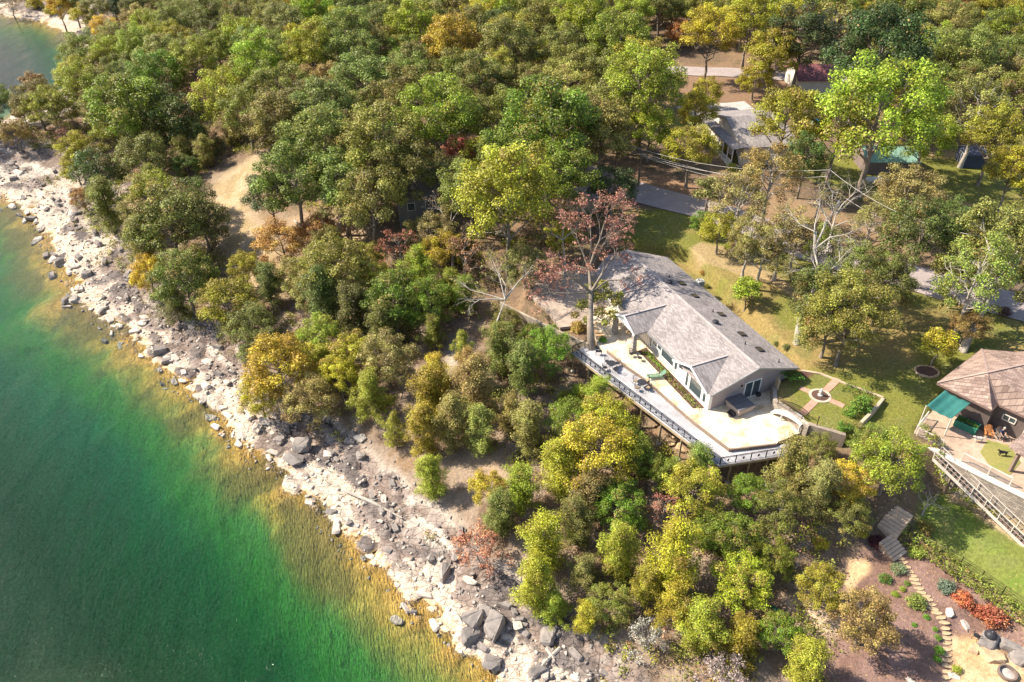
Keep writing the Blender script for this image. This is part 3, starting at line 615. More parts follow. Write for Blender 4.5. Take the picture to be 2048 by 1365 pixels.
# raised timber edge of the terrace
edge = [pxy(*p, Zd) for p in [(1214, 702), (1254, 734), (1285, 755), (1310, 776), (1349, 811), (1387, 844), (1459, 899), (1553, 888)]]
mb = MB()
for a, b in zip(edge[:-1], edge[1:]): mb.bar((*a, Zd - .03), (*b, Zd - .03), .16, .14); mb.bar((*a, Zd - .24), (*b, Zd - .24), .08, .28)
o = setp(mb.build('timber_edge', M['dirt_wood']), 'low brown timber edging round the cream terrace above the deck', 'edging')
# deck
DZ = Zd - .32
d0, dc, dr = [Vector(pxy(*p, DZ)) for p in [(1143, 706), (1437, 932), (1592, 908)]]
DECK = [tuple(d0), tuple(dc), tuple(dr)] + [pxy(*p, DZ) for p in [(1606, 880), (1555, 892), (1459, 903), (1387, 848), (1349, 815), (1310, 780), (1285, 759), (1254, 738), (1214, 706), (1175, 690)]]
def deck_mat():
    m, nt, p, out = new_mat('grey_decking'); L = nt.links; g = N(nt, 'ShaderNodeNewGeometry')
    dd = (dc - d0).normalized(); mp = N(nt, 'ShaderNodeMapping'); mp.inputs['Rotation'].default_value = (0, 0, -math.atan2(dd.y, dd.x)); L.new(g.outputs['Position'], mp.inputs[0])
    b = N(nt, 'ShaderNodeTexBrick'); L.new(mp.outputs[0], b.inputs[0]); b.inputs['Scale'].default_value = 1; b.inputs['Brick Width'].default_value = 3.6; b.inputs['Row Height'].default_value = .15; b.inputs['Mortar Size'].default_value = .012
    b.inputs['Color1'].default_value = (.40, .385, .39, 1); b.inputs['Color2'].default_value = (.52, .50, .50, 1); b.inputs['Mortar'].default_value = (.12, .115, .12, 1)
    n = N(nt, 'ShaderNodeTexNoise'); n.inputs['Scale'].default_value = .9; n.inputs['Detail'].default_value = 6; L.new(g.outputs['Position'], n.inputs[0])
    mr = N(nt, 'ShaderNodeMapRange'); mr.inputs[1].default_value = .3; mr.inputs[2].default_value = .7; mr.inputs[3].default_value = .8; mr.inputs[4].default_value = 1.2; L.new(n.outputs[0], mr.inputs[0])
    mu = N(nt, 'ShaderNodeMix', data_type='RGBA', blend_type='MULTIPLY'); mu.inputs[0].default_value = 1; L.new(b.outputs[0], mu.inputs[6]); L.new(mr.outputs[0], mu.inputs[7]); L.new(mu.outputs[2], p.inputs['Base Color']); p.inputs['Roughness'].default_value = .6
    return m
deck = thing('timber_deck', 'long grey timber deck on posts along the lake edge of the terrace', 'deck', (d0.x, d0.y, DZ))
def rel(root, o): o.parent = root; o.matrix_parent_inverse = Matrix.Translation(root.location).inverted() if root.rotation_euler.z == 0 else (Matrix.Translation(root.location) @ Matrix.Rotation(root.rotation_euler.z, 4, 'Z')).inverted(); return o
mb = MB(); mb.prism(DECK, DZ - .05, DZ); rel(deck, mb.build('deck_boards', deck_mat()))
mb = MB(); mb.bar((*d0, DZ - .17), (*dc, DZ - .17), .07, .26); mb.bar((*dc, DZ - .17), (*dr, DZ - .17), .07, .26)
rel(deck, mb.build('rim_joist', M['wood']))
mb = MB()
nin = Vector((-(dc - d0).y, (dc - d0).x)).normalized()
for k in range(1, 4): mb.bar((*(d0 + nin * k * .9), DZ - .18), (*(dc + nin * k * .9), DZ - .18), .06, .22)
rel(deck, mb.build('joist', M['dirt_wood']))
posts = [(1150, 0), (1190, .155), (1225, .28), (1262, .41), (1300, .53), (1343, .68), (1395, .85)]
for k, f in enumerate([.01, .13, .26, .39, .52, .65, .78, .9, .995]):
    p = d0.lerp(dc, f) + nin * .12; z = H(p.x, p.y); mb = MB(); mb.box(p.x - .08, p.x + .08, p.y - .08, p.y + .08, z + .1, DZ - .05); rel(deck, mb.build('post', M['wood']))
    mb = MB(); mb.lathe([(.26, -.4), (.27, .1), (.2, .18)], 9, (p.x, p.y, z)); rel(deck, mb.build('post_footing', mat('footing_concrete', (.5, .45, .38), .9) if k == 0 else bpy.data.materials['footing_concrete']))
for f in (.18, .42, .66, .9):
    p = dc.lerp(dr, f) + Vector((-.02, .3)); z = H(p.x, p.y); mb = MB(); mb.box(p.x - .08, p.x + .08, p.y - .08, p.y + .08, z + .1, DZ - .05); rel(deck, mb.build('post', M['wood']))
    mb = MB(); mb.lathe([(.26, -.4), (.27, .1), (.2, .18)], 9, (p.x, p.y, z)); rel(deck, mb.build('post_footing', bpy.data.materials['footing_concrete']))
def railing(name, label, pts, h=.95, sp=.13, m=M['black'], post=1.55, medal=True, group=None, z=None):
    root = thing(name, label, 'railing', (pts[0][0], pts[0][1], pts[0][2]), 0, group)
    posts_ = []; meds_ = []; bl = MB(); rl = MB()
    for a, b in zip(pts[:-1], pts[1:]):
        a = Vector(a); b = Vector(b); L = (b - a).length; n = max(1, round(L / post)); u = Vector((0, 0, 1))
        rl.bar(a + u * h, b + u * h, .05, .05); rl.bar(a + u * (h - .12), b + u * (h - .12), .03, .03); rl.bar(a + u * .08, b + u * .08, .03, .03)
        for k in range(n + 1): q = a.lerp(b, k / n); posts_.append((q, b - a))
        nb = int(L / sp)
        for k in range(nb): q = a.lerp(b, (k + .5) / nb); bl.bar(q + u * .08, q + u * (h - .1), .016, .016, (b - a))
        if medal:
            d = (b - a).normalized()
            for k in range(n):
                q = a.lerp(b, (k + .5) / n) + u * (h * .5)
                md = MB(); meds_.append(md)
                for i in range(6):
                    t0 = math.pi * i / 6; md.bar(q - d * (.12 * math.cos(t0)) - u * (.17 * math.sin(t0)), q + d * (.12 * math.cos(t0)) + u * (.17 * math.sin(t0)), .03, .03, (b - a).cross(u))
    for n_, x in (('top_rail', rl), ('balusters', bl)):
        if x.v: rel(root, x.build(n_, m))
    for q, dr_ in posts_: x = MB(); x.bar(q, q + Vector((0, 0, 1)) * (h + .02), .06, .06, dr_); rel(root, x.build('rail_post', m))
    for x in meds_: rel(root, x.build('medallion', m))
    return root
ins = .12
ra = d0 + nin * ins; rb = dc + nin * ins + Vector((.05, .05)); rc = dr + Vector((0, .15))
railing('deck_railing', 'black metal railing with oval medallions round the outside of the deck', [(*ra, DZ), (*rb, DZ), (*rc, DZ)])
q0 = Vector(pxy(1178, 693, DZ))
railing('deck_railing', 'short black railing closing the narrow end of the deck by the trunk', [(*ra, DZ), (*q0.lerp(ra, .25), DZ)])

# stone retaining walls
def wall_along(name, label, pts, ztop, zbot, th, m, cat='retaining wall', cap=None, structure=False):
    root = None; mb = MB()
    for i, (a, b) in enumerate(zip(pts[:-1], pts[1:])):
        a = Vector(a); b = Vector(b); d = (b - a).normalized(); nn = Vector((-d.y, d.x)) * th / 2
        za, zb = (ztop, ztop) if not hasattr(ztop, '__len__') else (ztop[i], ztop[i + 1])
        A = a - d * (th / 2 if i else 0); B = b + d * (th / 2 if i < len(pts) - 2 else 0); e = .001 * i
        mb.prism([tuple(A - nn), tuple(B - nn), tuple(B + nn), tuple(A + nn)], [zbot] * 4, [za + e, zb + e, zb + e, za + e] if (lambda q: q)(1) else 0)
    return setp(mb.build(name, m), label, cat)
# the long wall left of the deck
wl = [pxy(*p, 11.25) for p in [(1000, 606), (1040, 626), (1085, 648), (1135, 672), (1180, 690)]]
mb = MB()
for a, b in zip(wl[:-1], wl[1:]): mb.prism([a, b, (b[0] + .05, b[1] + .32), (a[0] + .05, a[1] + .32)], 7.5, 11.25)
setp(mb.build('retaining_wall', M['conc']), 'long weathered concrete retaining wall below the shaded parking court', 'retaining wall')
rw = [pxy(*p, 12.3) for p in [(1618, 850), (1655, 861), (1692, 872)]]
mb = MB(); mb.prism([rw[0], rw[1], rw[2], (rw[2][0] + .1, rw[2][1] + .4), (rw[1][0] + .1, rw[1][1] + .4), (rw[0][0] + .1, rw[0][1] + .4)], 7.0, [12.3] * 6)
setp(mb.build('retaining_wall', mat('stained_concrete', (.36, .29, .22), .9, .5, 1.6, .4, stretch=(1, 1, .25))), 'tall stained concrete wall holding up the corner of the cross path garden', 'retaining wall')
gw = [pxy(*p, 12.3) for p in [(1620, 851), (1600, 836), (1575, 815), (1551, 800), (1549, 768)]]
mb = MB()
for i, (a, b) in enumerate(zip(gw[:-1], gw[1:])):
    d = (Vector(b) - Vector(a)).normalized(); nn = Vector((-d.y, d.x)) * .2
    mb.prism([tuple(Vector(a) - nn), tuple(Vector(b) - nn + d * .15), tuple(Vector(b) + nn + d * .15), tuple(Vector(a) + nn)], Zd - .3, 12.28 + .002 * i)
setp(mb.build('garden_wall', M['stone']), 'rough stone wall between the sunny terrace and the raised lawn', 'garden wall')
ge = [pxy(*p, 12.3) for p in [(1766, 798), (1748, 820), (1728, 840), (1722, 846)]]
mb = MB()
for i, (a, b) in enumerate(zip(ge[:-1], ge[1:])): mb.bar((*a, 12.0 + .003 * i), (*b, 12.0 + .003 * i), .3, .8)
setp(mb.build('garden_wall', mat('tan_block', (.5, .4, .28), .9, .3, 4, .4)), 'low tan block wall at the far edge of the garden beside the neighbour lawn', 'garden wall')
# ------------------------------------------------------------------ garden with cross paths
GZ = 12.17
def drape(name, px, z, m, up=.02, kind='structure', thick=None):
    mb = MB(); pts = [pxy(a, b, z) for a, b in px]
    mb.prism(pts, z - .25, z + up); return setp(mb.build(name, m), kind=kind)
cc = pxy(1640, 792, GZ); 
def gp(px, py): return Vector(pxy(px, py, GZ))
cv = Vector(cc)
def path(name, a, b, w, z):
    a = Vector(a); b = Vector(b); d = (b - a).normalized(); n_ = Vector((-d.y, d.x)) * w / 2
    mb = MB(); mb.prism([tuple(a - n_), tuple(b - n_), tuple(b + n_), tuple(a + n_)], GZ - .2, z); setp(mb.build(name, M['brickpath']), kind='structure')
path('brick_path', gp(1604, 828), gp(1676, 758), .75, GZ + .030)
path('brick_path', gp(1600, 776), cv, .7, GZ + .022); path('brick_path', cv, gp(1688, 813), .7, GZ + .026)
mb = MB(); mb.lathe([(1.12, -.2), (1.12, .05), (.86, .055), (.86, -.2)], 32, (*cc, GZ)); setp(mb.build('brick_path', mat('pale_brick_ring', (.56, .42, .32), .9, .3, 9, .4)), kind='structure')
mb = MB(); mb.lathe([(.85, -.2), (.85, .045), (.4, .08)], 28, (*cc, GZ)); setp(mb.build('mulch_bed', M['mulch']), kind='structure')
st = thing('garden_statue', 'small pale stone statue in the round mulch bed of the garden', 'statue', (cc[0], cc[1], GZ + .07))
mb = MB(); mb.lathe([(.26, -.03), (.26, .1), (.18, .14), (.14, .3)], 12); mb.build('plinth', M['cream'], st)
mb = MB(); mb.lathe([(.12, .3), (.16, .42), (.13, .6), (.09, .7), (.11, .78), (.09, .88), (.03, .92)], 12); mb.tube([(.1, 0, .55), (.26, 0, .45), (.3, .05, .6)], [.05, .04, .03], 6); mb.tube([(-.1, 0, .55), (-.22, .05, .42)], [.05, .03], 6); mb.build('figure', M['cream'], st, True)
mb = MB()
for i, (a, b) in enumerate([((1602, 742), (1640, 748)), ((1640, 748), (1690, 768)), ((1690, 768), (1766, 796))]):
    mb.bar((*pxy(*a, GZ), GZ + .02 + i * .002), (*pxy(*b, GZ), GZ + .02 + i * .002), .28, .16)
setp(mb.build('stone_edging', mat('edging_stone', (.48, .37, .25), .95, .4, 7, .6)), 'low tan stone edging between the garden and the upper lawn', 'edging')
pst = gp(1633, 853); mb = MB(); mb.tube([(pst.x, pst.y, GZ - .1), (pst.x, pst.y, GZ + 1.15)], .045, 8); mb.lathe([(.06, 0), (.09, .06), (.03, .12)], 8, (pst.x, pst.y, GZ + 1.15))
setp(mb.build('lamp_post', M['black']), 'thin black post standing on the lawn above the stained wall', 'post')
# arched bridge from the terrace to the garden
A = Vector((*pxy(1541, 828, Zd), 0)); B = Vector((*pxy(1598, 866, Zd), 0)); ax = (B - A); bl_ = ax.length; ax.normalize(); sd = Vector((-ax.y, ax.x, 0)); 
if sd.y < 0: sd = -sd
br = thing('garden_bridge', 'pale grey arched footbridge with curved railing beside the garden wall', 'bridge', (A.x, A.y, Zd))
def arc(f): return 1.18 * math.sin(math.pi * min(1, f * .62 + .06)) ** .8
mb = MB(); n_ = 14
for i in range(n_):
    f0, f1 = i / n_, (i + 1) / n_; p0 = A + ax * (bl_ * f0); p1 = A + ax * (bl_ * f1); z0 = Zd + arc(f0); z1 = Zd + arc(f1)
    mb.slab([(p0.x, p0.y, z0), (p1.x, p1.y, z1), (p1.x + sd.x * 1.1, p1.y + sd.y * 1.1, z1), (p0.x + sd.x * 1.1, p0.y + sd.y * 1.1, z0)], .06)
bridge_mat = mat('weathered_white', (.60, .58, .56), .7, .25, 5, .2)
rel(br, mb.build('walkway', bridge_mat))
for s_ in (0, 1.1):
    mb = MB()
    for i in range(n_):
        f0, f1 = i / n_, (i + 1) / n_; p0 = A + ax * (bl_ * f0) + sd * s_; p1 = A + ax * (bl_ * f1) + sd * s_
        mb.bar((p0.x, p0.y, Zd + arc(f0) - .12), (p1.x, p1.y, Zd + arc(f1) - .12), .08, .16)
    rel(br, mb.build('side_beam', bridge_mat))
for f in (.35, .97):
    for s_ in (.05, 1.05):
        p = A + ax * (bl_ * f) + sd * s_; mb = MB(); mb.box(p.x - .06, p.x + .06, p.y - .06, p.y + .06, Zd, Zd + arc(f) - .1); rel(br, mb.build('leg', bridge_mat))
mb = MB(); bb = MB()
for s_ in (1.1,):
    pts = [A + ax * (bl_ * i / n_) + sd * s_ for i in range(n_ + 1)]
    for i in range(n_):
        a, b = pts[i], pts[i + 1]; za, zb = Zd + arc(i / n_), Zd + arc((i + 1) / n_)
        mb.bar((a.x, a.y, za + .85), (b.x, b.y, zb + .85), .045, .045); mb.bar((a.x, a.y, za + .1), (b.x, b.y, zb + .1), .03, .03)
        for k in (0, .33, .66): q = a.lerp(b, k); zq = za + (zb - za) * k; bb.bar((q.x, q.y, zq), (q.x, q.y, zq + .85), .022, .022, (1, 0, 0))
rel(br, mb.build('handrail', M['black'])); rel(br, bb.build('balusters', M['black']))
# bank of rough rock below the garden beside the house
rng = random.Random(3)
def rock_mesh(name, seed, flat=.45, n=16):
    """angular block: the hull of points near a skewed box, corners chipped, then roughened"""
    import bmesh
    r = random.Random(seed); bm = bmesh.new(); sk = r.uniform(-.35, .35)
    for k in range(n):
        x, y, z = (r.choice((-1, 1)) * r.uniform(.55, 1) for _ in range(3)); x += sk * y; bm.verts.new((x * .8, y * .7, z * flat))
    for k in range(5): t = r.uniform(0, 6.28); bm.verts.new((math.cos(t) * 1.0, math.sin(t) * .85, r.uniform(-flat, flat * .5)))
    bmesh.ops.convex_hull(bm, input=bm.verts); bmesh.ops.delete(bm, geom=[v for v in bm.verts if not v.link_faces], context='VERTS')
    bmesh.ops.bevel(bm, geom=list(bm.edges), offset=.05, segments=1, affect='EDGES')
    bmesh.ops.triangulate(bm, faces=bm.faces); bmesh.ops.subdivide_edges(bm, edges=[e for e in bm.edges if e.calc_length() > .3], cuts=1, use_grid_fill=False)
    for v in bm.verts: v.co += Vector((r.gauss(0, .016), r.gauss(0, .016), r.gauss(0, .02)))
    me_ = bpy.data.meshes.new(name); bm.to_mesh(me_); bm.free(); return me_
rock_pale = mat('pale_limestone', (.68, .59, .49), .9, .3, 2.2, .7, c2=(.42, .35, .29)); rock_grey = mat('grey_limestone', (.34, .29, .255), .9, .4, 2.2, .8, c2=(.17, .15, .135)); rock_tan = mat('tan_sandstone', (.52, .37, .22), .9, .35, 2.5, .7)
RM = {'pale': [rock_mesh('limestone_block', 40 + i, .26) for i in range(6)], 'grey': [rock_mesh('grey_boulder', 60 + i, .48) for i in range(6)], 'tan': [rock_mesh('sandstone', 80 + i, .35) for i in range(4)]}
for k, mm in (('pale', rock_pale), ('grey', rock_grey), ('tan', rock_tan)):
    for x in RM[k]: x.materials.append(mm)
def rock(kind, name, x, y, z, s, rz_, label, group=None, sy=None, tilt=0.0, cat='rock'):
    o = link_mesh(name, RM[kind][rng.randrange(len(RM[kind]))]); o.location = (x, y, z); o.scale = (s, (sy or s * rng.uniform(.6, 1)), s * rng.uniform(.7, 1.1)); o.rotation_euler = (rng.uniform(-tilt, tilt), rng.uniform(-tilt, tilt), rz_)
    return setp(o, label, cat, group)

# ------------------------------------------------------------------ furniture on deck and terrace
def wire_chair(M0, name='patio_chair', parts_mat=M['dark']):
    r = thing(name, None, None)
    mb = MB(); mb.lathe([(.24, .42), (.25, .45), (.2, .46)], 12); mb.build('seat', parts_mat, r)
    mb = MB()
    for i in range(9):
        t = math.radians(20 + 140 * i / 8); x, y = .24 * math.cos(t), .24 * math.sin(t); mb.tube([(x, y, .44), (x * 1.25, y * 1.25 + .04, .72), (x * 1.05, y * 1.25 + .08, .92)], .012, 5)
    mb.tube([(.26 * math.cos(math.radians(20 + 140 * i / 10)), .3 * math.sin(math.radians(20 + 140 * i / 10)) + .08, .93) for i in range(11)], .02, 6); mb.build('backrest', parts_mat, r)
    for sx in (-1, 1):
        for sy in (-1, 1): mb = MB(); mb.tube([(sx * .16, sy * .16, .43), (sx * .22, sy * .22, 0)], .018, 6); mb.build('leg', parts_mat, r)
        mb = MB(); mb.tube([(sx * .28, .12, .66), (sx * .3, -.18, .64), (sx * .24, -.2, .44)], .018, 6); mb.build('armrest', parts_mat, r)
    return r
cush = mat('tan_cushion', (.45, .33, .2), .9, .2, 8, .2)
def patio_table():
    r = thing('patio_table', None, None)
    mb = MB(); mb.lathe([(.5, .70), (.53, .72), (.5, .74), (.05, .745)], 22); mb.build('tabletop', M['dark'], r)
    for k in range(4): t = math.pi / 4 + k * math.pi / 2; mb = MB(); mb.tube([(.12 * math.cos(t), .12 * math.sin(t), .7), (.1 * math.cos(t), .1 * math.sin(t), .35), (.36 * math.cos(t), .36 * math.sin(t), 0)], .02, 6); mb.build('leg', M['dark'], r)
    return r
tp = patio_table(); cp = wire_chair(None); first = [True, True]
sets = [((1222, 737), 'near the tree trunk', 'far'), ((1283, 775), 'halfway along the deck', 'mid')]
pos_words = ['on the lake side of', 'on the trunk side of', 'on the house side of', 'on the long deck side of']
for si, ((px, py), where, _) in enumerate(sets):
    x, y = pxy(px, py, DZ); t = tp if first[0] else copy_tree(tp); first[0] = False
    t.location = (x, y, DZ); setp(t, 'round dark metal patio table on the deck ' + where, 'table', 'round metal tables on the deck')
    for k in range(4):
        a = .5 + k * math.pi / 2 + si * .3; c = cp if first[1] else copy_tree(cp); first[1] = False
        cx, cy = x + .82 * math.cos(a), y + .82 * math.sin(a); c.location = (cx, cy, DZ); c.rotation_euler = (0, 0, a - math.pi / 2 + rng.uniform(-.2, .2))
        w_ = pos_words[0] if math.sin(a) < -.7 else pos_words[2] if math.sin(a) > .7 else pos_words[1] if math.cos(a) < 0 else pos_words[3]
        setp(c, 'curved wire patio chair ' + w_ + ' the table ' + where, 'chair', 'wire chairs round the deck tables')
        if si == 1:
            mb = MB(); mb.lathe([(.22, .462), (.24, .49), (.18, .51)], 12); mb.build('cushion', cush, c)
# wrought iron plant stand by the trunk
x, y = pxy(1197, 710, DZ); r = thing('side_table', 'small black iron side table beside the trunk on the deck', 'table', (x, y, DZ))
mb = MB(); mb.box(-.35, .35, -.2, .2, .5, .53); mb.build('tabletop', M['black'], r)
for sx in (-1, 1):
    for sy in (-1, 1): mb = MB(); mb.tube([(sx * .3, sy * .16, .5), (sx * .33, sy * .18, 0)], .018, 5); mb.build('leg', M['black'], r)
for k, (px, py, w_) in enumerate([(1262, 714, 'with its back to the stone porch column'), (1279, 722, 'angled toward the lake under the porch tree shade')]):
    x, y = pxy(px, py, Zd); c = copy_tree(cp); c.location = (x, y, Zd); c.rotation_euler = (0, 0, .6 + k); setp(c, 'dark wire chair on the terrace ' + w_, 'chair', 'wire chairs on the terrace')
# green chaise lounge
x, y = pxy(1312, 756, Zd); ch = thing('chaise_lounge', 'green slatted chaise lounge on the terrace beside the planted strip', 'lounger', (x, y, Zd), math.radians(8))
gm = mat('sage_green_paint', (.13, .24, .16), .6, .25, 5, .15)
mb = MB()
for k in range(9): mb.box(-.95 + k * .155, -.83 + k * .155, -.3, .3, .34, .37)
mb.build('seat', gm, ch)
mb = MB(); Rb = Matrix.Translation((.46, 0, .36)) @ Matrix.Rotation(math.radians(-42), 4, 'Y')
for k in range(5): mb.box(.02 + k * .15, .14 + k * .15, -.3, .3, -.015, .015, Rb)
mb.build('backrest', gm, ch)
mb = MB(); mb.bar((-.97, -.31, .31), (.9, -.31, .31), .04, .08); mb.bar((-.97, .31, .31), (.9, .31, .31), .04, .08); mb.build('frame', gm, ch)
for sx in (-.85, .75):
    for sy in (-.31, .31): mb = MB(); mb.box(sx - .03, sx + .03, sy - .03, sy + .03, 0, .34); mb.build('leg', gm, ch)
for sy in (-.34, .34): mb = MB(); mb.bar((.1, sy, .55), (.6, sy, .55), .06, .03); mb.bar((.15, sy, .3), (.15, sy, .55), .04, .04, (1, 0, 0)); mb.build('armrest', gm, ch)
# hot tub
x, y = pxy(1478, 818, Zd); ht = thing('hot_tub', 'square hot tub with a folded grey cover beside the gable wall', 'hot tub', (x, y, Zd), HRZ + math.radians(4))
tubm = mat('taupe_cabinet', (.40, .33, .28), .6, .15, 3, .1); cov = mat('grey_vinyl_cover', (.16, .15, .155), .5, .2, 3, .1)
mb = MB(); mb.box(-1.0, 1.0, -.98, .98, 0, .80); mb.build('cabinet', tubm, ht, bevel=.08)
for s_ in (-1, 1): mb = MB(); mb.box(-1.05, 1.05, min(s_ * .02, s_ * 1.04), max(s_ * .02, s_ * 1.04), .80, .92); mb.build('cover', cov, ht, bevel=.03)
mb = MB(); mb.box(-1.055, -1.02, -1.04, 1.04, .62, .80); mb.box(-1.05, 1.05, -1.075, -1.04, .60, .82); mb.build('cover_skirt', tubm, ht)
s2 = thing('hot_tub_steps', 'dark two step unit leaning against the near side of the hot tub', 'steps', (0, 0, 0)); s2.location = ht.location + Matrix.Rotation(ht.rotation_euler.z, 3, 'Z') @ Vector((-1.3, -.35, 0)); s2.rotation_euler = ht.rotation_euler
mb = MB(); mb.box(-.32, .0, -.38, .38, .16, .2); mb.build('tread', M['dark'], s2); mb = MB(); mb.box(-.02, .2, -.38, .38, .36, .4); mb.build('tread', M['dark'], s2)
for sy in (-.38, .36): mb = MB(); mb.prism([(-.32, sy), (.2, sy), (.2, sy + .02), (-.32, sy + .02)], 0, [.18, .38, .38, .18]); mb.build('side_panel', M['dark'], s2)
# kettle grill
x, y = pxy(1514, 800, Zd); gr = thing('kettle_grill', 'round black kettle grill in the shade by the sliding door', 'grill', (x, y, Zd))
mb = MB(); mb.lathe([(.05, .5), (.2, .54), (.28, .68), (.29, .74)], 16); mb.build('bowl', M['black'], gr, True)
mb = MB(); mb.lathe([(.3, .745), (.28, .85), (.18, .97), (.04, 1.0)], 16); mb.tube([(-.06, 0, 1.0), (-.05, 0, 1.06), (.05, 0, 1.06), (.06, 0, 1.0)], .012, 6); mb.build('lid', M['black'], gr, True)
for k in range(3): t = k * 2.094; mb = MB(); mb.tube([(.15 * math.cos(t), .15 * math.sin(t), .56), (.3 * math.cos(t), .3 * math.sin(t), 0)], .014, 6); mb.build('leg', M['grey'], gr)
x, y = pxy(1497, 803, Zd)
# air conditioner
x, y = pxy(1399, 572, 12.1); ac = thing('air_conditioner', 'square grey air conditioner unit by the uphill eave of the ranch house', 'air conditioner', (x, y, 12.05), .3)
mb = MB(); mb.box(-.42, .42, -.42, .42, .05, .85); mb.build('casing', mat('louvred_steel', (.42, .43, .42), .5, .1, 4, .1), ac, bevel=.04)
mb = MB()
for k in range(9): mb.box(-.435, .435, -.435, .435, .12 + k * .08, .135 + k * .08)
mb.build('louvre', M['grey'], ac)
mb = MB(); mb.lathe([(.36, .86), (.38, .90), (.34, .91), (.33, .86)], 22); 
for k in range(8): t = k * math.pi / 4; mb.bar((.05 * math.cos(t), .05 * math.sin(t), .9), (.36 * math.cos(t), .36 * math.sin(t), .9), .015, .015)
mb.lathe([(.09, .88), (.09, .92)], 12); mb.build('fan_grille', M['white'], ac)
# timber screen post at the garden corner
x, y = pxy(1548, 800, Zd); mb = MB(); mb.box(x + .1, x + .3, y + .2, y + 1.0, 12.0, 13.3); mb.box(x + .07, x + .33, y + .17, y + 1.03, 13.3, 13.36)
setp(mb.build('timber_screen', M['wood'], bevel=.01), 'short tan timber screen at the corner of the raised lawn', 'screen')
x0 = Vector(pxy(1546, 770, 12.2)); x1 = Vector(pxy(1560, 815, 12.2))
railing('garden_railing', 'brown metal railing along the top of the stone garden wall', [(*gp(1555, 808), GZ), (*gp(1603, 840), GZ)], .9, .14, mat('brown_metal', (.12, .08, .06), .5, .2, 6, .1), 1.4, False)
mb = MB()
# ------------------------------------------------------------------ trees
def norm_rows(a): return a / (np.linalg.norm(a, axis=1, keepdims=True) + 1e-9)
def leaf_cards(centers, outs, size, rs, up=.55, aspect=.62, cl=None, droop=0.):
    """kite shaped leaves; centers Nx3, outs Nx3 (outward of the clump)"""
    n = len(centers); nrm = norm_rows(outs * .65 + np.array([0, 0, up]) + rs.normal(0, .5, (n, 3)))
    t = rs.normal(0, 1, (n, 3)); t = norm_rows(t - nrm * (t * nrm).sum(1, keepdims=True)); b = np.cross(nrm, t)
    s = (size * rs.uniform(.65, 1.35, n))[:, None]
    V = np.stack([centers - t * s * .5, centers + b * s * aspect * .5 - nrm * s * .08, centers + t * s * .5 - nrm * s * droop, centers - b * s * aspect * .5 - nrm * s * .08], 1)
    return V.reshape(-1, 3)
def crown_mesh(name, clumps, per, size, rs, up=.55, flat=.75, aspect=.62, accent=.06, shell=.5):
    """clumps: list of (center, radius); leaves sit mostly on the outside of each clump"""
    Cn = []; O = []; T = []
    cen = np.mean([c for c, r in clumps], axis=0)
    for c, r in clumps:
        k = max(6, int(per * (r ** 2))); d = norm_rows(rs.normal(0, 1, (k, 3)))
        d[:, 2] = np.abs(d[:, 2]) * np.where(rs.rand(k) < .72, 1, -1); rad = (shell + (1 - shell) * rs.rand(k)[:, None]) * r
        lump = 1 + .25 * np.sin(d[:, :1] * 5 + c[0]) * np.cos(d[:, 1:2] * 5 + c[1])
        p = np.array(c) + d * rad * lump * np.array([1, 1, flat]); Cn.append(p); O.append(d)
        tc = rs.rand(); ac = .55 if rs.rand() < accent else 0
        T.append(np.stack([np.full(k, tc), rs.rand(k) ** 1.3, np.where(rs.rand(k) < .03 + ac, rs.uniform(.3, .9, k), 0)], 1))
    Cn = np.concatenate(Cn); O = np.concatenate(O); T = np.concatenate(T)
    V = leaf_cards(Cn, O, size, rs, up, aspect); Q = np.arange(len(V)).reshape(-1, 4)
    me = fast_mesh(name, V, Q); add_attr(me, 'tint', np.repeat(T, 4, 0)); me.materials.append(M['leaf']); return me
def trunk_mesh(name, tubes, m):
    mb = MB()
    for pts, rs_, n in tubes: mb.tube(pts, rs_, n, cap=False)
    me = bpy.data.meshes.new(name); me.from_pydata(mb.v, [], mb.f); me.update(); me.polygons.foreach_set('use_smooth', [True] * len(me.polygons)); me.materials.append(m); return me
def wobble(a, b, n, amp, r):
    a = Vector(a); b = Vector(b); L = (b - a).length; o = []
    for i in range(n + 1):
        p = a.lerp(b, i / n)
        if 0 < i < n: p += Vector((r.gauss(0, 1), r.gauss(0, 1), r.gauss(0, .6))) * amp * L
        o.append(p)
    return o
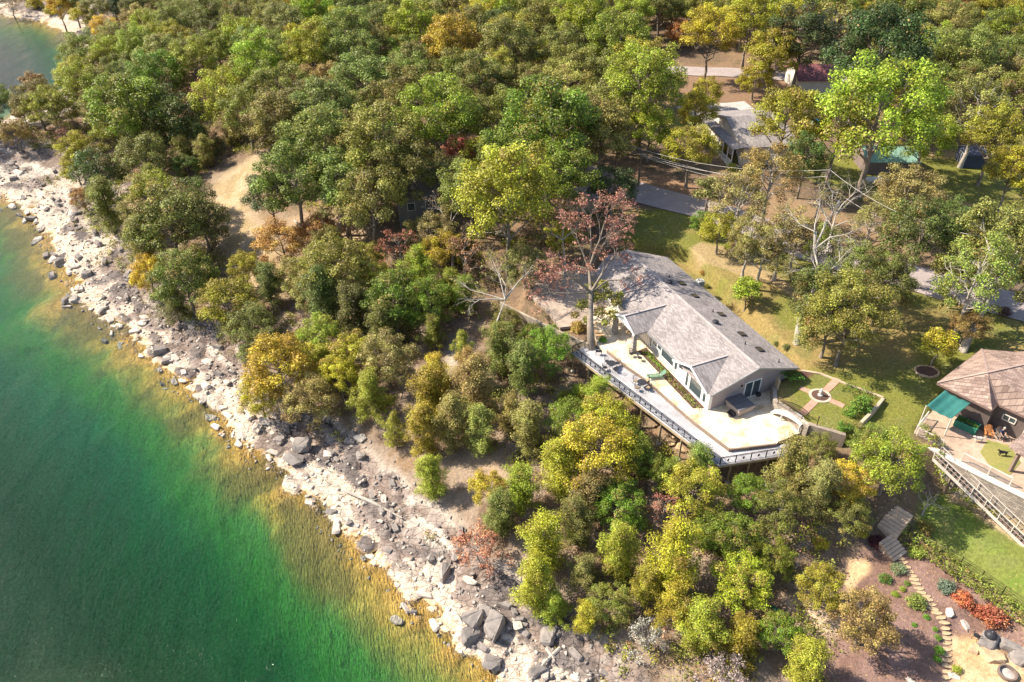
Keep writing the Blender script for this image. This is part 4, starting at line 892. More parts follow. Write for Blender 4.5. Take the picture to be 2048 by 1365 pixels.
def broadleaf(seed, H_=13., R_=5., base=.35, limbs=15, sub=3, per=95, size=.34, clump=1.35, rz_=None, lean=0., open_=0., top=1., bark='bark', accent=.06):
    r = random.Random(seed); rs = np.random.RandomState(seed); rz_ = rz_ or H_ * .36; cz = H_ - rz_ * 1.0
    tubes = []; tips = []; tr = .016 * H_ + .02 * R_
    ctr = Vector((lean * H_ * .35, 0, 0))
    tp = [Vector((0, 0, -.8)), Vector((0, 0, 0))] + [Vector((lean * H_ * .35 * (k / 5) ** 1.3 + r.gauss(0, .12), r.gauss(0, .14), H_ * .82 * k / 5)) for k in range(1, 6)]
    tubes.append((tp, [tr * 1.5, tr * 1.25] + [tr * (1 - .8 * k / 5) for k in range(1, 6)], 7))
    def on_trunk(f):
        f = max(0, min(.999, f)) * 5; i = int(f); return tp[1 + i].lerp(tp[2 + i], f - i)
    for i in range(limbs):
        f = (i + .5) / limbs; az = i * 2.399 + r.uniform(-.35, .35); el = math.asin(max(-.45, min(.97, -.38 + 1.36 * f)))
        k = r.uniform(.72, 1.06)
        e = Vector((math.cos(az) * math.cos(el) * R_ * k, math.sin(az) * math.cos(el) * R_ * k, math.sin(el) * rz_ * k)) + ctr + Vector((0, 0, cz))
        s = on_trunk(base + (.92 - base) * f * .85); pts = wobble(s, e, 4, .07, r); pts[1].z += .2; rr = tr * (.42 - .2 * f)
        tubes.append((pts, [rr, rr * .8, rr * .6, rr * .4, rr * .15], 5))
        if r.random() >= open_: tips.append((e, clump * r.uniform(.8, 1.25)))
        for j in range(sub):
            q = pts[2 + (j % 2)]; az2 = az + r.uniform(-.75, .75); el2 = el + r.uniform(-.5, .45); k2 = r.uniform(.5, 1.0)
            e2 = Vector((math.cos(az2) * math.cos(el2) * R_ * k2, math.sin(az2) * math.cos(el2) * R_ * k2, math.sin(el2) * rz_ * k2)) + ctr + Vector((0, 0, cz))
            tubes.append((wobble(q, e2, 2, .08, r), [rr * .4, rr * .3, rr * .1], 4))
            if r.random() >= open_: tips.append((e2, clump * r.uniform(.65, 1.1)))
    cr = crown_mesh('crown', [(tuple(c), q) for c, q in tips], per, size, rs, accent=accent)
    tk = trunk_mesh('trunk', tubes, M[bark]); return dict(t=tk, c=cr, R=R_ * 1.06, H=H_, cz=cz / H_ + .04)
def cedar(seed, H_=9., R_=3.6, per=130, size=.26, rag=.25, dead=.0):
    r = random.Random(seed); rs = np.random.RandomState(seed); tubes = []; cl = []; tr = .02 * H_ + .03
    tubes.append(([(0, 0, -.8), (0, 0, 0), (r.gauss(0, .1), r.gauss(0, .1), H_ * .5), (r.gauss(0, .15), r.gauss(0, .15), H_ * .93)], [tr * 1.3, tr, tr * .6, tr * .12], 6))
    n = int(46 + H_ * 2)
    for i in range(n):
        f = (i + .5) / n; z = H_ * (.06 + .90 * f ** .95); az_ = i * 2.399; env = R_ * min(1, (1 - f) ** .55 * 1.08 + .05) * (.72 + .28 * math.sin(f * 7 + seed + math.sin(az_ * 2 + seed))); az = i * 2.399 + r.uniform(-.3, .3)
        L = env * r.uniform(1 - rag * 1.6, 1.05); d = Vector((math.cos(az), math.sin(az), .28 + .4 * f)); e = Vector((0, 0, z)) + d * L
        tubes.append(([Vector((0, 0, z)), Vector((0, 0, z)) + d * L * .5 - Vector((0, 0, .1 * L)), e], [.05, .03, .01], 3))
        if r.random() < dead: continue
        for q in (.55, 1.0):
            if q < 1 and L < .9: continue
            cl.append((Vector((0, 0, z)) + d * L * q + Vector((0, 0, .15)), max(.32, (.36 + .18 * q) * R_ * .46 * r.uniform(.7, 1.2))))
    cr = crown_mesh('crown', [(tuple(c), q) for c, q in cl], per, size, rs, up=.75, flat=.95, aspect=.36, accent=.05, shell=.3)
    return dict(t=trunk_mesh('trunk', tubes, M['bark']), c=cr, R=R_ * 1.08, H=H_, cz=.50)
def bare(seed, H_=11., R_=4., base=.3, leaves=0, size=.22, lean=0., bark='pale_bark', depth=4, nl=7, droop=0.):
    r = random.Random(seed); rs = np.random.RandomState(seed); tubes = []; cl = []; tr = .02 * H_ + .05
    tp = [Vector((0, 0, -.8)), Vector((0, 0, 0))] + [Vector((lean * H_ * k / 4 + r.gauss(0, .22), r.gauss(0, .22), H_ * .72 * k / 4)) for k in range(1, 5)]
    tubes.append((tp, [tr * 1.3, tr * 1.1, tr * .85, tr * .7, tr * .5, tr * .28], 7))
    def grow(p, d, L, rad, lv):
        q = p + d * L * .5 + Vector((r.gauss(0, .07), r.gauss(0, .07), r.gauss(0, .05))) * L; e = q + (d + Vector((r.gauss(0, .25), r.gauss(0, .25), .12 - droop))).normalized() * L * .5
        tubes.append(([p, q, e], [rad, rad * .75, rad * .45], 5 if lv > 2 else 3))
        if lv <= 0: cl.append((e, .45)); return
        for k in range(3 if lv > 1 else 4):
            dd = (d + Vector((r.gauss(0, .62), r.gauss(0, .62), r.gauss(.1, .45)))).normalized(); st = e if k < 2 else q
            grow(st, dd, L * r.uniform(.5, .75), rad * .5, lv - 1)
    for i in range(nl):
        f = base + (1 - base) * (i + .5) / nl; g_ = f * 4; k = min(3, int(g_)); s = tp[1 + k].lerp(tp[2 + k], g_ - k); az = i * 2.399 + r.uniform(-.4, .4)
        grow(s, Vector((math.cos(az), math.sin(az), .35 + .9 * f)).normalized(), R_ * (.62 - .2 * f), tr * (.45 - .15 * f), depth - 1)
    tk = trunk_mesh('trunk', tubes, M[bark]); cr = None
    if leaves: cr = crown_mesh('crown', [(tuple(c), q) for c, q in cl], leaves, size, rs, accent=0, shell=.1)
    return dict(t=tk, c=cr, R=R_, H=H_, cz=.66)
def shrub(seed, R_=1.4, H_=1.6, per=220, size=.2, n=14, accent=.05):
    r = random.Random(seed); rs = np.random.RandomState(seed); cl = []; tubes = []
    for i in range(n):
        az = i * 2.399; k = math.sqrt((i + .5) / n); e = Vector((math.cos(az) * R_ * k * .8, math.sin(az) * R_ * k * .8, H_ * (.85 - .45 * k * k) + r.gauss(0, .12)))
        cl.append((tuple(e), R_ * .38 * r.uniform(.8, 1.2))); tubes.append(([(0, 0, -.2), (e.x * .4, e.y * .4, e.z * .5), e], [.05, .03, .01], 4))
        cl.append(((e.x, e.y, e.z * .45), R_ * .34))
    return dict(t=trunk_mesh('stems', tubes, M['bark']), c=crown_mesh('foliage', cl, per, size, rs, accent=accent), R=R_ * 1.1, H=H_, cz=.45)
# one mesh pair per habit, shared by all copies
A_ = {
 'oak': [broadleaf(1 + i, 13 + i * .5, 5.0 + .25 * (i % 3), .34, 15 + i, 3, 195, .245, 1.3) for i in range(6)],
 'tall': [broadleaf(21 + i, 16, 4.6, .35, 17, 3, 165, .245, 1.15, rz_=6.2, open_=.22, bark='pale_bark') for i in range(3)],
 'fine': [broadleaf(31 + i, 9, 4.0, .25, 16, 4, 270, .195, .95, rz_=4.0, accent=.10) for i in range(4)],
 'young': [broadleaf(41 + i, 5.2, 1.9, .28, 13, 3, 320, .19, .62, rz_=2.0) for i in range(2)],
 'cedar': [cedar(51 + i, 7.6 + i * .4, 3.7, 260, .22, rag=.38, dead=.08) for i in range(5)],
 'spire': [cedar(61 + i, 7.0, 2.3, 380, .18, rag=.35) for i in range(2)],
 'bare': [bare(71 + i, 10, 4.2) for i in range(3)],
 'sparse': [bare(81 + i, 9, 4.4, leaves=34, size=.26, depth=4, nl=8) for i in range(3)],
 'scrub': [bare(91 + i, 4.0, 2.6, base=.1, leaves=30, size=.2, depth=4, nl=8) for i in range(2)],
 'shrub': [shrub(101 + i) for i in range(4)],
}
CN = {'G': ((.20, .215, .034), 'olive green'), 'M': ((.115, .15, .026), 'dark green'), 'K': ((.070, .105, .026), 'very dark green'), 'B': ((.29, .33, .016), 'bright green'), 'E': ((.155, .225, .014), 'deep green'),
      'Y': ((.40, .37, .018), 'yellow green'), 'L': ((.50, .40, .02), 'golden yellow'), 'O': ((.46, .26, .06), 'orange'), 'R': ((.40, .19, .11), 'rusty brown'), 'T': ((.29, .25, .06), 'tan olive'),
      'C': ((.31, .325, .022), 'lime tinged'), 'W': ((.42, .33, .24), 'grey brown'), 'U': ((.20, .25, .15), 'blue green'), 'D': ((.13, .03, .03), 'dark red'), 'Q': ((.62, .19, .04), 'burnt orange')}
KN = {'oak': ('oak_tree', 'oak', 'rounded'), 'tall': ('oak_tree', 'oak', 'tall open'), 'fine': ('hardwood_tree', 'hardwood tree', 'bushy'), 'young': ('young_tree', 'young tree', 'slim'), 'cedar': ('cedar_tree', 'cedar', 'feathery'), 'spire': ('cedar_tree', 'cedar', 'narrow'),
      'bare': ('bare_tree', 'tree', 'leafless'), 'sparse': ('thinning_tree', 'tree', 'half bare'), 'scrub': ('scrub_bush', 'scrub bush', 'twiggy'), 'shrub': ('shrub', 'shrub', 'low')}
LMK = [('the cove bank', 100, 60), ('the headland rocks', 60, 260), ('the grassy clearing', 470, 400), ('the dark red stairs in the wood', 780, 430), ('the road bend', 1290, 385), ('the grey roofed house with the white veranda', 1490, 260), ('the maroon metal roof', 1640, 178),
       ('the green roofed outbuilding', 1775, 330), ('the dark shed', 1955, 300), ('the propane tank', 1752, 372), ('the pole with the transformer', 1660, 390), ('the ranch house', 1400, 620), ('the parking court', 1120, 580), ('the long deck', 1300, 830), ('the cross path garden', 1640, 790),
       ('the brown roofed house', 1960, 760), ('the stone garden steps', 1780, 1070), ('the fire pit', 2010, 1340), ('the timber landing in the wood', 1555, 1240), ('the spit of rock', 130, 605), ('the pale shore slabs', 520, 900), ('the tilted grey boulders', 960, 1230), ('the shaded gully', 750, 870), ('the back road', 1450, 150)]
DIRS = ['right of', 'behind and right of', 'behind', 'behind and left of', 'left of', 'in front and left of', 'in front of', 'in front and right of']
used_labels = {}; ALLT = []
def place_desc(px, py):
    n, lx, ly = min(LMK, key=lambda l: math.hypot(px - l[1], (py - l[2]) * 1.3)); d = math.hypot(px - lx, (py - ly) * 1.3)
    a = (math.degrees(math.atan2(-(py - ly) * 1.3, px - lx)) + 382.5) % 360; k = DIRS[int(a // 45)]
    return ('close ' if d < 95 else '' if d < 200 else 'far ') + k + ' ' + n
trng = random.Random(99); protos = {}
def put_tree(kind, x, y, R, colr, label=None, idx=None, hs=1.0, rot=None, group=None, px=None, py=None, z=None):
    arch = A_[kind]; i = trng.randrange(len(arch)) if idx is None else idx; a = arch[i]; s = R / a['R']
    nm, cat, hab = KN[kind]; z0 = H(x, y) if z is None else z
    if (kind, i) not in protos:
        root = thing(nm, None, None); link_mesh('stems' if kind == 'shrub' else 'trunk', a['t'], None, root)
        if a['c'] is not None: link_mesh('foliage' if kind == 'shrub' else 'crown', a['c'], None, root)
        protos[(kind, i)] = root
    else:
        p0 = protos[(kind, i)]; root = p0.copy(); COL.objects.link(root)
        for ch in p0.children:
            c = ch.copy(); COL.objects.link(c); c.parent = root
    root.location = (x, y, z0 - .05); root.rotation_euler = (0, 0, trng.uniform(0, 6.28) if rot is None else rot); root.scale = (s, s, s * hs * trng.uniform(.92, 1.08))
    base, cn = CN[colr]; j = [max(.004, c * trng.uniform(.84, 1.16)) for c in base]; k = trng.uniform(.9, 1.12)
    for ch in root.children:
        if ch.name.startswith(('crown', 'foliage')): ch.color = (j[0] * k, j[1] * k, j[2] * k, 1)
    if px is None: px, py, _ = project(x, y, z0 + a['cz'] * a['H'] * s)
    if label is None:
        sz = 'small' if R < 2.4 else 'medium' if R < 4.6 else 'large'
        if kind in ('shrub', 'scrub'): sz = 'tiny' if R < .8 else 'small' if R < 1.5 else 'large'
        label = f"{sz} {hab} {cn if kind != 'bare' else 'pale grey'} {cat} {place_desc(px, py)}"
    root['category'] = cat if cat != 'tree' else 'tree'; root['label'] = label
    root['group'] = group or {'oak_tree': 'oaks of the lakeside wood', 'hardwood_tree': 'hardwoods on the slope', 'cedar_tree': 'cedars on the slope', 'young_tree': 'young planted trees', 'bare_tree': 'leafless trees', 'thinning_tree': 'thinning autumn trees', 'scrub_bush': 'scrub at the edge of the rocks', 'shrub': 'garden shrubs'}[nm]
    used_labels.setdefault(label, []).append((root, px, py)); ALLT.append((x, y, R)); return root
def tree_px(cx, cy, w, kind, colr, **kw):
    """crown centre and width as seen in the photograph; stands on the ground below it"""
    a = A_[kind][kw.get('idx') or 0]; z = 15.; x, y = pxy(cx, cy, z)
    for _ in range(20):
        D = project(x, y, z)[2]; R = w * D / FPX / 2; s = R / a['R']; zt = H(x, y) + a['cz'] * a['H'] * s * kw.get('hs', 1.0); z = .5 * z + .5 * zt; x, y = pxy(cx, cy, z)
    return put_tree(kind, x, y, R, colr, px=cx, py=cy, **kw)
TL = """
70 8 40 shrub Y|118 14 60 oak L|165 32 46 young Y|205 52 58 oak L|240 35 60 cedar K|275 22 70 oak M|238 78 46 bare W|226 88 40 scrub O|188 16 60 oak T|20 6 60 scrub T|145 5 60 oak G|100 22 30 shrub B|
66 172 52 young T|92 196 50 young Y|44 222 40 young T|108 205 50 fine T|30 268 58 fine T|176 122 34 scrub T|172 152 40 scrub T|158 190 40 scrub O|140 225 36 scrub T|
600 25 95 oak L|375 75 36 young L|415 95 60 fine B|350 42 90 oak G|420 38 90 oak G|300 48 80 oak C|480 52 84 oak G|540 32 84 oak G|650 12 74 oak Y|860 62 50 sparse R|905 85 125 oak Y|962 45 84 oak Y|1315 18 50 fine O|1355 62 54 fine O|1240 85 135 oak E|1168 48 125 oak B|688 62 100 oak C|622 112 118 oak C|
1420 70 115 oak Y|1500 45 110 oak B|1547 100 115 oak B|1512 152 78 fine B|1605 70 140 oak K|1665 50 125 sparse T|1740 64 60 fine O|1800 40 120 oak G|1880 62 120 oak T|1992 22 110 oak B|2015 70 110 oak E|1750 130 190 oak K|1840 150 110 oak M|1930 110 140 oak G|1965 205 130 tall T|2030 155 90 oak T|
255 205 165 oak E|312 160 110 oak E|228 262 90 fine B|345 242 130 fine M|300 270 110 fine G|402 190 70 sparse R|492 228 115 fine G|460 166 40 sparse O|555 165 125 oak G|640 205 140 oak G|628 196 34 young L|545 110 100 oak G|
730 150 145 oak G|812 190 140 oak G|872 232 165 oak B|760 285 175 oak G|640 285 165 oak G|590 350 165 oak G|682 360 150 oak G|540 390 105 oak K|800 335 145 oak G|742 402 140 oak T|922 302 84 fine R|900 355 105 fine T|1100 255 205 oak E|1025 315 165 oak E|1018 405 205 oak C|1120 352 160 oak E|1228 372 105 oak K|
1290 178 160 oak B|1300 262 105 fine B|1392 228 84 oak Y|1384 288 115 oak B|1418 180 66 fine Y|1130 170 125 oak T|1205 225 100 oak T|960 165 120 oak G|1010 105 120 oak G|1070 45 110 oak G|1125 92 115 oak G|
1572 235 145 oak C|1545 335 125 tall T|1610 325 95 oak M|1482 395 120 tall T|1762 215 240 oak C|1855 262 120 oak B|1685 245 145 oak C|1822 375 135 oak T|1845 470 150 oak M|1905 432 110 oak M|1990 275 125 oak C|2030 340 110 oak B|2005 470 120 tall G|1955 555 150 tall G|1940 640 80 oak T|
1655 585 150 oak M|1705 620 170 oak G|1770 570 120 oak M|1660 650 130 fine G|1497 580 58 young B|1440 462 84 fine B|1405 445 50 fine E|1530 490 100 tall T|1500 480 90 tall T|1570 460 110 tall T|1880 685 68 young Y|
215 420 115 cedar G|200 348 105 fine M|135 275 62 sparse R|152 305 84 fine Y|150 335 60 fine Y|162 392 50 fine O|300 392 120 fine C|335 435 165 fine G|402 438 115 fine M|375 395 105 fine M|270 452 90 cedar G|290 500 105 cedar G|296 545 80 fine L|372 565 130 fine G|350 610 90 cedar G|455 600 120 fine C|500 645 100 fine G|560 480 110 fine O|640 458 80 fine O|700 455 60 sparse O|585 548 90 fine T|680 545 150 fine G|645 612 125 cedar M|705 622 135 cedar M|798 492 100 sparse R|790 595 130 fine E|855 600 110 fine E|765 655 110 cedar G|872 462 95 fine T|930 505 100 sparse R|
560 735 150 fine L|520 790 95 fine Y|620 800 115 fine T|652 815 80 scrub T|700 705 110 fine Y|775 720 120 fine T|742 795 115 cedar C|862 800 130 cedar C|850 872 115 cedar C|925 700 60 spire C|1000 705 115 cedar G|1045 745 115 cedar G|950 790 140 cedar T|1022 825 100 cedar T|905 860 120 cedar T|862 960 105 cedar C|790 860 70 spire C|960 870 110 cedar T|680 750 90 fine L|
1215 832 125 fine Y|1195 905 165 fine Y|1260 905 110 fine E|1120 950 135 cedar C|1040 985 115 cedar C|1000 1035 115 cedar G|960 1100 115 scrub R|1090 1100 145 cedar Y|1070 1180 130 cedar C|1180 1000 130 cedar T|1240 1005 115 fine E|1150 1055 110 cedar G|1330 1010 74 sparse R|1385 985 130 fine C|1345 1130 160 cedar Y|1235 1120 125 cedar C|1425 1060 100 fine E|1470 1085 120 fine E|1480 1165 125 fine Y|1545 1120 90 fine E|1585 935 130 cedar T|1640 985 120 cedar T|1695 965 105 fine L|1782 925 140 fine C|1700 1030 90 fine G|1642 1175 100 fine C|1732 1240 130 fine T|1560 1015 115 fine G|1500 985 90 fine E|1350 1210 125 cedar Y|1405 1262 140 cedar C|1480 1285 120 cedar C|1300 1275 90 scrub W|1220 1205 95 fine G|1110 1215 90 cedar C|1172 1240 84 cedar Y|1560 1262 100 fine E|1610 1335 135 cedar C|1445 1345 110 scrub W|1290 1180 100 cedar C|1170 1150 100 cedar T|1330 950 90 fine E|1740 880 90 fine G|1015 645 70 fine G|1062 668 56 fine E|1050 530 90 fine T|1090 560 60 sparse R|1640 900 70 fine G|
1600 455 90 tall T|1640 490 80 tall G|1725 520 110 oak G|1745 440 80 tall T|1420 380 60 young T|1120 470 70 fine Y|1060 560 60 sparse T|640 520 80 fine T|520 700 90 fine G"""
for seg in TL.replace('\n', '').split('|'):
    q = seg.split()
    if len(q) == 5 and float(q[2]) > 3: tree_px(float(q[0]), float(q[1]), float(q[2]), q[3], q[4])

# ---- the rest of the wood, filled between the trees above
frng = random.Random(7)
OPEN = [[(985, 590), (1080, 520), (1180, 480), (1225, 425), (1330, 400), (1500, 430), (2150, 620), (2400, 800), (2400, 1700), (1690, 1500), (1640, 1130), (1680, 1010), (1610, 930), (1440, 960), (1120, 760), (1000, 690)],
        [(375, 370), (450, 320), (560, 305), (570, 400), (640, 440), (800, 450), (800, 520), (620, 500), (600, 590), (520, 590), (440, 520), (430, 460)],
        [(1175, 290), (1300, 240), (1480, 250), (1700, 300), (1900, 280), (2200, 260), (2500, 400), (2500, 700), (2150, 640), (1500, 470), (1200, 410)],
        [(1230, 105), (1500, 105), (1760, 130), (1760, 190), (1680, 280), (1480, 300), (1340, 260), (1250, 170)],
        [(560, 600), (600, 560), (560, 540), (530, 590)], [(860, 640), (1000, 660), (990, 760), (900, 740)], [(880, 880), (1010, 900), (1010, 1010), (900, 980)], [(690, 830), (790, 850), (880, 950), (850, 1060), (720, 950)], [(930, 920), (1040, 930), (1000, 1010), (920, 990)]]
def in_open(px, py):
    return any(bool(inside(np.array([px]), np.array([py]), o)[0]) for o in OPEN)
def near(x, y, R, k):
    return any((x - a) ** 2 + (y - b) ** 2 < (k * (R + c)) ** 2 for a, b, c in ALLT)
nf = 0; FAR = []
for ring in range(9000):
    y = 48 + 262 * frng.random() ** .8; hw = (y + 30) * .72 + 20; x = frng.uniform(-hw, hw)
    s_, t_ = sd1(x, y)
    if s_ < (12 if x < -50 else 8.0): continue
    z = H(x, y); px, py, D = project(x, y, z)
    if px < -160 or px > 2210 or py > 1500: continue
    if in_open(px, py): continue
    lower = s_ < 34 and x > -60
    R = frng.uniform(2.2, 3.3) if lower else frng.uniform(3.8, 5.6)
    if y > 236:
        if not any((x - a) ** 2 + (y - b) ** 2 < 49 for a, b, c in FAR): FAR.append((x, y, R + .8))
        continue
    if near(x, y, R, .56 if lower else .64): continue
    if lower: kind = frng.choice(['cedar', 'fine', 'fine', 'cedar', 'fine']); co = frng.choice('CCGTYCGE' if x > -25 else 'MMGCT')
    elif x < -45 and y < 160: kind = frng.choice(['fine', 'fine', 'oak']); co = frng.choice('GMGCT')
    else: kind = frng.choice(['oak', 'oak', 'oak', 'oak', 'fine']); co = frng.choice('GGGGGCCTYEMBGCG' if y < 200 else 'GGTTYCRMGG')
    if x < 36 and 88 < y < 104 and x > 3: continue
    put_tree(kind, x, y, R, co); nf += 1
print('fill', nf, 'far', len(FAR), 'trees', len(ALLT))
# far wood beyond, one mass
def mass(name, label, items, size, per, colr, seed, acc=.1, flat=.8):
    rs = np.random.RandomState(seed); cl = []
    for x, y, z, R, Hh in items:
        for k in range(11):
            d = rs.normal(0, 1, 3); d /= np.linalg.norm(d); cl.append(((x + d[0] * R * .72, y + d[1] * R * .72, z + Hh * .62 + abs(d[2]) * Hh * .3 * (1 if k % 3 else -1)), R * .42))
    me = crown_mesh(name, cl, per, size, rs, accent=acc, flat=flat); o = link_mesh(name, me); o.color = (*CN[colr][0], 1); setp(o, label, None, None, 'stuff'); return o
for gi, co in enumerate('GTOCM'):
    it = [(x, y, H(x, y), R, 12 + 3 * frng.random()) for i, (x, y, R) in enumerate(FAR) if (i * 7 + i // 3) % 5 == gi]
    if it: mass('distant_wood', f'{CN[co][1]} treetops of the distant wood along the top of the scene', it, .55, 26, co, 300 + gi)
# undergrowth on the slope and under the trees
def undergrowth(name, label, colr, seed, n, lo, hi, size, per, cond, acc=.15):
    rs = np.random.RandomState(seed); cl = []
    k = 0
    for _ in range(n * 12):
        if k >= n: break
        y = rs.uniform(34, 175); x = rs.uniform(-130, 60); s_, t_ = sd1(x, y)
        if s_ < 4.5 or not cond(x, y, s_): continue
        r = rs.uniform(lo, hi); z = H(x, y)
        for j in range(3): cl.append(((x + rs.normal(0, r * .5), y + rs.normal(0, r * .5), z + r * rs.uniform(.1, .6)), r * rs.uniform(.6, 1)))
        k += 1
    me = crown_mesh(name, cl, per, size, rs, accent=acc, flat=.8, shell=.3); o = link_mesh(name, me); o.color = (*CN[colr][0], 1); return setp(o, label, None, None, 'stuff')
def wild(x, y, s_):
    px, py, D = project(x, y, H(x, y))
    if px < -40 or px > 2090 or py > 1400: return False
    return not in_open(px, py) and fbm(np.array([x / 9]), np.array([y / 9 + 4]), 2)[0] > .42
def mid(x, y, s_): return wild(x, y, s_) and 7 < s_ < 60
def edgy(x, y, s_): return s_ < 13 and frng.random() < .5 and fbm(np.array([x / 5]), np.array([y / 5]), 2)[0] > .5 and -20 < project(x, y, 2)[0] < 2070
undergrowth('undergrowth', 'green undergrowth spread over the wooded slope', 'G', 401, 1000, .5, 1.4, .2, 60, mid)
undergrowth('undergrowth', 'lime green undergrowth spread over the wooded slope', 'C', 402, 700, .5, 1.2, .2, 60, mid)
undergrowth('dry_undergrowth', 'tan dry weeds and brush under the trees', 'T', 403, 800, .4, 1.0, .17, 50, wild, .4)
undergrowth('dry_undergrowth', 'rust coloured dry brush under the trees', 'R', 404, 300, .4, 1.0, .17, 45, mid, .4)
undergrowth('rock_weeds', 'thin yellowish weeds growing between the shore rocks', 'T', 405, 170, .2, .6, .12, 60, edgy, .3)
# ------------------------------------------------------------------ brown roofed neighbour house on a stone terrace
def V3(px, py, z): return Vector(P(px, py, z))
EZ, RZ2 = 14.6, 17.0
c_ = V3(1875, 766, EZ); d_ = V3(1963, 699, EZ); d2 = V3(2024, 704, EZ); e_ = V3(1984, 820, EZ); g2 = V3(1995.5, 808, EZ + .02); f_ = V3(2050, 833, EZ)
nb = thing('brown_roofed_house', 'house with a large brown hip roof above a stone terrace wall', 'house', (46, 58, 11.5))
u1 = (g2 - f_).normalized() * -1
far1 = f_ + u1 * 9
R0 = V3(1975.7, 745.7, RZ2); R1 = V3(2024, 735, RZ2 + .25); R2 = R1 + (R1 - R0).normalized() * 9
back = d2 + Vector((9, -1, 0))
mb = MB()
mb.slab([c_, R0, d_], .16); mb.slab([d_, R0, R1, d2], .16); mb.slab([c_, e_, V3(1966, 753, RZ2 - .35), R0], .16)
mb.slab([d2, R1, R2, back], .16); mb.slab([e_, g2 + Vector((0, 0, .02)), R0, V3(1966, 753, RZ2 - .35)], .16); mb.slab([g2, far1, R2, R1, R0], .16); mb.slab([far1, back, R2], .16)
nr = rel(nb, mb.build('roof', M['shingle_b']))
mb = MB(); mb.bar(g2 + Vector((0, 0, .06)), R0 + Vector((0, 0, .05)), .2, .06); mb.bar(c_ + Vector((0, 0, .05)), R0 + Vector((0, 0, .05)), .2, .06); mb.bar(R0 + Vector((0, 0, .05)), R2 + Vector((0, 0, .05)), .2, .06); mb.bar(d_ + Vector((0, 0, .05)), R0 + Vector((0, 0, .05)), .2, .06)
rel(nb, mb.build('ridge_cap', mat('brown_ridge', (.36, .26, .22), .9, .3, 8, .3)))
brown = mat('brown_fascia', (.20, .13, .11), .7, .2, 5, .1)
mb = MB()
for a, b in ((c_, e_), (e_, g2), (g2, far1), (c_, d_), (d_, d2)): mb.bar(a - Vector((0, 0, .12)), b - Vector((0, 0, .12)), .1, .22)
rel(nb, mb.build('fascia', brown))
# small dormer gable at the back
ga, gb, gc = V3(2005, 720, EZ + 1.3), V3(2029, 706, EZ + 1.75), V3(2052, 731, EZ + 1.35)
mb = MB(); mb.slab([ga, gc, gb], .1); rel(nb, mb.build('small_gable', M['shingle_b']))
mb = MB(); ctr2 = (c_ + d_ + e_ + f_) / 4
def ins_(p, k=.9): q = p.lerp(ctr2 + Vector((3, 0, 0)), .12); return (q.x, q.y)
wl2 = [ins_(c_), ins_(e_), ins_(g2), (far1.x - 1, far1.y + 1.5), (back.x - 1, back.y - 1), ins_(d2), ins_(d_)]
mb.prism(wl2, 11.3, EZ - .14)
w2 = rel(nb, mb.build('dark_wall', mat('dark_brown_stucco', (.14, .105, .09), .85, .25, 4, .2)))
# lit wall windows and coach lamps on the lake front
def facade_pt(t, z): a = Vector(wl2[2]); b = Vector(wl2[3]); p = a.lerp(b, t); n_ = Vector((-(b - a).y, (b - a).x)).normalized() * -.04; 
for t0, t1, z0, z1, nm in ((.08, .2, 13.0, 13.6, 'window'), (.3, .48, 11.6, 13.7, 'patio_door'), (.56, .66, 12.6, 13.5, 'window')):
    a = Vector(wl2[2]); b = Vector(wl2[3]); d = (b - a).normalized(); nn = Vector((d.y, -d.x)); p0 = a.lerp(b, t0) + nn * .05; p1 = a.lerp(b, t1) + nn * .05
    mb = MB()
    for A1, B1 in (((*p0, z0), (*p1, z0)), ((*p0, z1), (*p1, z1))): mb.bar(A1, B1, .08, .08)
    for q in (p0, p1, (p0 + p1) / 2): mb.bar((*q, z0), (*q, z1), .08, .08, (d.x, d.y, 0))
    fr = rel(nb, mb.build(nm, M['cream'])); q0 = p0 - nn * .02; q1 = p1 - nn * .02
    mb = MB(); mb.add([(*q0, z0), (*q1, z0), (*q1, z1), (*q0, z1)], [(0, 1, 2, 3)]); o = mb.build('pane', M['glass']); o.parent = fr; 
# terrace floor, wall and coping
WT = [(1823, 872), (1876, 900), (1940, 936), (2000, 966), (2060, 995), (2150, 1042)]
wt = [pxy(*p, 11.5) for p in WT]
mb = MB(); floor_ = wt + [pxy(2300, 1000, 11.5), pxy(2200, 800, 11.5), pxy(2000, 760, 11.5), pxy(1885, 800, 11.5), pxy(1850, 822, 11.5)]
mb.prism(floor_, 11.2, 11.5); setp(mb.build('stone_terrace', mat('terrace_paving', (.46, .33, .24), .9, .35, 2.5, .3)), kind='structure')
mb = MB(); cr_ = [pxy(*p, 11.53) for p in [(1975, 880), (2020, 892), (2042, 925), (2020, 950), (1985, 938), (1960, 905)]]; mb.prism(cr_, 11.4, 11.53); setp(mb.build('turf_patch', mat('dry_turf', (.34, .27, .09), .95, .4, 3, .5, c2=(.17, .2, .05))), kind='structure')
mb = MB()
for i, (a, b) in enumerate(zip(wt[:-1], wt[1:])):
    d = (Vector(b) - Vector(a)).normalized(); nn = Vector((d.y, -d.x)) * .45
    mb.prism([tuple(Vector(a) + nn), tuple(Vector(b) + nn + d * .02), b, a], 7.2, 11.42 - .002 * i)
a = Vector(wt[0]); b = Vector(pxy(1850, 822, 11.5)); mb.prism([tuple(a), tuple(b), tuple(b + Vector((-.45, -.1))), tuple(a + Vector((-.45, -.2)))], 8, 11.40)
setp(mb.build('stone_wall', M['stone']), 'tall pale stone wall with ivy holding up the neighbour terrace', 'stone wall')
mb = MB()
for i, (a, b) in enumerate(zip(wt[:-1], wt[1:])): 
    d = (Vector(b) - Vector(a)).normalized(); nn = Vector((d.y, -d.x)) * .22; mb.bar((*(Vector(a) + nn), 11.5 + .003 * i), (*(Vector(b) + nn), 11.5 + .003 * i), .62, .14)
